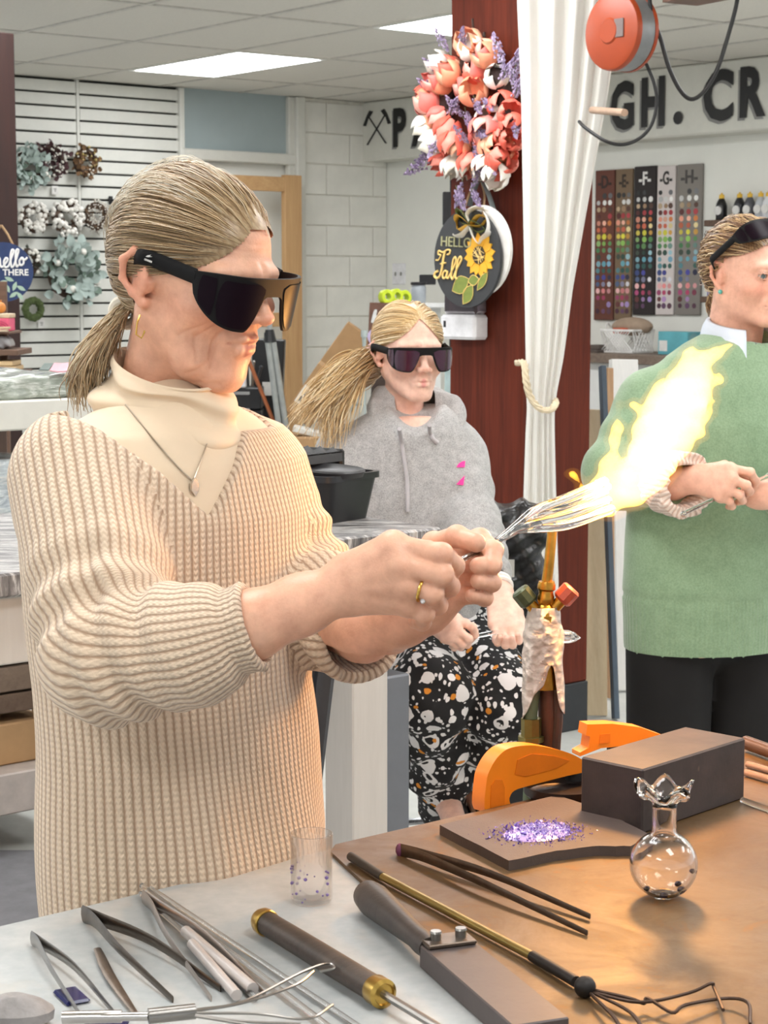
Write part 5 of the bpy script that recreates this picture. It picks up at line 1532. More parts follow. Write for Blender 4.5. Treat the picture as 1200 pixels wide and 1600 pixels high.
# clear glass vase with ruffled lip
gl_c = glass('clear_glass', (1, .99, .985)); gl_p = glass('violet_tint_glass', (.99, .98, 1.0))
vc = ST(1036, 1402); R = .0335
vase = thing('glass_vase', 'small clear glass vase with round body and ruffled lip', 'vase', vc)
outer = [(0, .0005), (.010, .0005)] + [(R * math.sin(a), .0335 - R * math.cos(a)) for a in np.linspace(.36, 2.68, 22)] + [(.0125, .066), (.0118, .074), (.0118, .090), (.0125, .096)]
inner = [(.0095, .096), (.0090, .090), (.0090, .074), (.0096, .066)] + [((R - .0028) * math.sin(a), .0335 - (R - .0028) * math.cos(a)) for a in np.linspace(2.72, .30, 22)] + [(0, .0055)]
m = MB(); m.lathe(outer + inner, 48, Matrix.Translation(vc), caps=False); m.build('vase_body', gl_c, vase, smooth=180)
m = MB(); vs, fs = [], []; n = 60; A0_, B0_ = [], []
prof2 = [(.0125, .096), (.016, .100), (.0225, .103), (.0265, .107), (.0275, .111), (.0250, .1125), (.020, .108), (.0135, .104), (.0095, .096)]
for (r_, z) in prof2:
    for j in range(n):
        a = 2 * PI * j / n; q = max(0, (r_ - .0125) / .015); rr = r_ * (1 + .12 * q * math.sin(5 * a)); zz = z + .0060 * q * math.sin(5 * a + .9)
        vs.append((rr * math.cos(a), rr * math.sin(a), zz))
for i in range(len(prof2) - 1):
    for j in range(n): fs.append((i * n + j, i * n + (j + 1) % n, (i + 1) * n + (j + 1) % n, (i + 1) * n + j))
m.add(vs, fs, Matrix.Translation(vc)); m.build('ruffled_lip', gl_c, vase, smooth=180)
for (a, zz, s_) in ((5.6, .012, .0045), (5.9, .030, .003), (4.6, .008, .004), (.5, .010, .004), (3.8, .014, .003)):
    r_ = math.sqrt(max(0, R * R - (zz - .0335) ** 2)) - .0050
    m = MB(); m.ball((r_ * math.cos(a), r_ * math.sin(a), zz), (s_, s_, s_ * .8), 8, 6, Matrix.Translation(vc)); m.build('violet_speck', mat('violet_speck', '#5b4a86', .15, bump=0), vase)
# clear tumbler at the bench edge
def thin_glass():
    N = NT('thin_cup_glass'); N.set(Base_Color=(1, .99, 1), Roughness=.02, IOR=1.3, Transmission_Weight=1.0)
    tr = N.n('ShaderNodeBsdfTransparent'); mx = N.n('ShaderNodeMixShader'); mx.inputs[0].default_value = .30
    N.l(tr.outputs[0], mx.inputs[1]); N.l(N.b.outputs[0], mx.inputs[2]); N.l(mx.outputs[0], N.out.inputs[0]); return N.m
gc = T(487, 1408, TZ); gt_ = thing('glass_cup', 'small clear glass cup with violet flecks at the edge of the steel sheet', 'glass', gc)
m = MB(); m.lathe([(0, 0), (.018, 0), (.0205, .003), (.0205, .03), (.0212, .068), (.0207, .0692), (.0202, .068), (.0196, .03), (.0190, .006), (0, .0045)], 40, Matrix.Translation(gc), caps=False); m.build('cup_body', thin_glass(), gt_, smooth=180)
rv = random.Random(5); m = MB()
for _ in range(26):
    a = rv.uniform(2.2, 5.8); zz = rv.uniform(.004, .036); s_ = rv.uniform(.0008, .0022); m.ball((.0196 * math.cos(a), .0196 * math.sin(a), zz), s_, 6, 4, Matrix.Translation(gc))
o = m.build('violet_flecks', mat('violet_fleck', '#7d6aa5', .2, bump=0), gt_); o['kind'] = 'stuff'

# tools. each along a line on the bench
def on(px, py, h=0.0, sheet_=False): return T(px, py, (SZ if sheet_ else TZ) + h)
steel = mat('steel_tool', '#8d8a86', .28, .9, var=.1, bump=.08); steel_d = mat('steel_worn', '#6a5d52', .38, .8, var=.2, vscale=60, bump=.15)
brass = mat('brass', '#c7a457', .28, 1.0, var=.08, bump=.05); woodd = wood('dark_wood_handle', '#2b221d', '#51443b', 0, 10, .5)
def tweezers(a, b_, c, w0, label, material, group=None, tipc=None, h=.003):
    """a joined end, two blade tips b_, c"""
    t = thing('tweezers', label, 'tweezers', a, group)
    for q in (b_, c):
        pts = [a, a.lerp(q, .15) + UP * .004, a.lerp(q, .5) + (q - (b_ + c) / 2) * .25 + UP * .006, q]
        m = MB(); m.tube(bez(pts, 5), [w0 * 1.15 * (1 - .6 * (i / 15)) for i in range(16)], 8, flat=(1, .26), up=(0, 0, 1)); m.build('blade', material, t)
    if tipc: m = MB(); m.ball(a, (w0 * .8, w0 * .8, w0 * 1.2), 8, 6); m.build('end_cap', tipc, t)
    return t
tweezers(on(625, 1328, .006, True), on(922, 1432, .004, True), on(918, 1458, .003, True), .0062, 'long steel tweezers with a purple end lying on the rusty sheet', steel_d, tipc=mat('purple_tip', '#7a3f5c', .5))
tweezers(on(130, 1428, .008), on(345, 1545, .003), on(270, 1562, .003), .0075, 'long bent grey tweezers in the middle of the loose tools', mat('steel_brownish', '#5e554c', .3, .85, var=.25, vscale=50))
tweezers(on(50, 1466, .007), on(180, 1585, .003), on(128, 1590, .003), .0062, 'short steel tweezers at the left end with a blue shadow', steel)
tweezers(on(224, 1402, .006), on(415, 1555, .003), on(330, 1560, .003), .0065, 'pale steel tweezers below the glass rods', mat('steel_pale', '#a59a92', .3, .85))
m = MB(); m.tube(bez([on(152, 1482, .003), on(172, 1525, .004), on(215, 1588, .003)], 6), [.0022 + .0028 * math.sin(PI * min(1, .15 + i / 14)) for i in range(13)], 8, flat=(.3, 1), up=(0, 0, 1))
o = m.build('metal_file', steel_d); tag(o, 'flat pointed metal file between two tweezers', 'file')
# glass rods on the bench
for i, (a, b_, r_) in enumerate((((222, 1384), (560, 1640), .0030), ((220, 1396), (400, 1560), .0026), ((290, 1455), (395, 1545), .0055), ((300, 1475), (370, 1555), .0050), ((236, 1388), (600, 1630), .0024))):
    m = MB(); m.tube([on(*a, r_ + .002), on(*b_, r_ + .002)], r_, 10); o = m.build('glass_rod', gl_c if i not in (2, 3) else mat('frosted_glass', '#d9cfc9', .3, 0, bump=0, Transmission_Weight=.35), smooth=60)
    tag(o, ('long clear glass rod, uppermost of the loose rods on the white bench', 'short clear glass rod beside the pale tweezers', 'thick frosted glass rod end near the middle of the bench', 'thick frosted glass rod end lying lowest', 'thin clear glass rod along the brass-ended handle')[i], 'glass rod', 'glass rods on the white bench')
# brass-ended wooden handle
a, b_ = on(408, 1437, .0135), on(597, 1552, .0135); t = thing('scoring_tool', 'wooden handled tool with brass ferrules at both ends on the white bench', 'tool', a)
ax = (b_ - a).normalized(); Lh = (b_ - a).length; Ma = basis(ax, (0, 0, 1), a)
m = MB(); m.lathe([(.0105, .006), (.0112, .02), (.0115, Lh * .5), (.0112, Lh - .01)], 20, Ma); m.build('handle', woodd, t)
m = MB(); m.lathe([(0, -.006), (.006, -.0055), (.010, -.002), (.0125, .004), (.0128, .012), (.0118, .0135)], 24, Ma); m.build('ferrule', brass, t)
m = MB(); m.lathe([(.0118, Lh - .013), (.0128, Lh - .011), (.0128, Lh + .002), (.0095, Lh + .004), (.0085, Lh + .002), (0, Lh + .002)], 24, Ma); m.build('ferrule', brass, t)
m = MB(); m.tube([b_, b_ + ax * .13], .0036, 10); m.build('rod', steel, t)
# graphite paddle with dark wooden handle
a, b_ = on(574, 1398, .017), on(672, 1482, .017); t = thing('graphite_paddle', 'graphite paddle bolted to a dark wooden handle on the white bench', 'paddle', a)
ax = (b_ - a).normalized(); Lh = (b_ - a).length; Ma = basis(ax, (0, 0, 1), a)
m = MB(); m.lathe([(0, -.012), (.009, -.010), (.0145, 0), (.0165, .018), (.0155, .04), (.012, Lh * .62), (.0105, Lh * .8), (.0115, Lh * .9), (.0105, Lh)], 22, Ma); m.build('handle', wood('charred_handle', '#2f2927', '#4a423d', 0, 8, .45), t)
pd0, pd1 = on(700, 1510, .0), on(850, 1640, .0); dxp = (pd1 - pd0); Lp = dxp.length; dxp.normalize(); dyp = Vector((-dxp.y, dxp.x, 0)); Mp = frame(dxp, dyp, UP, pd0 - dxp * .006)
m = MB(); m.box((Lp / 2, 0, .0105), (Lp, .050, .021), Mp, bev=.0012); m.build('graphite_blade', mat('graphite_blade', '#554c4a', .5, .1, var=.08, bump=.15), t, smooth=0)
m = MB(); m.box((.004, 0, .0235), (.028, .046, .004), Mp, bev=.001); br = m.build('bracket', steel_d, t, smooth=0)
for s_ in (-.011, .013):
    m = MB(); m.cyl(Mp @ Vector((.004, s_, .0255)), Mp @ Vector((.004, s_, .032)), .0050, n=14); m.cyl(Mp @ Vector((.004, s_, .0318)), Mp @ Vector((.004, s_, .0335)), .0056, .0048, n=14); m.build('bolt', steel, br)
# brass rod with wire claw
t = thing('wire_claw_tool', 'brass rod tool with a black ferrule and bent wire claw on the rusty sheet', 'tool', on(545, 1338, .005, True))
m = MB(); m.tube([on(548, 1338, .006, True), on(598, 1370, .006, True)], [.0048, .0046], 12); m.build('grip', mat('black_grip', '#3a332c', .6), t)
m = MB(); m.tube([on(598, 1370, .006, True), on(832, 1494, .006, True)], [.0042, .0042], 12); m.build('brass_rod', mat('brass_dull', '#9c8850', .35, .8, var=.15), t)
m = MB(); m.tube([on(832, 1494, .006, True), on(900, 1534, .007, True)], [.0052, .0050], 12); m.ball(on(914, 1542, .009, True), .0095, 14, 9); m.build('ferrule', mat('iron_black', '#2b2725', .5, .5), t)
wire = mat('rusty_wire', '#4a382d', .5, .6, bump=.2)
for pts in ([(922, 1546), (985, 1560), (1006, 1568), (1012, 1560), (1050, 1582), (1070, 1570), (1130, 1560), (1168, 1566), (1172, 1600)], [(924, 1550), (1000, 1566), (1075, 1552), (1110, 1537), (1116, 1544), (1130, 1578)], [(922, 1552), (960, 1590), (975, 1620)], [(924, 1550), (985, 1582), (1010, 1620)]):
    m = MB(); m.tube(bez([on(p_[0], p_[1], .006 + .003 * (i % 2), True) for i, p_ in enumerate(pts)], 5), .0016, 6); m.build('wire', wire, t)
# spring claw holder lying across the tools
t = thing('prong_holder', 'steel spring holder with thin prongs lying across the other tools', 'tool', on(235, 1580, .02))
m = MB(); m.cyl(on(232, 1588, .028), on(305, 1580, .028), .0062, n=16); m.build('sleeve', steel, t)
m = MB(); m.cyl(on(100, 1590, .022), on(232, 1588, .026), .0036, n=12); m.cyl(on(98, 1590, .022), on(190, 1588, .024), .0052, n=12); m.build('shaft', mat('steel_bright', '#b9b6b2', .2, .95), t)
for pts in ([(305, 1578), (380, 1565), (470, 1520), (510, 1506), (522, 1513), (500, 1518)], [(305, 1580), (380, 1567), (460, 1540), (490, 1518)], [(305, 1583), (400, 1584), (480, 1592), (520, 1570)], [(305, 1586), (380, 1596), (470, 1600)], [(305, 1588), (380, 1600), (440, 1612)]):
    m = MB(); m.tube(bez([on(p_[0], p_[1], .028 - .004 * i / 2) for i, p_ in enumerate(pts)], 5), .0013, 6); m.build('prong', steel, t)
m = MB(); m.lathe([(0, 0), (.014, 0), (.026, .006), (.027, .014), (.019, .021), (.008, .026), (0, .025)], 14, Matrix.Translation(on(22, 1602)) @ Matrix.Diagonal((1.25, .8, 1, 1))); o = m.build('putty_lump', mat('grey_lump', '#8b8684', .6, var=.25, vscale=40, bump=.6, bscale=60, bdist=.004)); tag(o, 'mottled grey lump at the left corner of the bench', 'lump')
for k_, (x, y) in enumerate(((112, 1560), (165, 1605))):
    m = MB(); p_ = on(x, y); m.box((0, 0, .002), (.022, .036, .004), Matrix.Translation(p_) @ Matrix.Rotation(.5 + k_, 4, 'Z'), bev=.002); o = m.build('blue_shade_piece', NT('blue_shade_piece').set(Base_Color=srgb('#1c1f52'), Roughness=.08).m, smooth=0); tag(o, ('deep blue flat piece standing in for the shadow under the short tweezers', 'deep blue flat piece standing in for a shadow at the bottom edge below the prong holder')[k_], 'glass piece')  # flat deep blue pieces stand in for the tool shadows on the bench
# brown tube and glass tubes on the right behind the block
m = MB(); a, b_ = on(1165, 1160, .012, True), on(1290, 1205, .012, True); m.tube([a, b_], .009, 14); o = m.build('copper_tube', mat('brown_tube', '#6d4f3c', .35, .6)); tag(o, 'brown metal tube along the far edge behind the graphite block', 'tube')
for i, (a, b_, r_) in enumerate((((1168, 1194), (1290, 1228), .0042), ((1165, 1207), (1290, 1243), .0046), ((1160, 1250), (1300, 1302), .0036))):
    m = MB(); m.tube([on(*a, r_ + .0005, True), on(*b_, r_ + .0005, True)], r_, 12); o = m.build('glass_tube', mat('rose_glass', '#d9b7a3', .12, 0, bump=0, Transmission_Weight=.6) if i < 2 else gl_c); tag(o, ('rose tinted glass tube, the farther one right of the block', 'rose tinted glass tube, the nearer one right of the block', 'clear glass tube lying at the foot of the block')[i], 'glass tube')
# ------------------------------------------------------------------ torch, flame and the glass in it
TY = 2.31
tw = lambda px, py, dy=0.0: W(px, py, TY + dy)
brass_t = mat('brass_torch', '#b98a3c', .30, 1.0, var=.18, vscale=60, bump=.1)
torch = thing('torch', 'brass bench torch wrapped in crumpled foil on a brown pipe', 'torch', tw(853, 1240))
def lathe_path(pts, material, nm, parent, n=24):
    """profile given as (px, py, radius px) down the torch axis"""
    m = MB(); m.tube([tw(a, b_) for a, b_, _ in pts], [r / 1300 for _, _, r in pts], n); return m.build(nm, material, parent)
lathe_path([(863, 826, 7.2), (863, 829, 7.8), (858, 880, 8.2), (854, 912, 8.6)], brass_t, 'burner_tube', torch)
lathe_path([(854, 908, 12.5), (854, 914, 14.5), (853.5, 920, 14.5), (853, 923, 11.5), (853, 928, 11.5), (853, 932, 13.5), (852.5, 938, 13.5), (852, 944, 11), (852, 950, 17), (851.5, 958, 20), (851, 975, 22)], brass_t, 'fitting', torch)
for sx, a, b_, nm, c in ((-1, (838, 955), (816, 928), 'green', '#46523a'), (1, (864, 952), (889, 925), 'red', '#b4543e')):
    A0_, B0_ = tw(*a), tw(*b_); ax = (B0_ - A0_).normalized()
    m = MB(); m.tube([A0_, B0_ - ax * .012], .0075, 12); vs_ = m.build('valve_stem', brass_t, torch)
    m = MB(); Mk = basis(ax, (0, 0, 1), B0_ - ax * .014); prof = [(0, -.001), (.010, -.001), (.0125, .002), (.0125, .018), (.010, .0205), (0, .0205)]
    m.lathe(prof, 10, Mk); k = m.build('valve_knob', mat('knob_' + nm, c, .4, .3, var=.2, vscale=80, bump=.2), torch, smooth=30); k['label'] = nm + ' valve knob'
def foil_mat():
    N = NT('crumpled_foil'); co = N.coord('Object'); v = N.n('ShaderNodeTexVoronoi'); v.inputs['Scale'].default_value = 95; N.l(co, v.inputs['Vector']); f = N.noise(150, 6, co, .75)
    N.set(Base_Color=srgb('#cfc4ba'), Metallic=1.0, Roughness=.27); N.bump(N.math('ADD', v.outputs['Distance'], f), .8, .006); return N.m
def foil():
    n, m_ = 56, 34; v, f = [], []
    for i in range(m_):
        t = i / (m_ - 1); y = 948 + 122 * t
        for j in range(n):
            a = 2 * PI * j / n; x_ = math.cos(a); g = math.sin(a)
            yy = y
            if t > .55:   # ragged hem: tails left and right, open between
                k = (t - .55) / .45; ext = 55 * max(0, -x_) ** 2 + 46 * max(0, x_ - .55) * 2.2 - 12 * math.exp(-((x_ - .35) / .25) ** 2) * 3
                yy += ext * k
            r = (22 + 9 * min(1, t * 3)) + 2.2 * math.sin(7 * a + 9 * t) * t + mnoise.noise(Vector((x_ * 2.2, g * 2.2, t * 7))) * 3.2
            c = tw(850 - 2 * t, yy); v.append((c.x + x_ * r / 1300, c.y + g * r * .8 / 1300, c.z))
    for i in range(m_ - 1):
        for j in range(n): f.append((i * n + j, i * n + (j + 1) % n, (i + 1) * n + (j + 1) % n, (i + 1) * n + j))
    o = np_mesh('foil_wrap', np.array(v), np.array(f), foil_mat(), torch); md = o.modifiers.new('s', 'SOLIDIFY'); md.thickness = .0008
foil()
m = MB(); m.cyl(tw(852, 960), tw(850, 1075), .0165, n=20); m.build('torch_body', brass_t, torch)
pipe_m = mat('brown_pipe', '#54392c', .5, .5, var=.2, bump=.2)
m = MB(); m.cyl(tw(858, 1062, .01), tw(858, 1330, .01), .0135, n=18); m.cyl(tw(858, 1236, .01), tw(858, 1252, .01), .019, n=18); m.build('support_pipe', pipe_m, torch)
q = inv @ tw(858, 1300, .01); m = MB(); m.box((q.x, q.y / 2 - .032, -.07), (.05, q.y + .03, .05), MBn, bev=.004); m.build('mount_bracket', pipe_m, torch, smooth=0)
m = MB(); m.tube(bez([tw(834, 1075), tw(829, 1120), tw(830, 1160), tw(829, 1200), tw(827, 1260), tw(822, 1330)], 5), .0085, 12); m.build('hose', mat('green_hose', '#4f5f46', .5), torch)
m = MB(); m.tube([tw(830, 1122), tw(830, 1150)], .0125, 8); m.tube([tw(830, 1150), tw(830, 1158)], .016, 12); m.build('hose_nut', mat('brass_green', '#7d7442', .4, .8, var=.25), torch, smooth=30)
m = MB(); m.tube(bez([tw(871, 1068), tw(872, 1120), tw(868, 1180), tw(868, 1330)], 5), .006, 10); m.build('hose', mat('dark_hose', '#3b2d28', .5), torch)

# pulled glass bundle held in both hands, swelling where it meets the flame
glass_hot = glass('rod_glass', (1.0, .985, .97), .02)
bun = thing('glass_rod_bundle', 'bundle of clear glass rods held in both hands and heated in the flame', 'glass rods', W(705, 884, 1.80))
ends = [(700, 887, 1.80)]
def gp_(px, py, y): return W(px, py, y)
for i, (mid, mid2, end, r) in enumerate((((838, 796), (880, 780), (945, 752), .0052), ((836, 806), (880, 794), (945, 768), .0050), ((838, 816), (882, 806), (950, 782), .0052), ((842, 824), (888, 820), (955, 796), .0058), ((834, 800), (885, 788), (950, 760), .0045))):
    dy = (-.006, .006, -.006, .004, .012)[i]
    pts = bez([gp_(690, 891, 1.795), gp_(730, 870, 1.84), gp_(772, 848, 1.92), gp_(805, 826 + 2 * i - 4, 1.99 + dy), gp_(mid[0], mid[1], 2.05 + dy), gp_(mid2[0], mid2[1], 2.13 + dy), gp_(end[0], end[1], 2.27 + dy)], 6)
    n_ = len(pts); m = MB(); m.tube(pts, [r * (.50 + .5 * min(1, max(0, (k / n_ - .25) / .35))) for k in range(n_)], 10); m.build('glass_rod', glass_hot, bun, smooth=60)

# the flame: glowing gas, white-hot where thick, yellow and orange at its thin rim
FY = 2.33
fl3 = lambda px, py, r, dy=0: (V3(W(px, py, FY + dy)), r / 1290)
def flame_sdf(P, grow=0.0):
    d = None
    for ch in ([(905, 782, 9), (925, 776, 20), (950, 772, 29), (985, 756, 36), (1024, 708, 40), (1044, 662, 46), (1068, 620, 42), (1086, 588, 30), (1098, 566, 16)],
               [(1084, 580, 16), (1080, 552, 8), (1084, 526, 1)], [(1098, 566, 13), (1118, 550, 7), (1143, 538, 1.5)],
               [(952, 748, 20), (958, 712, 12), (964, 672, 6.5), (967, 632, 1)], [(922, 772, 14), (908, 760, 8), (895, 742, 2.5)],
               [(1016, 664, 22), (1004, 648, 12), (990, 634, 5)], [(1040, 618, 24), (1034, 600, 12), (1036, 588, 5)], [(1085, 660, 26), (1106, 640, 8), (1113, 628, 2)], [(1095, 610, 22), (1118, 592, 8), (1124, 582, 2)]):
        pts = [fl3(*c) for c in ch]
        for (a, ra), (b_, rb) in zip(pts[:-1], pts[1:]):
            e = rc(P, a, b_, ra, rb); d = e if d is None else smin(d, e, .009 if ch[0][2] == 9 else .0035)
    al = P[:, 0] * .72 + P[:, 2] * .69; ac = -P[:, 0] * .69 + P[:, 2] * .72
    w = .0030 * np.sin(al * 95 + 2.2 * np.sin(ac * 70 + 1) + P[:, 1] * 60) + .0014 * np.sin(al * 210 + ac * 160 + P[:, 1] * 120)
    return d + w - grow
def flame_mat(name, color, strength):
    m = bpy.data.materials.new(name); m.use_nodes = True; t = m.node_tree; t.nodes.clear()
    e = t.nodes.new('ShaderNodeEmission'); e.inputs[0].default_value = tuple(color) + (1,); e.inputs[1].default_value = strength
    o = t.nodes.new('ShaderNodeOutputMaterial'); t.links.new(e.outputs[0], o.inputs['Volume']); return m
flame = thing('flame', 'bright yellow and white gas flame blowing right and upward from the torch', 'flame', tw(905, 800))
bb = (tuple(W(880, 830, FY) - Vector((.02, .12, .02))), tuple(W(1160, 515, FY) + Vector((.02, .12, .02))))
V, F = surface(lambda P: flame_sdf(P), *bb, .0032); np_mesh('flame_core', V, F, flame_mat('flame_core', (1.0, .43, .042), 230.0), flame)
V, F = surface(lambda P: flame_sdf(P, .006), *bb, .005); np_mesh('outer_flame', V, F, flame_mat('flame_outer', (1.0, .40, .03), 6.0), flame)
ld = bpy.data.lights.new('flame_light', 'POINT'); ld.energy = 12; ld.color = (1.0, .47, .14); ld.shadow_soft_size = .05
lo_ = bpy.data.objects.new('flame_light', ld); COL.objects.link(lo_); lo_.location = W(985, 735, FY); lo_.parent = flame; lo_.matrix_parent_inverse = Matrix.Translation(-flame.location)

# glass rods in the hands of the two onlookers, pointed glass behind the torch
m = MB(); m.tube([Vector(grh['fingers'][0][2]) + Vector((-.02, .004, .002)), W(775, 988, GY - .43), W(786, 990, GY - .43)], .0048, 10); o = m.build('glass_stick', gl_c); tag(o, 'thin clear glass stick between the seated girl\'s fingers', 'glass stick')
m = MB(); a_ = Vector(nrh['fingers'][2][2]); m.tube([W(1068, 802, NY - .36), W(1120, 778, NY - .335), W(1165, 758, NY - .315), W(1215, 738, NY - .30)], .0042, 10); m.ball(W(1068, 803, NY - .36), .007, 10, 7); o = m.build('glass_stick', gl_c); tag(o, 'thin clear glass stick held across the green sweater', 'glass stick')
m = MB(); m.tube([W(868, 994, 2.36), W(888, 995, 2.36), W(898, 996, 2.36), W(907, 997, 2.36)], [.0085, .0085, .006, .0008], 16); m.tube([W(840, 994, 2.36), W(870, 994, 2.36)], .006, 12); o = m.build('pointed_glass', gl_c); tag(o, 'clear pointed glass tube sticking out behind the foil-wrapped torch', 'glass piece')
# ------------------------------------------------------------------ red post with its hangings, curtain, reel
pw = wood('red_stained_wood', '#43190e', '#6e2e1c', 2, 5, .6, .05, .25)
NT_ = pw.node_tree.nodes['Principled BSDF']; NT_.inputs['Specular IOR Level'].default_value = .18
pr = T(917, 1137, 0); PWD = .335
pc = pr - E1 * PWD; pl_ = pc - E2 * .365
PM = frame(E1, -E2, UP, pc)             # x along right face, y back along left face
post = thing('post', 'thick red-brown stained wooden post with a black base behind the girl', 'post', pc + (E1 * PWD - E2 * .365) / 2)
m = MB(); m.box((PWD / 2, .1825, CZ / 2 + .08), (PWD, .365, CZ - .18), PM, bev=.006); m.build('post_shaft', pw, post, smooth=0)
m = MB(); m.box((PWD / 2, .1825, .085), (PWD + .004, .369, .17), PM, bev=.003); m.build('base_band', mat('base_black', '#26282b', .6), post, smooth=0)
PF = lambda px, py, out=0.0: onplane(px, py, pc + NB * out, NB)
MPF = lambda p: frame(E2, UP, NB, p)
# hook
m = MB(); h0 = PF(757, 55, .0); m.tube(bez([h0 + UP * -.10, h0 + UP * -.02, h0 + UP * .005 + NB * .03, h0 + NB * .05 + UP * .02, h0 + NB * .055 + UP * .05], 5), .004, 8); m.tube([h0 + UP * -.10, h0 + UP * .01], .006, 8)
o = m.build('wall_hook', mat('hook_iron', '#4b3a33', .5, .6)); tag(o, 'small metal hook screwed high on the red post', 'hook')
# tulip wreath
wc = PF(735, 168, .07); wreath = thing('tulip_wreath', 'wreath of coral, peach and white tulips with lavender on the red post', 'wreath', wc); MW = MPF(wc)
m = MB(); m.torus((0, 0, -.02), .150, .026, (0, 0, 1), 40, 8, MW); m.build('twig_ring', mat('twig_dark', '#3a2a26', .9, bump=.8, bscale=60, bdist=.006), wreath)
def tulip_mesh(nm, cols, open_=1.0):
    m = MB(); rnd = random.Random(nm)
    for k in range(6):
        a = k * PI / 3 + (.2 if k % 2 else 0); out = (.0245 if k % 2 else .0275) * open_; vs = []
        nu, nv = 7, 8; tipx = rnd.uniform(-.15, .15)
        for i in range(nv):
            t = i / (nv - 1); r = .004 + out * math.sin(PI * min(1, t * .66 + .14)); h = .058 * t + .003 * (k % 2)
            hw = .72 * math.sin(PI * (t * .80 + .16)) ** .7
            for j in range(nu):
                u = (j / (nu - 1) - .5) * 2; rr = r - .003 * u * u + .0035 * t * abs(u)
                th = u * hw + tipx * t; vs.append((rr * math.cos(a + th), rr * math.sin(a + th), h - .010 * u * u * t))
        fs = [(i * nu + j, i * nu + j + 1, (i + 1) * nu + j + 1, (i + 1) * nu + j) for i in range(nv - 1) for j in range(nu - 1)]
        c = srgb(cols[k % len(cols)]); m.add(vs, fs, None, col=c)
    return m
petal_m = vcol_mat('petals', .55, bump=.1, bscale=120, var=.12, vscale=45)
protos = {}
tul = [('coral', ['#ea6c58', '#ef8f7e', '#e5624f']), ('white', ['#f1ece2', '#e9e2d2', '#f5f1ea']), ('peach', ['#f2a883', '#f4bd9a', '#ee9774']), ('pink', ['#ee8f86', '#f3b0a2', '#e9786e'])]
spots = [(665, 150, 'coral', 200), (672, 185, 'peach', 190), (664, 200, 'white', 215), (700, 110, 'coral', 160), (685, 100, 'white', 150), (735, 75, 'white', 95), (757, 85, 'peach', 60), (775, 120, 'white', -20), (727, 135, 'pink', 120), (785, 165, 'coral', 10), (800, 195, 'coral', -20), (765, 185, 'white', 20), (790, 215, 'coral', -45), (757, 215, 'pink', 240), (700, 205, 'coral', 200), (705, 225, 'white', 230), (718, 232, 'peach', 250), (688, 255, 'coral', 240), (708, 262, 'white', 250), (735, 258, 'coral', 280), (758, 262, 'white', 290), (778, 250, 'coral', 300), (775, 275, 'white', 285), (677, 225, 'white', 215), (690, 130, 'peach', 170), (748, 108, 'pink', 100), (672, 165, 'pink', 185), (768, 230, 'peach', 270)]
rw = random.Random(12)
spots += [(a + rw.uniform(-14, 14), b_ + rw.uniform(-14, 14), rw.choice(['coral', 'peach', 'white', 'pink']), 0) for a, b_, c, g in spots if rw.random() < .65]
for (px, py, c, ang) in spots:
    p = PF(px, py, .075 + rw.uniform(-.02, .03)); key = c
    q = (MW.inverted() @ p); dirv = Vector((q.x, q.y, 0)).normalized() * .7 + Vector((rw.uniform(-.5, .5), rw.uniform(-.5, .5), rw.uniform(.2, .9)))
    R_ = (MW.to_3x3() @ basis(dirv, (0, 0, 1)).to_3x3()).to_4x4()
    s_ = rw.uniform(1.25, 1.6)
    if key not in protos:
        mb = tulip_mesh(c, dict(tul)[c], 1.15); o = mb.build('tulip', petal_m, wreath, smooth=180, loc=(0, 0, 0), vcol=True); protos[key] = o
    else: o = protos[key].copy(); COL.objects.link(o)
    o.parent = wreath; o.matrix_parent_inverse = Matrix.Translation(-ORG.get(wreath.name, wreath.location)); o.matrix_basis = Matrix.Translation(p - (R_.to_3x3() @ Vector((0, 0, .03))) * s_) @ R_ @ Matrix.Scale(s_, 4)
def sprig(n=110, L=.11, c=('#a08fae', '#b9a9c4', '#8a7899')):
    m = MB(); r_ = random.Random(n)
    m.tube([(0, 0, 0), (0, 0, L)], .0012, 4, col=srgb('#6f7a58'))
    for k in range(n):
        t = r_.random(); a = r_.uniform(0, 6.28); rr = .017 * math.sin(PI * (.15 + .8 * t)) ; p = Vector((rr * math.cos(a) * r_.uniform(.2, 1), rr * math.sin(a) * r_.uniform(.2, 1), L * (.2 + .8 * t)))
        s_ = r_.uniform(.0025, .005); v = [(p.x + s_ * dx, p.y + s_ * dy, p.z + s_ * dz) for dx, dy, dz in ((1, 0, -.5), (-.5, .87, -.5), (-.5, -.87, -.5), (0, 0, 1.4))]
        m.add(v, [(0, 1, 3), (1, 2, 3), (2, 0, 3), (0, 2, 1)], None, col=srgb(c[r_.randrange(3)]))
    return m
lav_m = vcol_mat('lavender', .8, bump=0); lav0 = None
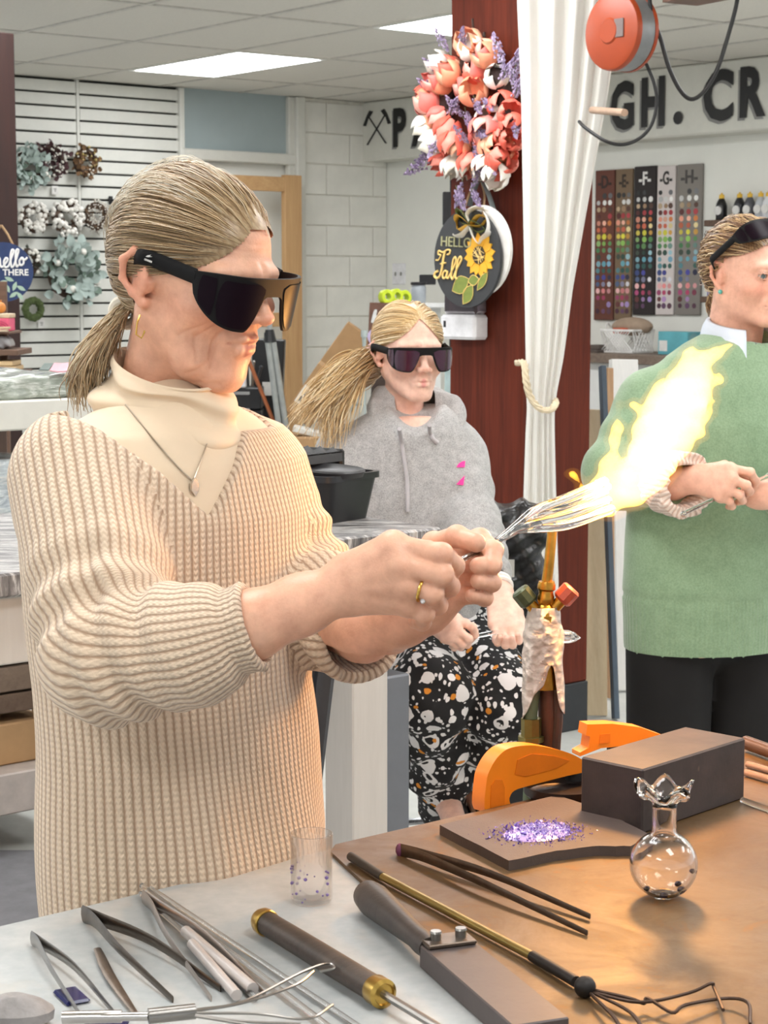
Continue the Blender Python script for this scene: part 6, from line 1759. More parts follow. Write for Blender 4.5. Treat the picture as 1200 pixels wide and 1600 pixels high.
for (px, py, tx, ty) in ((790, 120, 776, 70), (800, 135, 808, 92), (800, 160, 812, 130), (806, 175, 806, 205), (705, 90, 690, 62), (720, 90, 722, 58), (690, 150, 662, 130), (700, 185, 712, 160), (740, 150, 748, 170), (735, 195, 752, 208), (690, 235, 648, 262), (712, 290, 722, 318), (735, 290, 745, 312), (725, 275, 718, 300), (770, 240, 772, 262), (735, 230, 726, 218), (690, 205, 676, 232), (752, 150, 760, 160), (778, 132, 792, 108), (806, 150, 800, 112), (695, 120, 676, 104), (728, 190, 714, 172), (684, 218, 664, 240), (760, 246, 748, 270), (742, 215, 745, 238), (726, 168, 732, 190)):
    a, b_ = PF(px, py, .085), PF(tx, ty, .095 + rw.uniform(0, .03)); ax = (b_ - a); s_ = max(1.0, 1.35 * ax.length / .11)
    if lav0 is None: lav0 = sprig().build('lavender_sprig', lav_m, wreath, smooth=0, loc=(0, 0, 0), vcol=True); o = lav0
    else: o = lav0.copy(); COL.objects.link(o)
    o.parent = wreath; o.matrix_parent_inverse = Matrix.Translation(-ORG.get(wreath.name, wreath.location)); o.matrix_basis = basis(ax, (0, 0, 1), a) @ Matrix.Scale(s_, 4)
# round chalk sign
sc0 = PF(729, 404, .115); RS_ = (PF(729, 327, .115) - sc0).length; MS = MPF(sc0) @ Matrix.Rotation(-.06, 4, 'Z')
kx = RS_ / 55.0; ky = RS_ / 77.0
sl_ = lambda px, py: ((px - 729) * kx, (404 - py) * ky)
sign = thing('round_sign', 'round charcoal sign with sunflower and hello fall lettering hanging on the post', 'sign', sc0)
m = MB(); m.cyl(MS @ Vector((0, 0, -.012)), MS @ Vector((0, 0, 0)), RS_, n=64); m.build('sign_board', mat('charcoal_board', '#38393b', .75, var=.06, vscale=50, bump=.15), sign)
vs, fs = text_mesh('HELLO', .042, .002, .0); m = MB(); x, y = sl_(711, 380); m.add(vs, fs, MS @ Matrix.Translation((x, y, .002)) @ Matrix.Diagonal((1.25, 1.15, 1, 1))); m.build('lettering', mat('letter_sage', '#a9a67e', .6, bump=0), sign, smooth=0)
gold_p = mat('letter_gold', '#f3cf7d', .5, var=.05, bump=0); z2 = lambda a, b_: (a / 6.155 + 660, b_ / 6.155 + 280)
m = MB()
for st, r_ in (([(160, 745), (135, 738), (140, 705), (180, 718), (225, 692), (258, 695), (250, 730), (228, 738)], .0032), ([(205, 705), (190, 790), (180, 880), (162, 950), (130, 976), (104, 958), (110, 922), (138, 905)], .0042), ([(162, 832), (218, 818)], .0026), ([(112, 800), (140, 795), (165, 745)], .0026), ([(240, 905), (212, 898), (190, 935), (200, 972), (225, 955), (240, 905), (233, 958), (250, 970)], .0036), ([(250, 970), (282, 900), (324, 800), (314, 756), (294, 790), (284, 880), (280, 950), (297, 976)], .0036), ([(297, 976), (332, 880), (378, 780), (366, 748), (345, 790), (330, 890), (325, 955), (350, 960)], .0036)):
    pts = [MS @ Vector((*sl_(*z2(*p_)), .003)) for p_ in st]; m.tube(bez(pts, 6), r_, 6, flat=(1, 1))
m.build('script_lettering', gold_p, sign)
fcx, fcy = sl_(751, 397)
for ring, (r0, r1, n_, off, zz) in enumerate(((.030, .076, 8, .2, .003), (.028, .070, 8, .6, .005))):
    for k in range(n_):
        a = 2 * PI * k / n_ + off; ca, sa = math.cos(a), math.sin(a); w_ = .0135
        pts = [(r0 * .6, 0), (r0 + .006, w_ * .75), ((r0 + r1) / 2 + .004, w_), (r1, 0), ((r0 + r1) / 2 + .004, -w_), (r0 + .006, -w_ * .75)]
        m = MB(); m.prism([(fcx + x_ * ca - y_ * sa, fcy + x_ * sa + y_ * ca) for x_, y_ in pts], 0, zz, MS); m.build('sunflower_petal', mat('petal_yellow', '#efb22e', .55, var=.08, bump=.05), sign, smooth=0)
m = MB(); m.cyl(MS @ Vector((fcx, fcy, 0)), MS @ Vector((fcx, fcy, .007)), .030, n=28); cn = m.build('sunflower_centre', mat('seed_brown', '#3f3327', .8, bump=.3), sign)
m = MB(); rs_ = random.Random(2)
for _ in range(11):
    a = rs_.uniform(0, 6.28); b2 = a + rs_.uniform(1.6, 3.0); p_ = [MS @ Vector((fcx + .029 * math.cos(t), fcy + .029 * math.sin(t), .0075)) for t in (a, b2)]; mid = (p_[0] + p_[1]) / 2 + MS.to_3x3() @ Vector((rs_.uniform(-.008, .008), rs_.uniform(-.008, .008), 0)); m.tube(bez([p_[0], mid, p_[1]], 4), .0009, 4)
m.build('centre_lines', gold_p, cn)
olive = mat('leaf_olive', '#7d8a3d', .6, var=.15, vscale=40)
for (cx_, cy_, L_, w_, a) in ((722, 446, .058, .030, .5), (735, 460, .050, .024, 1.0), (743, 437, .034, .018, .2), (758, 437, .050, .016, .95)):
    x, y = sl_(cx_, cy_); m = MB(); ca, sa = math.cos(a), math.sin(a)
    pts = [(L_ * (t - .5) * 1.6, sg * w_ * math.sin(PI * t)) for sg, ts in ((1, np.linspace(0, 1, 7)), (-1, np.linspace(1, 0, 7)[1:-1])) for t in ts]
    Lf = [(x + p_[0] * ca - p_[1] * sa, y + p_[0] * sa + p_[1] * ca) for p_ in pts]
    m.prism(Lf, 0, .003, MS); lf = m.build('leaf', olive, sign, smooth=0)
    m = MB(); m.tube([MS @ Vector((p_[0], p_[1], .0032)) for p_ in Lf], .0012, 5, closed=True); m.build('leaf_outline', gold_p, lf)
# white round board behind, bow, jute and grey ribbon
wb2 = PF(752, 392, .082); m = MB(); m.cyl(wb2, wb2 + NB * .012, RS_ * .93, n=56); o = m.build('round_board', mat('white_board', '#e9e6e0', .6, bump=.05)); tag(o, 'white round board hanging behind the charcoal sign', 'sign')
bow_c = MS @ Vector((*sl_(738, 352), .02))
for nm, col, pts in (('bow_loop', '#d6a73f', [(738, 352), (722, 338), (712, 345), (716, 360), (738, 352)]), ('bow_loop', '#5d6b3a', [(738, 352), (724, 330), (714, 332), (720, 348), (738, 352)]), ('bow_loop', '#d6a73f', [(738, 352), (754, 336), (760, 340), (752, 352), (738, 352)]), ('bow_loop', '#5d6b3a', [(738, 352), (746, 345), (758, 356), (748, 362), (738, 352)]), ('bow_tail', '#f0ede6', [(738, 352), (728, 366), (712, 371), (708, 368)]), ('bow_tail', '#f0ede6', [(738, 352), (745, 366), (750, 380), (757, 372), (770, 360), (766, 345), (756, 332)]), ('bow_tail', '#f0ede6', [(738, 352), (735, 334), (742, 325), (760, 326)])):
    P_ = bez([MS @ Vector((*sl_(*p_), .012 + .012 * math.sin(i * 1.9))) for i, p_ in enumerate(pts)], 5); m = MB()
    m.tube(P_, .013 if nm == 'bow_loop' else .016, 8, flat=(1, .10), up=tuple(MS.to_3x3() @ Vector((.4, .3, .86)))); m.build(nm, mat('ribbon_' + col[1:], col, .7, var=.1, vscale=60), sign)
m = MB(); m.tube(bez([MS @ Vector((*sl_(723, 335), .01)), PF(735, 300, .05), PF(748, 282, .04)], 5), .004, 6); m.tube(bez([MS @ Vector((*sl_(756, 338), .01)), PF(757, 305, .05), PF(752, 284, .04)], 5), .004, 6); m.build('jute_hanger', mat('jute', '#9c7e5d', .9), sign)
m = MB()
for pts in ([(748, 278), (738, 305), (734, 322)], [(752, 278), (764, 305), (772, 330)]): m.tube(bez([PF(*p_, .045) for p_ in pts], 5), .012, 8, flat=(1, .12), up=tuple(NB))
m.build('grey_ribbon', mat('ribbon_grey', '#8d9a9c', .6), sign)
# soap dispenser
dcp = PF(737, 497, .0); MD = MPF(dcp); t = thing('soap_dispenser', 'wall soap dispenser with white cover below the charcoal sign', 'dispenser', dcp)
w_ = (PF(765, 497) - PF(710, 497)).length
m = MB(); m.box((0, -.030, .035), (w_, .085, .07), MD, bev=.010); m.build('white_cover', mat('plastic_white', '#e8e7ea', .35, bump=0), t, smooth=180 if False else 0)
m = MB(); m.box((-w_ * .34, -.02, .0705), (.012, .022, .002), MD, bev=.0008); m.build('lens_slot', mat('slot_black', '#222222', .4, bump=0), t, smooth=0)
m = MB(); m.box((0, .078, .030), (w_ * .94, .13, .058), MD, bev=.010); m.build('soap_tank', NT('smoke_plastic').set(Base_Color=srgb('#8b7d84'), Roughness=.15, Transmission_Weight=.75, IOR=1.3).m, t, smooth=0)

# curtain gathered by a rope
def curtain():
    n, rows = 150, []
    for (py, x0, x1, dep) in ((-60, 800, 985, .10), (0, 805, 972, .10), (150, 812, 950, .09), (300, 815, 922, .08), (450, 818, 895, .07), (560, 820, 880, .055), (610, 821, 870, .045), (640, 822, 866, .042), (675, 820, 866, .05), (760, 817, 868, .06), (900, 813, 872, .065), (1010, 812, 874, .065)):
        rows.append((py, x0, x1, dep))
    ys = np.linspace(-60, 1010, 90); v, f = [], []
    R_ = np.array(rows); yc = 6.28
    for i, py in enumerate(ys):
        x0, x1, dp = (np.interp(py, R_[:, 0], R_[:, k]) for k in (1, 2, 3))
        for j in range(n):
            u = j / (n - 1); ph = u * 2 * PI * 5.2 + 1.1 * math.sin(u * 7 + 1) + .25 * math.sin(i * .07); fold = math.sin(ph) + .22 * math.sin(2 * ph + 1)
            x = x0 + (x1 - x0) * (u + .018 * math.sin(ph + .9))
            p = W(x, py, yc); v.append((p.x, yc - .02 + dp * .22 * fold - .03 * math.sin(PI * u), p.z))
    for i in range(len(ys) - 1):
        for j in range(n - 1): f.append((i * n + j, i * n + j + 1, (i + 1) * n + j + 1, (i + 1) * n + j))
    N = NT('white_voile'); co = N.coord('Object'); N.set(Base_Color=srgb('#f6f4ee'), Roughness=.85, Sheen_Weight=.2); N.bump(N.noise(600, 2, co), .1, .0005)
    tr = N.n('ShaderNodeBsdfTranslucent'); tr.inputs[0].default_value = (.9, .89, .85, 1); mx = N.n('ShaderNodeMixShader'); mx.inputs[0].default_value = .35
    N.l(N.b.outputs[0], mx.inputs[1]); N.l(tr.outputs[0], mx.inputs[2]); N.l(mx.outputs[0], N.out.inputs[0])
    o = np_mesh('curtain', np.array(v), np.array(f), N.m); tag(o, 'long white curtain gathered with a rope in front of the red post', 'curtain'); return o
curtain()
m = MB(); rp = bez([W(808, 567, 6.33), W(819, 568, 6.18), W(822, 592, 6.14), W(828, 618, 6.13), (W(843, 638, 6.12)), W(860, 640, 6.14), W(868, 630, 6.2), W(866, 624, 6.3)], 6)
for s_ in range(3): m.tube([p_ + Vector((.006 * math.cos(i * .9 + s_ * 2.1), .006 * math.sin(i * .9 + s_ * 2.1), .004 * math.sin(i * .9 + s_ * 2.1))) for i, p_ in enumerate(rp)], .007, 6)
o = m.build('rope_tieback', mat('rope_cream', '#cdbda0', .9, bump=.4, bscale=300)); tag(o, 'twisted cream rope holding the white curtain to the post', 'rope')

# beam at the top right, reel, cables, dowel
beam_m = wood('beam_brown', '#5a4032', '#7d5b49', 0, 5, .55)
b0, b1 = W(1035, 4, 6.15), W(1260, 18, 5.6); bd = (b1 - b0); bd.z = 0; bl_ = bd.length; bd.normalize(); zb_ = W(1040, 4, 6.15).z
m = MB(); m.box((bl_ / 2 + .35, .07, .10), (bl_ + .7, .14, .20), frame(bd, Vector((-bd.y, bd.x, 0)), UP, Vector((b0.x, b0.y, zb_)))); bm = m.build('beam', beam_m, smooth=0); tag(bm, kind='structure')
reel_o = mat('reel_orange', '#983a12', .4, var=.05, bump=.05); reel_g = mat('reel_grey', '#7d7f80', .4, .3)
rc_ = W(966, 50, 6.0); rax = Vector((-.80, -.60, .0)).normalized(); reel = thing('cord_reel', 'orange and grey cord reel hanging beside the curtain top', 'reel', rc_); MR = basis(rax, (0, 0, 1), rc_); RR = .118
m = MB(); m.lathe([(0, .045), (.035, .045), (.040, .040), (RR * .86, .036), (RR * .97, .030), (RR, .022), (RR, .012), (RR * .96, .012)], 48, MR, caps=False); m.build('reel_face', reel_o, reel)
m = MB(); m.lathe([(RR * .95, .015), (RR * .98, .012), (RR * .98, -.045), (RR * .93, -.048), (0, -.048)], 48, MR, caps=False); m.build('reel_drum', reel_g, reel)
m = MB(); m.lathe([(RR * .95, -.044), (RR, -.044), (RR, -.056), (RR * .9, -.062), (0, -.062)], 48, MR, caps=False); m.build('reel_back', reel_o, reel)
m = MB(); m.box((.045, .005, .041), (.040, .055, .004), MR, bev=.001); m.build('data_label', mat('label_grey', '#6d5f5c', .5, bump=0), reel, smooth=0)
m = MB(); m.tube(bez([rc_ + UP * .10, W(1015, 20, 6.0), W(1000, -8, 6.0), rc_ + UP * .2], 5), .012, 8); m.box((0, 0, 0), (.03, .03, .5), Matrix.Translation(rc_ + UP * .30 - rax * .02)); m.build('bracket', mat('reel_black', '#1c1a1a', .5), reel)
cab = mat('cable_black', '#161515', .5, bump=0)
m = MB(); m.tube(bez([W(1012, -30, 5.95), W(1018, 20, 5.95), W(1032, 60, 5.95), W(1045, 105, 5.95), W(1062, 140, 5.95), W(1080, 155, 5.95), W(1100, 143, 5.95), W(1120, 110, 5.95), W(1135, 65, 5.95), W(1150, 10, 5.95), W(1158, -40, 5.95)], 6), .0065, 8); o = m.build('power_cable', cab); tag(o, 'thick black cable looping down from the ceiling beam at the right', 'cable')
m = MB(); m.tube(bez([W(1010, 100, 5.97), W(1022, 130, 5.95), W(1026, 160, 5.95), W(1018, 195, 5.95), W(998, 217, 5.95), (W(972, 226, 5.95)), W(945, 220, 5.95), W(915, 200, 6.0), W(905, 190, 6.05)], 6), .0055, 8); o = m.build('reel_cord', cab); tag(o, 'black cord hanging in a loop below the orange reel', 'cable')
m = MB(); m.tube([W(925, 172, 6.15), W(976, 176, 5.75)], .011, 12); o = m.build('wooden_dowel', mat('dowel_wood', '#a98c76', .6)); tag(o, 'short round wooden dowel poking out behind the curtain edge', 'dowel')

# ------------------------------------------------------------------ white table with black bin, stool, pedestal
TZ2 = 1.09; tc = T(690, 824, TZ2); MT = frame(E1, -E2, UP, Vector((tc.x, tc.y, 0)))   # corner; x along near edge (negative = nearer left), y back
table = thing('work_table', 'white table with a streaky black and grey painted top behind the glassworker', 'table', MT @ Vector((-.4, .4, 0)))
def paint_top():
    N = NT('streaky_painted_top'); co = N.coord('Object', (2.0, 12, 1)); mp = N.n('ShaderNodeMapping'); mp.inputs['Rotation'].default_value = (0, 0, -.2); 
    f = N.noise(3.2, 7, co, .7, 1.2); g = N.noise(11, 4, co, .7)
    N.set(Base_Color=N.ramp(N.math('ADD', N.math('MULTIPLY', f, .7), N.math('MULTIPLY', g, .3)), [(.38, srgb('#3e3d3e')), (.48, srgb('#6e6b6a')), (.55, srgb('#b9b8b6')), (.64, srgb('#8d7b6b'))]), Roughness=.4); N.bump(g, .3, .002); return N.m
m = MB(); m.box((-.75, .38, TZ2 - .02), (1.5, .76, .04), MT, bev=.004); m.build('table_top', paint_top(), table, smooth=0)
wl_m = wood('white_wash_wood', '#b2afaa', '#bfbcb7', 2, 5, .6, .08, .15)
leg_c = inv  # keep name free
lw = .088
q0 = MT.inverted() @ W(548, 1100, 3.50); lx, ly = q0.x + .055, max(.03, min(.12, q0.y))
for (x_, y_) in ((lx + lw / 2, ly + lw / 2), (lx + lw / 2, .68), (-1.4, ly + lw / 2), (-1.4, .68)):
    m = MB(); m.box((x_, y_, (TZ2 - .04) / 2), (lw, lw, TZ2 - .04), MT, bev=.003); m.build('leg', wl_m, table, smooth=0)
m = MB(); m.box((lx / 2 - .7 + lw / 2, ly + lw / 2, .32), (-lx * 0 + 1.4 + lx, .07, .13), MT, bev=.003) if False else m.box(((lx - 1.4) / 2, ly + .045, T(500, 1275, .30).z - .0), (abs(-1.4 - lx), .06, .12), MT, bev=.003); m.build('stretcher', wl_m, table, smooth=0)
m = MB(); m.box(((lx - 1.4) / 2, ly + .03, TZ2 - .10), (abs(-1.4 - lx), .03, .12), MT, bev=.003); m.box((lx + .05, .38, TZ2 - .10), (.03, .6, .12), MT, bev=.003); m.build('apron', wl_m, table, smooth=0)
# black bin with foam
black_p = mat('black_plastic', '#17171a', .38, bump=.05); bz = T(506, 812, TZ2); bq = MT.inverted() @ Vector((bz.x, bz.y, 0)); MBi = MT @ Matrix.Translation((bq.x, bq.y + .05, TZ2)) @ Matrix.Rotation(.25, 4, 'Z') @ Matrix.Scale(.78, 4)
bin_ = thing('plastic_bin', 'black plastic bin with grey egg-crate foam on the streaky table', 'bin', MBi.translation)
m = MB(); rr = []
def rrect(w, d, r, n=5): return [(sx * (w / 2 - r) + r * math.cos(a), sy * (d / 2 - r) + r * math.sin(a)) for (sx, sy, a0) in ((1, 1, 0), (-1, 1, PI / 2), (-1, -1, PI), (1, -1, 1.5 * PI)) for a in np.linspace(a0, a0 + PI / 2, n)]
def loft(m, secs, M, cap0=True, cap1=True, **k):
    n = len(secs[0][0]); vs, fs = [], []
    for poly, z in secs: vs += [(x_, y_, z) for x_, y_ in poly]
    for i in range(len(secs) - 1):
        for j in range(n): fs.append((i * n + j, i * n + (j + 1) % n, (i + 1) * n + (j + 1) % n, (i + 1) * n + j))
    if cap0: fs.append(tuple(range(n))[::-1])
    if cap1: fs.append(tuple((len(secs) - 1) * n + j for j in range(n)))
    return m.add(vs, fs, M, **k)
loft(m, [(rrect(.19, .26, .03), 0), (rrect(.225, .30, .035), .105), (rrect(.24, .315, .035), .106), (rrect(.24, .315, .035), .122), (rrect(.215, .29, .03), .122), (rrect(.19, .26, .03), .02)], MBi); m.build('bin_body', black_p, bin_)
m = MB(); loft(m, [(rrect(.16, .17, .07, 8), .112), (rrect(.172, .18, .075, 8), .126), (rrect(.165, .172, .072, 8), .130), (rrect(.13, .14, .06, 8), .120)], MBi @ Matrix.Translation((-.02, -.075, .006)) @ Matrix.Rotation(.06, 4, 'X')); m.build('bin_lid', mat('black_plastic_lid', '#242427', .45), bin_)
m = MB(); vs, fs = [], []; nx, ny = 34, 34
for i in range(nx):
    for j in range(ny): vs.append((-.13 + .25 * i / (nx - 1), -.02 + .20 * j / (ny - 1), .165 + .010 * math.sin(i * .9) * math.sin(j * .9)))
for i in range(nx - 1):
    for j in range(ny - 1): fs.append((i * ny + j, (i + 1) * ny + j, (i + 1) * ny + j + 1, i * ny + j + 1))
m.add(vs, fs, MBi); m.box((-.005, .08, .150), (.25, .20, .022), MBi); m.build('foam_pad', mat('foam_grey', '#4a4b4d', .95, bump=.3, bscale=700), bin_, smooth=60)
m = MB(); m.box((-.005, .19, .085), (.26, .03, .17), MBi, bev=.006); m.box((.125, .08, .10), (.02, .2, .14), MBi, bev=.006); m.build('tray_wall', black_p, bin_, smooth=0)
# grey pedestal under the table end and the girl's stool
gm = mat('grey_metal', '#6b6f76', .45, .2, var=.05)
gp0 = W(641, 1100, 3.80); Mg = frame(E1, -E2, UP, Vector((gp0.x, gp0.y, 0)))
t = thing('drawer_pedestal', 'slim grey metal cabinet standing between the white table leg and the girl', 'cabinet', Mg @ Vector((-.05, .04, 0)))
m = MB(); m.box((-.04, .04, .40), (.08, .08, .76), Mg, bev=.004); m.build('cabinet_body', gm, t, smooth=0)
m = MB(); m.box((-.05, .04, .01), (.09, .07, .02), Mg); m.build('foot', MATS['steel_dark'], t, smooth=0)
sz = .635; sc_ = Vector(((gh[0][0].x + gh[1][0].x) / 2, GY + .03, 0)); t = thing('stool', 'metal stool carrying the seated girl in the hoodie', 'stool', sc_)
chrome = mat('stool_chrome', '#a7a9ad', .2, .9)
m = MB(); m.lathe([(0, sz - .035), (.15, sz - .035), (.165, sz - .02), (.165, sz - .005), (.15, sz), (0, sz)], 36, Matrix.Translation(sc_), caps=False); m.build('seat', mat('stool_seat', '#2b2b2d', .5), t)
for k in range(4):
    a = PI / 4 + k * PI / 2; m = MB(); m.tube([sc_ + Vector((.11 * math.cos(a), .11 * math.sin(a), sz - .03)), sc_ + Vector((.21 * math.cos(a), .21 * math.sin(a), 0))], .012, 10); m.build('leg', chrome, t)
m = MB(); m.torus(tuple(sc_ + Vector((0, 0, .26))), .18, .009, (0, 0, 1), 36, 8); m.build('foot_ring', chrome, t)
# folded black stand between the woman and the table
t = thing('folding_stand', 'folded black metal stand behind the glassworker\'s waist', 'stand', W(480, 1250, 3.1))
for (a, b_, w_) in (((436, 1035), (454, 1260), .020), ((508, 1050), (486, 1240), .016), ((430, 1030), (512, 1030), .012)):
    A0_, B0_ = W(a[0], a[1], 3.1), W(b_[0], b_[1], 3.1); e = (B0_ - A0_); B0_ = A0_ + e * (1 if a[1] == b_[1] else (A0_.z / (A0_.z - B0_.z)))
    m = MB(); m.tube([A0_, B0_], w_, 8, flat=(1, .6)); m.build('strut', mat('stand_black', '#3a3b3f', .4, .5), t)
m = MB(); A0_, B0_ = W(425, 1010, 3.12), W(445, 1010, 3.12); m.box((0, 0, 0), (.12, .03, .30), Matrix.Translation(W(462, 1090, 3.13)) @ Matrix.Rotation(.12, 4, 'Y'), bev=.01); m.build('cover', mat('stand_cover', '#2d2e33', .6), t, smooth=0)
# black bag by the post
bg = W(800, 900, 4.95)
def bag(P): return ell(P, tuple(bg), (.085, .10, .20)) - .008 * np.sin(P[:, 0] * 60 + P[:, 2] * 45) - .005 * np.sin(P[:, 2] * 120 - P[:, 0] * 80)
bz0 = W(800, 870, 4.95); t = thing('leather_bag', 'dark leather bag on a black stand beside the girl\'s sleeve', 'bag', Vector((bz0.x, bz0.y, 0)))
def bag2(P): return rbox(P, tuple(bz0), (.085, .07, .14), .04) - .007 * np.sin(P[:, 0] * 70 + P[:, 2] * 45) - .005 * np.sin(P[:, 2] * 130 - P[:, 0] * 80)
V, F = surface(bag2, tuple(bz0 - Vector((.2, .2, .25))), tuple(bz0 + Vector((.2, .2, .25))), .010); np_mesh('bag_body', V, F, mat('black_leather', '#1d1b1c', .3, bump=.4, bscale=120, bdist=.003), t)
m = MB(); m.box((0, .02, bz0.z / 2 - .05), (.10, .10, bz0.z - .10), Matrix.Translation((bz0.x, bz0.y, 0)), bev=.006); m.build('stand_column', MATS['black_plastic'], t, smooth=0)
m = MB(); pt = W(797, 888, 4.86); m.box((0, 0, 0), (.022, .004, .045), Matrix.Translation(pt)); m.build('tag', mat('tag_grey', '#cfcdc8', .6, bump=0), t, smooth=0)
# ------------------------------------------------------------------ colour charts, bottles, counter on the right wall
def wbf(px, py, out=0.0):
    p = wb(px, py, out); return (p - CORN).dot(E2), p.z
rows_col = [('#2b2b2b', '#3a3a3c', '#77777a'), ('#c9c9c8', '#e8e7e4', '#f2f1ee'), ('#c2a98a', '#a08164', '#5a3e33'), ('#5b2b2a', '#a03a3c', '#b8434a'), ('#e39a82', '#f0b79f', '#d98446'), ('#c96b4a', '#cf6a4f', '#ecd9a0'), ('#e5d35a', '#e8e04a', '#d4a24c'), ('#8fb673', '#8fbf5f', '#5b8f57'), ('#4f8a5b', '#5f8a55', '#6f8f86'), ('#3f4a40', '#2f4a40', '#9cc3cc'), ('#7fa9b5', '#6fb0c0', '#7fb2cc'), ('#5a8a92', '#2f5a55', '#3f6a62'), ('#3f4f86', '#4a4a9c', '#2b2b45'), ('#5a6a8c', '#8a8aa5', '#eceaf0'), ('#eab9b9', '#e58f8f', '#e0a0a0'), ('#b04f7a', '#b8476a', '#8a3f55'), ('#6a3a3a', '#b48fc0', '#a58fc5'), ('#4a2a3a', '#6a4a6a', '#5a3a4a')]
dot_m = vcol_mat('paint_dots', .5, bump=0)
for ch, x0, x1, y0, y1, bc, tcol, lab in (('-D-', 934, 964, 267, 500, '#6b3f33', '#3a2a26', 'red-brown'), ('-E-', 966, 992, 265, 500, '#7b6650', '#3a2f28', 'tan brown'), ('-F-', 995, 1029, 261, 492, '#2d2727', '#f2efec', 'nearly black'), ('-G-', 1031, 1059, 260, 492, '#d8cfcc', '#3a3634', 'white'), ('-H-', 1062, 1101, 258, 492, '#86807a', '#4a4644', 'grey')):
    a, za = wbf(x0, y0); b_, _ = wbf(x1, y0); _, zb_ = wbf((x0 + x1) / 2, y1); w_ = b_ - a; cx_, cz_ = (a + b_) / 2, (za + zb_) / 2; hh = za - zb_
    ctr = CORN + E2 * cx_ + UP * zb_ + NB * .02; ctr.z = zb_
    t = thing('colour_chart', lab + ' wooden paint colour chart headed by the letter ' + ch[1] + ' on the right wall', 'colour chart', ctr, 'paint colour charts'); M = M_B(CORN + E2 * cx_ + UP * 0) @ Matrix.Translation((0, cz_, .012))
    m = MB(); m.box((0, 0, 0), (w_, hh, .018), M, bev=.003); m.build('chart_board', wood('chart_' + bc[1:], bc, bc, 1, 4, .7), t, smooth=0)
    vs, fs = text_mesh(ch, .105, .001, .003); m = MB(); m.add(vs, fs, M @ Matrix.Translation((0, hh / 2 - .075, .0105)) @ Matrix.Diagonal((w_ / .21, 1, 1, 1))); m.build('chart_letter', mat('ink_' + tcol[1:], tcol, .6, bump=0), t, smooth=0)
    m = MB(); rr = random.Random(ch)
    for i, row in enumerate(rows_col):
        y = hh / 2 - .155 - i * (hh - .20) / 17.2
        for j, c in enumerate(row):
            if rr.random() < .08: continue
            x = (j - 1) * w_ * .29 + rr.uniform(-.003, .003); rad = .0165 * rr.uniform(.85, 1.1)
            cc = srgb(c); k = rr.uniform(.8, 1.15); m.cyl(M @ Vector((x, y, .0088)), M @ Vector((x, y, .0105)), rad, n=10, col=tuple(min(1, q * k) for q in cc))
    o = m.build('paint_dots', dot_m, t, vcol=True); o['kind'] = 'stuff'
# floating shelves with bottles
shelf_m = wood('shelf_brown', '#4e3b30', '#6d5545', 0, 6, .6)
bcols = [(1127, '#191819', 'black'), (1155, '#26262a', 'charcoal'), (1171, '#55555a', 'dark grey'), (1188, '#b9bcc0', 'light grey'), (1200, '#d9dadd', 'white')]
for k, (py, x0, x1, lab) in enumerate(((349, 1101, 1300, 'brown wall shelf holding the yellow-capped bottles, the highest of three'), (411, 1097, 1300, 'brown wall shelf half hidden behind the woman in green, middle of three'), (468, 1095, 1300, 'brown wall shelf, lowest of three behind the woman in green'))):
    a, za = wbf(x0, py, .13); b_, _ = wbf(x1, py, .13); m = MB(); m.box(((a + b_) / 2, za, .07), (b_ - a, .035, .14), M_B(CORN), bev=.004); o = m.build('wall_shelf', shelf_m, smooth=0); tag(o, lab, 'shelf')
yb = bottle0 = None
yellow = mat('cap_yellow', '#e5b93c', .45, bump=0)
def bottle(px, py, col, lab, h, shelfz, grp):
    a, _ = wbf(px, py, .07); p = CORN + E2 * a + NB * .07; p.z = shelfz; t = thing('paint_bottle', lab, 'bottle', p, grp); M = Matrix.Translation(p); r = h * .20
    m = MB(); m.lathe([(0, 0), (r, 0), (r * 1.05, h * .03), (r * 1.05, h * .5), (r * .95, h * .62), (r * .55, h * .78), (r * .45, h * .80), (0, h * .80)], 20, M, caps=False); m.build('bottle_body', mat('bottle_' + col[1:], col, .3, bump=0), t)
    m = MB(); m.lathe([(r * .5, h * .80), (r * .5, h * .93), (r * .2, h * .95), (r * .15, h), (0, h)], 14, M); m.build('cap', yellow, t)
    d = (Vector((0, 0, HCAM)) - p); d.z = 0; d.normalize(); c = p + UP * h * .36 + NB * (r * 1.06); m = MB(); m.cyl(c - NB * .006, c + NB * .0012, r * .80, n=20); m.build('label', mat('label_white', '#dedcd8', .6, bump=0), t)
_, sz1 = wbf(1127, 349, .13); sz1 += .0175
for px, col, nm in bcols: bottle(px, 345, col, nm + ' paint bottle with a yellow cap and round label on the highest shelf', .155, sz1, 'paint bottles on the highest shelf')
_, sz3 = wbf(1110, 468, .13); bottle(1113, 464, '#8a86b8', 'lavender paint bottle on the lowest shelf behind the green sweater', .15, sz3 + .0175, None)
# counter
cw = mat('cabinet_white', '#dcdcda', .5, var=.03, bump=.05)
OUTC = .55
a, zc = wbf(926, 558, OUTC); b_, _ = wbf(1290, 575, OUTC)
ctr = CORN + E2 * ((a + b_) / 2) + NB * OUTC / 2; ctr.z = 0
t = thing('counter', 'white counter with a worn brown top along the right wall', 'counter', ctr)
x0c, x1c = a - .9, b_ + .3
m = MB(); m.box(((x0c + x1c) / 2, zc - .005, OUTC / 2), (x1c - x0c, .055, OUTC), M_B(CORN + NB * .012), bev=.005); m.build('counter_top', wood('counter_brown', '#5f5148', '#867567', 0, 6, .5), t, smooth=0)
m = MB(); m.box(((x0c + x1c) / 2, (zc - .03) / 2, OUTC / 2 - .02), (x1c - x0c - .04, zc - .03, OUTC - .06), M_B(CORN + NB * .012)); m.build('cabinet_body', cw, t, smooth=0)
nd = 4
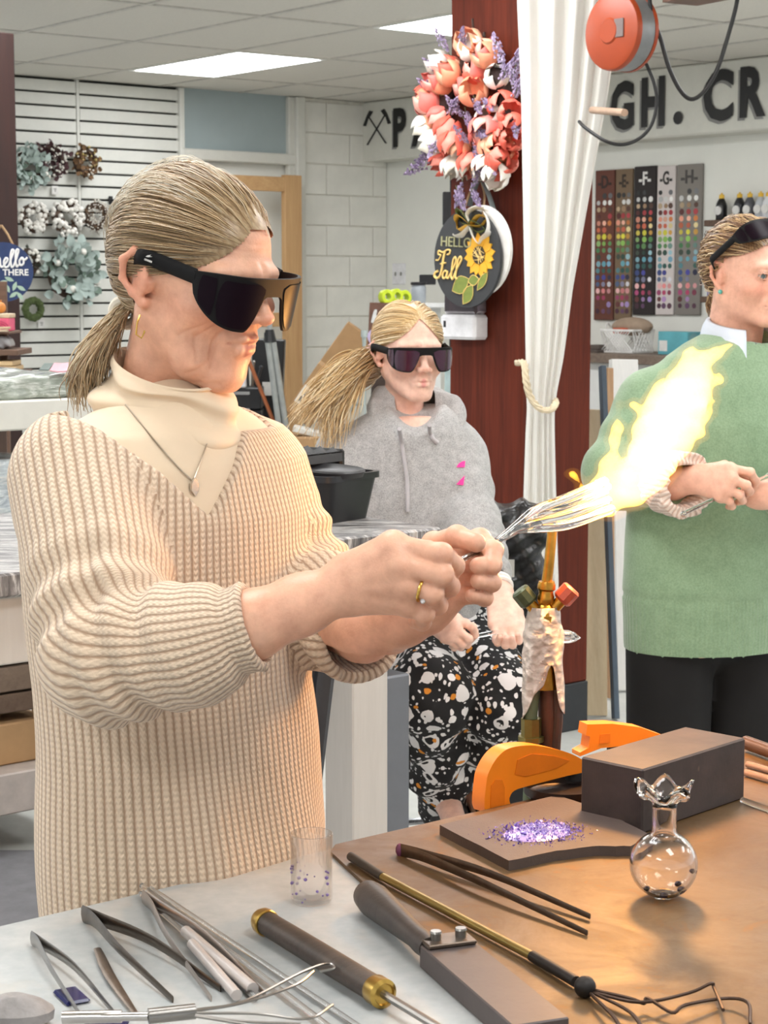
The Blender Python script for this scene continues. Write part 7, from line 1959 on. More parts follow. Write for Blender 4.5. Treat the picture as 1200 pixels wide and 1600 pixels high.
for k in range(nd):
    w_ = (x1c - x0c - .06) / nd; xk = x0c + .03 + w_ * (k + .5); m = MB(); m.box((xk, (zc - .05) / 2 + .02, OUTC - .045), (w_ - .02, zc - .14, .02), M_B(CORN), bev=.003); d = m.build('door', cw, t, smooth=0)
    m = MB(); m.box((xk + w_ * .38, zc - .25, OUTC - .025), (.012, .09, .02), M_B(CORN), bev=.003); m.build('handle', MATS['steel'] if 'steel' in MATS else MATS['steel_tool'], d, smooth=0)
ctop = zc + .0225
def on_counter(px, out): a, _ = wbf(px, 540, out); p = CORN + E2 * a + NB * out; p.z = ctop; return p
# white woven basket
p = on_counter(980, .33); M = frame(E2, UP, NB, p); ww = .25; hh = .14; dd = .18
t = thing('woven_basket', 'white openwork plastic basket filled with odds and ends on the counter', 'basket', p); plw = mat('basket_white', '#ebe9e6', .4, bump=0)
m = MB()
for (ax_, off) in (('f', dd / 2), ('b', -dd / 2)):
    for k in range(-9, 19):
        x = -ww / 2 + k * ww / 12
        for sgn in (1, -1):
            p0, p1 = Vector((x, 0.01, off)), Vector((x + sgn * hh * .9, hh * .9, off))
            if min(p0.x, p1.x) < -ww / 2 - .001 or max(p0.x, p1.x) > ww / 2 + .001: continue
            m.tube([p0, p1], .0035, 4, M)
for s_ in (-1, 1):
    for k in range(7):
        z = -dd / 2 + dd * k / 7
        m.tube([(s_ * ww / 2, .01, z), (s_ * ww / 2, hh * .9, min(dd / 2, z + .06))], .0035, 4, M); m.tube([(s_ * ww / 2, .01, z + .02), (s_ * ww / 2, hh * .9, max(-dd / 2, z - .04))], .0035, 4, M)
o = m.build('lattice', plw, t); o['kind'] = 'stuff'
m = MB(); m.box((0, .006, 0), (ww, .012, dd), M, bev=.003); m.build('base', plw, t, smooth=0)
m = MB()
for z in (-dd / 2, dd / 2): m.box((0, hh * .93, z), (ww + .012, .014, .010), M, bev=.003)
for x in (-ww / 2, ww / 2): m.box((x, hh * .93, 0), (.010, .014, dd), M, bev=.003)
m.tube(bez([M @ Vector((-ww / 2, hh * .93, .05)), M @ Vector((-ww / 2 - .005, hh * 1.2, .03)), M @ Vector((-ww / 2, hh * .93, -.02))], 5), .006, 6); m.build('rim', plw, t, smooth=0)
p2 = p + UP * (hh * .55); m = MB(); m.ball((0, 0, 0), (.15, .055, .07), 20, 10, frame(E2, UP, NB, p2 + UP * .075 - NB * .02 + E2 * .02)); o = m.build('felt_pouch', mat('pouch_beige', '#a08b78', .85, bump=.4)); tag(o, 'rounded beige pouch sticking out of the white basket', 'pouch')
m = MB(); m.box((0, 0, 0), (.09, .035, .05), frame(E2, UP, NB, p2 + UP * .05 + NB * .062 + E2 * .005), bev=.006); o = m.build('orange_pack', mat('pack_orange', '#c9532c', .5, var=.4, vscale=30), smooth=0); tag(o, 'small orange and dark packet in the white basket', 'packet')
p = on_counter(1062, .36); m = MB(); t = thing('tissue_box', 'teal box with a white panel on the counter behind the woman in green', 'box', p); M = frame(E2, UP, NB, p)
m.box((0, .065, 0), (.22, .13, .12), M, bev=.003); m.build('carton', mat('teal_card', '#5fa9b4', .5, var=.12, vscale=12), t, smooth=0)
m = MB(); m.box((-.07, .05, .0605), (.06, .06, .001), M); m.build('white_panel', MATS['label_white'], t, smooth=0)
p = on_counter(934, .42); m = MB(); m.box((0, .03, 0), (.07, .03, .06), frame(E2, UP, NB, p), bev=.004); m.box((0, .008, 0), (.10, .016, .12), frame(E2, UP, NB, p), bev=.003); o = m.build('small_tray', mat('dark_tray', '#5d524c', .6), smooth=0); tag(o, 'small dark tray on the counter just right of the red post', 'tray')
# planks leaning beside the post
for (xb, yb_, xt, yt, Yb, Yt, wpx, th, col, lab, nm) in ((930, 1120, 926, 640, 6.85, 7.1, 34, .02, ('#b9a483', '#cdbb9c'), 'tan plywood board leaning next to the red post', 'plywood_board'), (962, 1116, 941, 572, 6.80, 7.1, 8, .03, ('#3d4a58', '#4d5a66'), 'dark blue-grey narrow strip among the leaning boards', 'painted_strip'),
    (955, 1085, 952, 575, 7.15, 7.3, 10, .02, ('#a8825f', '#c09a74'), 'narrow tan strip leaning behind the blue-grey one', 'wood_strip'), (984, 1100, 974, 562, 7.3, 7.5, 40, .03, ('#dad9d5', '#eceae6'), 'white panel leaning behind the tan boards', 'leaning_panel')):
    b0_, t0_ = W(xb, yb_, Yb), W(xt, yt, Yt); b0_.z = max(0.005, 0); k = wpx / 3000 * Yb
    zax = (t0_ - b0_); Lk = zax.length; zax.normalize(); xax = (E1 * .92 + E2 * .38).normalized(); xax = (xax - zax * xax.dot(zax)).normalized(); yax = zax.cross(xax)
    m = MB(); m.box((0, 0, Lk / 2), (k * 1.15, th, Lk), frame(xax, yax, zax, b0_), bev=.002); o = m.build(nm, wood('board_' + col[0][1:], *col, 2, 5, .6), smooth=0); tag(o, lab, 'board')

# ------------------------------------------------------------------ left: post, round sign, rack, plastic-wrapped stacks
lp = W(-6, 500, 8.3); LPM = frame(E1, -E2, UP, Vector((lp.x, lp.y, 0))); wl0 = W(30, 300, 8.3).x - W(-8, 300, 8.3).x
pL = thing('post', 'red-brown wooden post at the left edge carrying the blue hello sign', 'post', Vector((lp.x, lp.y, 0)))
q = W(30, 400, 8.3); LPM = frame(E1, -E2, UP, Vector((q.x, q.y, 0)))
m = MB(); m.box((-.14, .14, 1.31), (.28, .28, 2.62), LPM, bev=.005); m.build('post_shaft', wood('dark_stained_wood', '#1f0c08', '#351710', 2, 5, .6), pL, smooth=0)
m = MB(); m.box((-.14, .14, .07), (.29, .29, .14), LPM, bev=.003); m.build('base_band', MATS['base_black'], pL, smooth=0)
hs_ = W(5, 425, 8.0); nS = Vector((.12, -.99, 0)).normalized(); MH = frame(Vector((0, 0, 1)).cross(-nS) * -1, UP, nS, hs_) if False else basis(nS, UP, hs_)
rH = 46 / 3000 * 8.0; kk = 8.0 / 3000
hl_ = lambda px, py: ((px - 5) * kk, (425 - py) * kk)
hsg = thing('round_sign', 'round navy sign with white hello there lettering and leaves on the left post', 'sign', hs_)
m = MB(); m.cyl(MH @ Vector((0, 0, -.012)), MH @ Vector((0, 0, 0)), rH, n=56); m.build('sign_board', mat('navy_board', '#24365f', .7, var=.12, vscale=30), hsg)
white_l = mat('letter_white', '#e9e8e6', .6, bump=0); zz = lambda a, b_: (a / 4.445, b_ / 4.445 + 200)
m = MB()
for st in ([(-60, 970), (-30, 900), (-10, 850), (-22, 850), (-28, 920), (-24, 965), (-12, 915), (0, 905), (6, 960), (16, 968)], [(16, 968), (40, 940), (55, 915), (42, 905), (28, 935), (38, 968), (60, 960)], [(60, 960), (82, 900), (98, 855), (84, 852), (74, 900), (80, 965), (95, 958)], [(95, 958), (118, 895), (130, 852), (116, 850), (108, 900), (114, 962), (130, 950)], [(150, 905), (134, 925), (142, 955), (162, 940), (158, 905), (145, 908), (172, 915), (190, 900)]):
    m.tube(bez([MH @ Vector((*hl_(*zz(*p_)), .002)) for p_ in st], 5), .0042, 6)
m.build('script_lettering', white_l, hsg)
vs, fs = text_mesh('THERE', .036, .001, .0008); m = MB(); x, y = hl_(24, 426); m.add(vs, fs, MH @ Matrix.Translation((x, y, .002))); m.build('lettering', white_l, hsg, smooth=0)
for k, (px, py, a) in enumerate(((4, 441, .3), (14, 436, -.4), (22, 447, 1.2), (32, 450, -.5), (20, 460, .6), (30, 462, -.9), (11, 450, 2.0))):
    x, y = hl_(px, py); m = MB(); pts = [(.022 * (t - .5) * 1.9, sg * .0085 * math.sin(PI * t)) for sg, ts in ((1, np.linspace(0, 1, 6)), (-1, np.linspace(1, 0, 6)[1:-1])) for t in ts]; ca, sa = math.cos(a), math.sin(a)
    m.prism([(x + p_[0] * ca - p_[1] * sa, y + p_[0] * sa + p_[1] * ca) for p_ in pts], 0, .002, MH); m.build('painted_leaf', mat('leaf_mint', '#9fb7a5', .6, var=.1), hsg, smooth=0)
m = MB(); m.tube([W(2, 352, 8.05), W(12, 366, 8.05), W(21, 384, 8.03)], .005, 6); m.tube([W(2, 352, 8.05), W(-8, 366, 8.05), W(-14, 384, 8.03)], .005, 6); m.build('twine', mat('jute', '#9c7e5d', .9), hsg)
# wooden display rack in front of the post with small wares
rackY = 7.5; t = thing('display_rack', 'brown wooden display rack at the left edge in front of the post', 'rack', Vector((W(-60, 560, rackY).x, rackY, 0))); rk = wood('rack_brown', '#5b4336', '#7a5d4b', 0, 6, .6)
zsh = [W(0, py, rackY).z for py in (549, 480)]; xr0, xr1 = W(-220, 500, rackY).x, W(38, 500, rackY).x
m = MB(); m.box(((xr0 + xr1) / 2, rackY, zsh[0]), (xr1 - xr0, .30, .022), bev=.002); m.build('rack_shelf', rk, t, smooth=0)
zr = W(0, 575, rackY).z; m = MB(); m.box(((xr0 + xr1) / 2, rackY, zr - .02), (xr1 - xr0 + .0, .30, .022), bev=.002); m.build('rack_shelf', rk, t, smooth=0)
xr2 = W(24, 500, rackY).x; zr2 = W(0, 519, rackY).z; m = MB(); m.box(((xr0 + xr2) / 2, rackY, zr2), (xr2 - xr0, .26, .010), bev=.002); m.build('rack_shelf', rk, t, smooth=0)
for x in (xr0 + .01, W(-4, 500, rackY).x): m = MB(); m.box((x, rackY + .12, (zsh[1] + .1) / 2), (.03, .03, zsh[1] + .1), bev=.002); m.build('upright', rk, t, smooth=0)
z0 = zr2 + .006
for k, (x0, x1, y0, y1, col, lab, nm) in enumerate(((-40, 20, 484, 504, '#e0607f', 'pink carved soap box on the upper rack shelf', 'pink_box'), (-40, 21, 477, 484, '#cdb79a', 'pale flat wooden lid on top of the pink box', 'wooden_slab'))):
    a, b_ = W(x0, y1, rackY), W(x1, y0, rackY); h = b_.z - a.z; zb_ = z0 if k == 0 else z0 + (W(0, 484, rackY).z - W(0, 504, rackY).z)
    m = MB(); m.box(((a.x + b_.x) / 2, rackY - .02, zb_ + h / 2), (b_.x - a.x, .12, h), bev=.003); o = m.build(nm, mat('ware_' + col[1:], col, .6), smooth=0); tag(o, lab, 'box')
    if k == 0:
        rc_m = MB(); c = Vector((W(7, 496, rackY).x, rackY - .081, zb_ + .004))
        for r_ in (.008, .016, .024, .032): rc_m.tube([c + Vector((r_ * math.cos(a_), 0, max(0, r_ * math.sin(a_)))) for a_ in np.linspace(0, PI, 16)], .0018, 5)
        oc_ = rc_m.build('carved_rings', mat('pink_deep', '#c04468', .6, bump=0), o)
zz1 = z0 + (W(0, 477, rackY).z - W(0, 504, rackY).z); m = MB(); m.ball((W(2, 470, rackY).x, rackY - .02, zz1 + .022), (.022, .022, .022), 14, 10); m.cyl((W(2, 470, rackY).x, rackY - .02, zz1 + .04), (W(2, 470, rackY).x + .003, rackY - .02, zz1 + .052), .003); o = m.build('toy_pumpkin', mat('pumpkin_orange', '#c9823c', .5)); tag(o, 'tiny orange pumpkin on the wooden lid of the rack', 'pumpkin')
for k, (py, x1, col) in enumerate(((511, 28, '#c9b08f'), (515, 25, '#d5c0a2'))):
    a = W(x1, py, rackY); m = MB(); m.box(((xr0 + a.x) / 2, rackY - .16, a.z), (a.x - xr0, .03, .008), bev=.001); o = m.build('thin_slat', wood('slat_' + col[1:], col, col, 0, 6), smooth=0); tag(o, 'thin pale wooden slat fixed to the front of the rack, ' + ('upper' if k == 0 else 'lower') + ' one', 'slat')
V, F = surface(lambda P: rbox(P, (W(0, 540, rackY).x, rackY - .03, zsh[0] + .036), (.055, .06, .022), .02) + .004 * np.sin(P[:, 0] * 160 + P[:, 2] * 130) , tuple(Vector((W(0, 540, rackY).x - .12, rackY - .15, zsh[0] - .03))), tuple(Vector((W(0, 540, rackY).x + .12, rackY + .1, zsh[0] + .12))), .006)
o = np_mesh('plastic_bag', V, F, NT('clear_film').set(Base_Color=srgb('#e5e3e6'), Roughness=.12, Transmission_Weight=.5).m); tag(o, 'crumpled clear plastic bag on the rack shelf at the left edge', 'bag')
for k in range(2):
    a = W(34 - 4 * k, 567 - 7 * k, rackY); m = MB(); m.box(((xr0 + a.x) / 2, rackY - .05, zr - .0085 + .011 + .02 * k), (a.x - xr0, .18, .018), Matrix.Identity(4), bev=.002); o = m.build('wood_blank', wood('blank_' + str(k), '#c9a877', '#dcc199', 0, 5), smooth=0); tag(o, ('pale wooden board lying on the lowest rack shelf', 'pale wooden board on top of the one on the lowest rack shelf')[k], 'board')
# trolley with shrink-wrapped stacks
def film_mat(name, lo, hi, tint):
    N = NT(name); co = N.coord('Object', (1.6, 4, 14)); f = N.noise(4, 7, co, .7, .8); g = N.noise(2, 3, N.coord('Object', (1, 1, 3)))
    c = N.ramp(f, [(.36, srgb(lo)), (.52, srgb(hi)), (.66, srgb('#f2f2f0'))]); c = N.mix(N.math('MULTIPLY', g, .35), c, srgb(tint)); N.set(Base_Color=c, Roughness=.18, Coat_Weight=.6, Coat_Roughness=.08); N.bump(f, .6, .006); return N.m
cy = 5.0; cart = thing('trolley', 'long white storage trolley with brown shelves at the left', 'trolley', Vector((W(0, 1300, cy).x, cy + .4, 0)))
TM = frame(E1, -E2, UP, Vector((W(150, 1000, 5.3).x, 5.3, 0)))
def zof(py, Y=4.75): return W(60, py, Y).z
for (py0, py1, nm, mt) in ((640, 690, 'shelf_board', white_paint), (932, 985, 'shelf_board', mat('shelf_pink_white', '#d6c9c1', .6)), (1262, 1330, 'bottom_rail', mat('rail_greige', '#b5aaa2', .6))):
    z0, z1 = zof(py1), zof(py0); m = MB(); m.box((-.75, .25, (z0 + z1) / 2), (1.5, .55, z1 - z0), TM, bev=.004); m.build(nm, mt, cart, smooth=0)
zt_ = zof(690)
for x in (-1.46, -.04):
    for y in (0.01, .49): m = MB(); m.box((x, y, zt_ / 2), (.06, .06, zt_), TM, bev=.003); m.build('upright', wood('trolley_brown', '#3d2b22', '#5b4334', 2, 5), cart, smooth=0)
m = MB(); m.box((-.75, .50, zt_ / 2 + .1), (1.4, .02, zt_ - .25), TM); m.build('back_panel', mat('trolley_back', '#3a2a22', .7), cart, smooth=0)
def stack(x0, x1, py0, py1, nm, material, lab, cat, wob=.006, y0=.01, y1=.5):
    z1, z0 = zof(py0), zof(py1); c = ((x0 + x1) / 2, (y0 + y1) / 2, (z0 + z1) / 2); h = ((x1 - x0) / 2, (y1 - y0) / 2, (z1 - z0) / 2)
    R3 = np.array(TM.to_3x3()); o3 = np.array(TM.translation)
    fn = lambda P: rbox(((P - o3) @ R3).astype(np.float32), c, h, .015) + wob * np.sin(P[:, 2] * 150 + 3 * np.sin(P[:, 0] * 9)) * .5 + wob * .6 * np.sin(P[:, 0] * 40 + P[:, 1] * 33 + P[:, 2] * 60)
    cs = [TM @ Vector((c[0] + a * h[0], c[1] + b_ * h[1], c[2] + e * h[2])) for a in (-1, 1) for b_ in (-1, 1) for e in (-1, 1)]
    lo = [min(q[i] for q in cs) - .05 for i in range(3)]; hi = [max(q[i] for q in cs) + .05 for i in range(3)]
    V, F = surface(fn, lo, hi, .012); o = np_mesh(nm, V, F, material); tag(o, lab, cat); return o
stack(-1.4, .02, 598, 641, 'wrapped_stack', film_mat('film_grey_green', '#6e716b', '#a2a59c', '#8fae98'), 'stack of sheets shrink-wrapped in shiny film on top of the trolley', 'stack')
stack(-1.4, -.085, 742, 929, 'wrapped_stack', film_mat('film_pale_blue', '#8b97a2', '#cdd8dc', '#dfe6ea'), 'pale blue stack shrink-wrapped in film on the middle trolley shelf', 'stack', .008, .05, .45)
pk = mat('cardboard', '#b08b62', .8, var=.08, vscale=12, bump=.15)
for k, (py0, py1) in enumerate(((1040, 1090), (1096, 1140), (1142, 1176))):
    z1, z0 = zof(py0), zof(py1); m = MB(); m.box((-.74 - .004 * k, .25, (z0 + z1) / 2), (1.28, .37, z1 - z0 - .004), TM, bev=.003); o = m.build('rough_plank', wood('plank_dark_' + str(k), ('#4f3a2c', '#6b5848', '#5a4436')[k], ('#6b5140', '#897463', '#74604f')[k], 0, 5, .7), smooth=0); tag(o, ('dark brown plank, topmost of three in the trolley', 'greyish plank, middle of three in the trolley', 'brown plank, lowest of three in the trolley')[k], 'plank')
z1, z0 = zof(1190), zof(1263); m = MB(); m.box((-.74, .25, (z0 + z1) / 2), (1.26, .38, z1 - z0 - .006), TM, bev=.004); bx = m.build('cardboard_box', pk, smooth=0); tag(bx, 'torn open cardboard box on the bottom rail of the trolley', 'box')
m = MB(); m.prism([(-.16, 0), (-.02, 0), (-.03, .035), (-.07, .05), (-.12, .03), (-.16, .045)], -.002, .002, TM @ Matrix.Translation((0, .07, z1 - .004)) @ Matrix.Rotation(PI / 2 - .5, 4, 'X')); m.build('torn_flap', pk, bx, smooth=0)
m = MB(); c_ = W(10, 1400, 4.6); m.box((c_.x - .15, 4.2, .006), (1.15, 1.9, .012), Matrix.Identity(4), bev=.004); o = m.build('floor_tone', mat('shade_grey', '#77767a', .8, bump=.3), smooth=0); tag(o, 'dark grey sheet added for the shade on the floor in front of the trolley at the left', 'mat')  # thin dark sheet added to give the floor its shade by the trolley
# pink card on the wrapped stack
m = MB(); pz = zof(598) + .006; cpt = W(98, 576, 5.25); M = Matrix.Translation(Vector((cpt.x, cpt.y, pz + .012))) @ Matrix.Rotation(-.35, 4, 'Z') @ Matrix.Rotation(.5, 4, 'X'); m.prism([(-.03, -.02), (.0, -.026), (.035, -.02), (.04, .01), (.02, .024), (-.01, .018), (-.035, .02)], -.002, .002, M); o = m.build('pink_tag', mat('pink_card', '#eeb2bd', .6), smooth=0); tag(o, 'pink and grey paper tag lying on the wrapped stack', 'tag')
m = MB(); m.box((-.05, -.0, 0), (.03, .035, .003), M); m.build('grey_corner', mat('card_grey', '#77827f', .6), o, smooth=0)

# ------------------------------------------------------------------ wreaths on the slatted wall
def wreath_thing(px, py, rpx, name, lab, kind, seed):
    out = .06; c = wa(px, py, out); k = (wa(px, py - 10, out) - wa(px, py + 10, out)).length / 20; R = rpx * k; M = M_A(c); rnd = random.Random(seed)
    t = thing(name, lab, 'wreath', c, None)
    ring = {'moss': '#4d5a34', 'euc': '#6b6f5a'}.get(kind, '#4a3a30')
    rm = mat('ring_' + kind, ring, .95, bump=.9, bscale=70, bdist=.008, var=.35, vscale=60)
    r1 = {'moss': .30, 'eucalyptus': .14}.get(kind, .20); Rr_ = R * (.68 if kind == 'moss' else .66)
    m = MB(); n = 40; pts = [(Rr_ * math.cos(2 * PI * i / n), Rr_ * math.sin(2 * PI * i / n), 0) for i in range(n)]
    m.tube(pts, [R * r1 * (1 + .10 * math.sin(i * 2.3) + .07 * math.sin(i * 5.1)) for i in range(n)], 9, M, closed=True, up=(0, 0, 1)); m.build('ring', rm, t)
    if kind == 'moss': return t
    protos = {}
    def place(nm, builder, mt, p, R3, s_):
        if nm not in protos: protos[nm] = builder().build(nm, mt, t, smooth=180, loc=(0, 0, 0)); o = protos[nm]
        else: o = protos[nm].copy(); COL.objects.link(o)
        o.parent = t; o.matrix_parent_inverse = Matrix.Translation(-Vector(c)); o.matrix_basis = M @ Matrix.Translation(p) @ R3 @ Matrix.Scale(s_, 4)
    def leaf():
        m = MB(); vs, fs = [], []
        for i in range(5):
            t_ = i / 4; w_ = .42 * math.sin(PI * min(1, .08 + t_ * .9)) ** .7
            for j in (-1, 0, 1): vs.append((j * w_, t_, .10 * math.sin(PI * t_) + .12 * abs(j)))
        for i in range(4):
            for j in range(2): fs.append((i * 3 + j, i * 3 + j + 1, (i + 1) * 3 + j + 1, (i + 1) * 3 + j))
        m.add(vs, fs); return m
    def blob(n=8, m_=6, r=(.5, .5, .5)):
        m = MB(); m.ball((0, 0, 0), r, n, m_); return m
    def rot(): return Matrix.Rotation(rnd.uniform(0, 6.28), 4, 'Z') @ Matrix.Rotation(rnd.uniform(-.9, .9), 4, 'X') @ Matrix.Rotation(rnd.uniform(-.9, .9), 4, 'Y')
    def ringpos(spread=.30):
        a = rnd.uniform(0, 6.28); b2 = rnd.uniform(0, PI); rr = R * spread * rnd.uniform(.6, 1.0)
        return Vector(((Rr_ + rr * math.cos(b2)) * math.cos(a), (Rr_ + rr * math.cos(b2)) * math.sin(a), rr * math.sin(b2))), a
    if kind == 'eucalyptus':
        for i in range(95): p, a = ringpos(.42); place('leaf', leaf, mat('leaf_sage', '#a9b8b2', .7, var=.12, vscale=60), p, Matrix.Rotation(a - PI / 2 + rnd.uniform(-1, 1), 4, 'Z') @ Matrix.Rotation(rnd.uniform(-.2, .9), 4, 'X'), R * rnd.uniform(.26, .42))
        for i in range(55): p, a = ringpos(.34); place('dark_leaf', leaf, mat('leaf_green_grey', '#6f8175', .7, var=.15, vscale=60), p, Matrix.Rotation(a + rnd.uniform(-2, 2), 4, 'Z') @ Matrix.Rotation(rnd.uniform(-.2, .9), 4, 'X'), R * rnd.uniform(.2, .34))
        for (a, f) in ((1.1, .8), (-.3, .9), (3.9, .55), (2.6, .7), (4.6, .5)): place('white_pumpkin', lambda: blob(12, 8, (.5, .5, .4)), mat('pumpkin_white', '#eeebe2', .5), Vector((R * f * math.cos(a), R * f * math.sin(a), R * .32)), Matrix.Identity(4), R * .24)
    elif kind == 'cotton':
        for i in range(70): p, a = ringpos(.34); place('cotton_boll', lambda: blob(8, 6, (.5, .45, .5)), mat('cotton_white', '#e9e6df', .9, bump=.4), p, rot(), R * rnd.uniform(.22, .34))
        for i in range(60): p, a = ringpos(.32); place('husk', leaf, mat('husk_brown', '#5c4a3c', .8), p, rot(), R * rnd.uniform(.14, .22))
    elif kind == 'berry':
        for i in range(150): p, a = ringpos(.44); place('white_berry', lambda: blob(6, 5), mat('berry_white', '#e6e2d8', .4, bump=0), p, rot(), R * rnd.uniform(.07, .11))
        for i in range(60): p, a = ringpos(.42); place('twig', lambda: MB().tube([(0, -.5, 0), (.1, 0, .05), (0, .5, 0)], .03, 4), mat('twig_brown', '#7d6248', .9), p, rot(), R * rnd.uniform(.35, .55))
    elif kind == 'pinecone':
        for i in range(80): p, a = ringpos(.38); place('cone_scale', leaf, mat('cone_brown', '#6f5236', .8, var=.25, vscale=50), p, rot(), R * rnd.uniform(.22, .36))
        for i in range(22): p, a = ringpos(.40); place('gold_bead', lambda: blob(7, 5), mat('bead_gold', '#b9a468', .35, .3, bump=0), p + Vector((0, 0, R * .1)), rot(), R * rnd.uniform(.12, .18))
        for i in range(20): p, a = ringpos(.40); place('white_bead', lambda: blob(7, 5), mat('berry_white', '#e6e2d8', .4, bump=0), p + Vector((0, 0, R * .1)), rot(), R * rnd.uniform(.10, .16))
    elif kind == 'dark':
        for i in range(80): p, a = ringpos(.40); place('dark_leaf', leaf, mat('leaf_burgundy', '#43262a', .7, var=.3, vscale=60), p, rot(), R * rnd.uniform(.24, .38))
        for i in range(60): p, a = ringpos(.42); place('white_berry', lambda: blob(6, 5), mat('berry_white', '#e6e2d8', .4, bump=0), p + Vector((0, -R * .08, R * .14)), rot(), R * rnd.uniform(.10, .17))
    elif kind == 'pumpkins':
        for i in range(26): p, a = ringpos(.30); place('white_pumpkin', lambda: blob(10, 7, (.5, .5, .42)), mat('pumpkin_white', '#eeebe2', .5), p + Vector((0, 0, R * .1)), Matrix.Identity(4), R * rnd.uniform(.20, .28))
        for i in range(40): p, a = ringpos(.3); place('dark_leaf', leaf, mat('leaf_dark', '#3d4035', .7), p, rot(), R * rnd.uniform(.2, .3))
    return t
wreath_thing(42, 262, 33, 'eucalyptus_wreath', 'grey-green eucalyptus wreath half hidden by the left post, upper row', 'eucalyptus', 1)
wreath_thing(80, 252, 29, 'berry_wreath', 'dark burgundy wreath with white berries in the upper row', 'dark', 2)
wreath_thing(134, 254, 26, 'pinecone_wreath', 'brown pinecone wreath with gold beads in the upper row', 'pinecone', 3)
wreath_thing(51, 341, 27, 'cotton_wreath', 'white cotton wreath, left one of the middle row', 'cotton', 4)
wreath_thing(104, 340, 30, 'cotton_wreath', 'white cotton wreath, second of the middle row with a price tag below', 'cotton', 5)
wreath_thing(150, 338, 26, 'berry_wreath', 'silvery white berry wreath on bare twigs next to the blonde hair', 'berry', 6)
wreath_thing(42, 410, 26, 'pumpkin_wreath', 'dark wreath with tiny white pumpkins behind the navy sign', 'pumpkins', 7)
wreath_thing(108, 428, 48, 'eucalyptus_wreath', 'large pale sage leaf wreath with white pumpkins in the lower row', 'eucalyptus', 8)
wreath_thing(52, 483, 20, 'moss_wreath', 'small round green moss wreath below the navy sign', 'moss', 9)
for k, (px, py, lab) in enumerate(((86, 297, 'white price tag under the burgundy wreath'), (110, 365, 'white price tag under the second cotton wreath'), (65, 506, 'white price tag under the moss wreath'))):
    p = wa(px, py, .012); m = MB(); m.box((0, 0, 0), (.045, .05, .003), M_A(p)); o = m.build('price_tag', MATS['label_white'], smooth=0); tag(o, lab, 'tag', 'price tags')
    m = MB()
    for i in range(3): m.box((0, .008 - .008 * i, .002), (.02 - .004 * i, .003, .001), M_A(p))
    m.build('print', MATS['ink_3a3634'], o, smooth=0)
for k, (px, py) in enumerate(((257, 254), (173, 313))):
    p = wa(px, py, .01); m = MB(); m.box((0, 0, 0), (.025, .05, .012), M_A(p), bev=.002); m.tube([p, p + NA * .15, p + NA * .16 + UP * .02], .005, 6); o = m.build('slat_hook', mat('hook_black', '#1f1f20', .5), smooth=0); tag(o, ('black display hook on the slats above the blonde hair', 'black display hook on the slats beside the berry wreath')[k], 'hook')

# ------------------------------------------------------------------ by the door: timber frame, ladder, rack, boxes
pine = wood('pine_timber', '#b58a5c', '#cfa878', 2, 4, .6); pineh = wood('pine_rail', '#b58a5c', '#cfa878', 0, 4, .6)
FO = .16; t = thing('timber_frame', 'raw pine timber frame standing in the doorway', 'frame', wa(400, 600, FO)); fz = lambda px, py: ((wa(px, py, FO) - CORN).dot(E1), wa(px, py, FO).z)
(xp0, _), (xp1, _), (_, zt2) = fz(443, 400), fz(469, 400), fz(456, 274); xl = fz(300, 400)[0]
for (a, b_) in ((xp0, xp1), (xl, xl + xp1 - xp0)): m = MB(); m.box(((a + b_) / 2, zt2 / 2, FO), (b_ - a, zt2, .045), M_A(CORN), bev=.003); m.build('stud', wood('pine_stud', '#b58a5c', '#cfa878', 2, 4, .6), t, smooth=0)
for (py0, py1) in ((275, 298), (489, 511)): z1, z0 = fz(400, py0)[1], fz(400, py1)[1]; m = MB(); m.box(((xl + xp1 - xp0 + xp0) / 2, (z0 + z1) / 2, FO), (xp0 - xl - (xp1 - xp0), z1 - z0, .04), M_A(CORN), bev=.003); m.build('rail', pineh, t, smooth=0)
# tool rack
Yk = 10.6; t = thing('tool_rack', 'black plastic tool rack behind the glassworker with stacked bins', 'rack', Vector((W(395, 650, Yk).x, Yk, 0)))
def kbox(nm, x0, x1, y0, y1, Y, dep, mt, parent, bev=.006, ry=0.0):
    a, b_ = W(x0, y1, Y), W(x1, y0, Y); m = MB(); c = Vector(((a.x + b_.x) / 2, Y + dep / 2, (a.z + b_.z) / 2)); M = Matrix.Translation(c) @ Matrix.Rotation(ry, 4, 'Y'); m.box((0, 0, 0), (b_.x - a.x, dep, b_.z - a.z), M, bev=bev); return m.build(nm, mt, parent, smooth=0)
bkm = MATS['black_plastic']
kbox('rack_bin', 355, 408, 606, 640, Yk, .25, bkm, t); kbox('rack_bin', 355, 408, 641, 668, Yk, .25, bkm, t); kbox('rack_bin', 355, 408, 669, 700, Yk, .25, bkm, t)
for y in (612, 638): kbox('label_strip', 362, 390, y, y + 5, Yk - .012, .01, MATS['label_grey'] if False else mat('label_pale', '#9a9a9a', .5, bump=0), t, bev=.001)
a = W(380, 705, Yk + .12); m = MB(); m.box((a.x, Yk + .12, a.z / 2), (.18, .2, a.z), bev=.004); m.build('rack_base', bkm, t, smooth=0)
kbox('case', 392, 441, 530, 690, Yk + .35, .15, bkm, thing('tool_case', 'tall black case with a white label leaning by the timber frame', 'case', Vector((W(415, 690, Yk + .42).x, Yk + .42, 0))), ry=.05)
a = W(416, 690, Yk + .42); m = MB(); m.box((a.x, Yk + .42, a.z / 2), (.15, .13, a.z), bev=.004); m.build('case_base', bkm, bpy.data.objects['tool_case'], smooth=0); kbox('label', 410, 432, 597, 618, Yk + .33, .006, MATS['label_white'], bpy.data.objects['tool_case'], bev=.001)
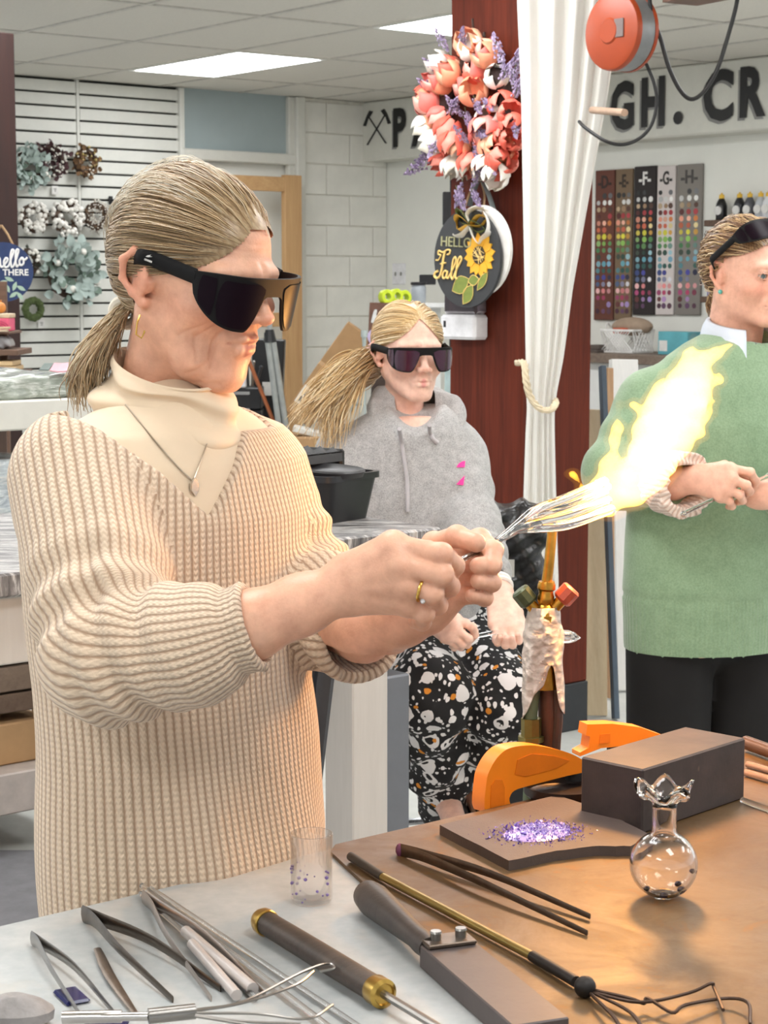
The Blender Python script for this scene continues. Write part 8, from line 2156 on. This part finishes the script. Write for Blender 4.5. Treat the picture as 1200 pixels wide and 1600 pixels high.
kbox('white_cup', 366, 384, 583, 606, Yk - .0, .06, MATS['plastic_white'], None); o = bpy.data.objects['white_cup']; tag(o, 'white plastic tub standing on the black tool rack', 'tub')
for k, (x0, y0, x1, y1) in enumerate(((388, 604, 386, 570), (394, 604, 396, 566), (400, 604, 408, 574))):
    m = MB(); m.tube([W(x0, y0, Yk + .1), W(x1, y1, Yk + .1)], .008, 8); m.ball(W(x1, y1, Yk + .1), .012, 8, 6); o = m.build('hand_tool', MATS['stand_black'] if k != 1 else MATS['steel_tool']); tag(o, ('slim black hand tool standing in the rack, left of three', 'slim steel hand tool standing in the rack, middle of three', 'slim black hand tool standing in the rack, right of three')[k], 'tool')
m = MB(); _a, _b = W(384, 552, Yk - .15), W(440, 690, Yk - .15); m.tube([_a, _a + (_b - _a) * (_a.z / (_a.z - _b.z))], .011, 10); o = m.build('copper_pipe', mat('copper', '#b5714f', .35, .8)); tag(o, 'thin copper pipe leaning across the black tool rack', 'pipe')
# step ladder / hand truck in grey
Yl = 10.2; t = thing('hand_truck', 'grey metal hand truck with a black grip in the doorway', 'hand truck', Vector((W(430, 700, Yl).x, Yl, 0))); al = mat('alu_grey', '#a9aca9', .35, .6)
m = MB(); m.tube(bez([W(412, 491, Yl), W(418, 493, Yl), W(421, 505, Yl), W(422, 518, Yl)], 5), .014, 10); m.build('handle_tube', al, t)
m = MB(); m.tube([W(421, 515, Yl), W(422, 534, Yl)], [.022, .035], 10); m.box(tuple(W(418, 527, Yl)), (.035, .03, .06), bev=.008); m.build('grip', bkm, t, smooth=30)
for (x0, x1) in ((419, 446), (427, 458)):
    A0_, B0_ = W(x0, 535, Yl), W(x1, 740, Yl); e = B0_ - A0_; B1 = A0_ + e * (A0_.z / (A0_.z - B0_.z)); m = MB(); m.tube([A0_, B1], .017, 10); m.build('rail', al, t)
m = MB(); a = W(450, 690, Yl); m.tube([W(432, 615, Yl), W(442, 617, Yl)], .010, 8); m.build('crossbar', al, t)
# cardboard boxes
Yx = 10.0
def carton(nm, lab, x0, x1, y0, y1, Y, dep, ry, open_=False, legs=True):
    a, b_ = W(x0, y1, Y), W(x1, y0, Y); c = Vector(((a.x + b_.x) / 2, Y + dep / 2, (a.z + b_.z) / 2)); t = thing(nm, lab, 'box', Vector((c.x, c.y, a.z))); M = Matrix.Translation(c) @ Matrix.Rotation(ry, 4, 'Y'); w_, h = b_.x - a.x, b_.z - a.z
    m = MB(); m.box((0, 0, 0), (w_, dep, h), M, bev=.004); m.build('carton', pk, t, smooth=0)
    if open_:
        for s_ in (-1, 1): m = MB(); m.box((s_ * w_ * .62, 0, h / 2 + .03), (w_ * .30, dep, .006), M @ Matrix.Rotation(-s_ * .0, 4, 'Y')); m.build('flap', pk, t, smooth=0)
    return t, M, w_, h
t, M, w_, h = carton('cardboard_box', 'long cardboard box leaning diagonally against the block wall', 500, 550, 505, 640, Yx + .8, .30, .62)
t, M, w_, h = carton('cardboard_box', 'cardboard box with a shipping label tipped behind the blonde ponytail', 468, 514, 572, 664, Yx + .2, .35, .60)
m = MB(); m.box((-.03, -.178, -.03), (.085, .004, .105), M); lb = m.build('shipping_label', MATS['label_white'], t, smooth=0)
m = MB()
for i in range(9): m.box((-.055 + .006 * i, -.1815, -.055), (.0035, .002, .03), M)
for i in range(3): m.box((-.02, -.1815, .0 - .012 * i), (.06, .002, .004), M)
m.build('print', MATS['ink_3a3634'], lb, smooth=0)
t, M, w_, h = carton('cardboard_box', 'open cardboard box with printed marks low behind the black bin', 452, 536, 684, 790, Yx - .3, .4, 0.0)
m = MB()
for i, (x, hh_) in enumerate(((-.10, .05), (-.09, .07), (-.075, .045), (-.03, .06), (-.02, .05), (.0, .07), (.02, .05))): m.box((x, -.203, .10 - hh_ * .2), (.006, .003, hh_), M)
m.build('print', MATS['ink_3a2f28'], t, smooth=0)
m = MB(); cpx = W(488, 676, Yx - .15); m.box((0, 0, 0), (.20, .14, .03), Matrix.Translation(cpx) @ Matrix.Rotation(.25, 4, 'Y'), bev=.004); o = m.build('white_packet', mat('packet_white', '#dcdcd6', .5), smooth=0); tag(o, 'white packet sticking out of the open cardboard box', 'packet')
zc_ = W(494, 790, Yx - .1).z; m = MB(); m.box((W(494, 790, Yx - .1).x, Yx - .1, zc_ / 2), (.30, .36, zc_), bev=.003); m.box((W(525, 700, Yx + .75).x, Yx + .95, .33), (.3, .3, .66), bev=.003); o = m.build('storage_crate', MATS['trolley_back'], smooth=0); tag(o, 'dark crate under the cardboard boxes by the block wall', 'crate')
# brown board with circles, tape, jar, switch
Yb_ = 9.6; bq0 = W(600, 520, Yb_); t = thing('painted_board', 'brown board with white script and pastel circles behind the girl', 'sign', W(600, 600, Yb_)); M = frame(Vector((.97, -.24, 0)).normalized(), Vector((.05, .0, 1)).normalized(), Vector((-.24, -.97, 0)).normalized(), bq0)
m = MB(); m.box((.02, -.02, 0), (.20, .34, .015), M, bev=.002); m.build('board', wood('board_chestnut', '#5f3f30', '#7a5443', 1, 5), t, smooth=0)
m = MB(); m.tube(bez([M @ Vector((x, y, .010)) for x, y in ((-.062, .05), (-.052, .10), (-.044, .11), (-.05, .06), (-.052, .03), (-.045, .07), (-.035, .08), (-.030, .05), (-.02, .05), (.0, .08))], 5), .0055, 6); m.build('script_lettering', white_l, t)
for (x, y, r_, col) in ((-.040, -.02, .042, '#c9b8dc'), (-.050, -.085, .036, '#ecc6cc'), (-.045, -.15, .035, '#c7d08a'), (.03, -.05, .04, '#bcd6dc')): m = MB(); m.cyl(M @ Vector((x, y, .0075)), M @ Vector((x, y, .0095)), r_, n=24); m.build('circle', mat('pastel_' + col[1:], col, .6, bump=0), t)
m = MB(); m.box((.02, -.6, .02), (.12, .8, .05), M); m.build('prop', MATS['trolley_back'], t, smooth=0)
lime = mat('lime_tape', '#c3d52c', .35, var=.1)
for k, (px, py) in enumerate(((603, 464), (618, 463), (631, 465))):
    p = W(px, py, Yb_ + .02 + .06 * k); m = MB(); ax = Vector((.55, -.8, .1)).normalized(); m.lathe([(.018, -.02), (.034, -.02), (.037, -.015), (.037, .015), (.034, .02), (.018, .02), (.018, -.02)], 24, basis(ax, UP, p), caps=False); o = m.build('tape_roll', lime); tag(o, ('lime green tape roll on the brown board, left of three', 'lime green tape roll on the brown board, middle of three', 'lime green tape roll on the brown board, right of three')[k], 'tape roll', 'tape rolls')
p = W(654, 474, 10.4); t = thing('glass_jar', 'grey glass jar with a black lid behind the girl\'s head', 'jar', p); m = MB(); m.lathe([(0, 0), (.036, 0), (.040, .01), (.040, .085), (.034, .098), (0, .098)], 24, Matrix.Translation(p), caps=False); m.build('jar_body', mat('jar_grey', '#a3a9af', .15, bump=0), t)
m = MB(); m.lathe([(.042, .098), (.044, .104), (.042, .114), (0, .114)], 24, Matrix.Translation(p)); m.build('lid', bkm, t)
m = MB(); p2 = W(668, 437, 10.6); m.box(tuple(p2), (.09, .08, .055), bev=.004); o = m.build('black_box', bkm, smooth=0); tag(o, 'small black box on the wall beside the charcoal sign', 'box')
zz_ = W(654, 474, 10.4).z; m = MB(); m.box((W(660, 480, 10.5).x, 10.55, zz_ - .012), (.30, .34, .024), bev=.003); m.box((W(660, 480, 10.5).x, 10.6, (zz_ - .024) / 2), (.2, .2, zz_ - .024)); o = m.build('side_stand', cw, smooth=0); tag(o, 'narrow white stand under the jar by the right wall', 'stand')
p = wb(624, 428, .0); t = thing('light_switch', 'double light switch plate on the right wall near the corner', 'switch', p); M = M_B(p); hsw = (wb(624, 411) - wb(624, 444)).length; m = MB(); m.box((0, 0, .004), (hsw * .95, hsw, .008), M, bev=.003); m.build('plate', MATS['plastic_white'], t, smooth=0)
for s_ in (-1, 1): m = MB(); m.box((s_ * hsw * .2, 0, .011), (.010, .024, .012), M, bev=.002); m.build('toggle', mat('toggle_grey', '#8a8884', .4, bump=0), t, smooth=0)
m = MB(); m.tube([W(569, 558, 9.9), W(569, 527, 9.9)], [.006, .012], 8); m.tube([W(569, 527, 9.9), W(569, 516, 9.9)], .017, 8); m.tube([W(569, 558, 9.9), W(571, 700, 9.9)], .006, 6); o = m.build('paint_brush', mat('brush_pale', '#b7c2bf', .5)); tag(o, 'pale handled brush with a dark end standing by the cardboard box', 'brush')
m = MB(); a, b_ = W(698, 300, 8.3), W(698, 352, 8.3); m.box(((a.x + b_.x) / 2, 8.3, (a.z + b_.z) / 2), (.035, .05, a.z - b_.z), bev=.003); zb_ = b_.z; m.box((a.x + .03, 8.34, zb_ / 2 + .2), (.03, .03, zb_ + .8)); o = m.build('upright_bracket', MATS['hook_black'], smooth=0); tag(o, 'dark upright bracket peeking out left of the red post', 'bracket')
m = MB(); a, b_ = W(697, 575, 7.6), W(697, 640, 7.6); m.box((a.x + .01, 7.6, a.z / 2), (.03, .02, a.z), bev=.003); o = m.build('pale_strip', mat('pale_aqua', '#b9cfcf', .5), smooth=0); tag(o, 'pale aqua strip standing behind the red post beside the girl', 'strip')
# ------------------------------------------------------------------ done
for o in list(COL.objects):
    if '_org' in o: del o['_org']
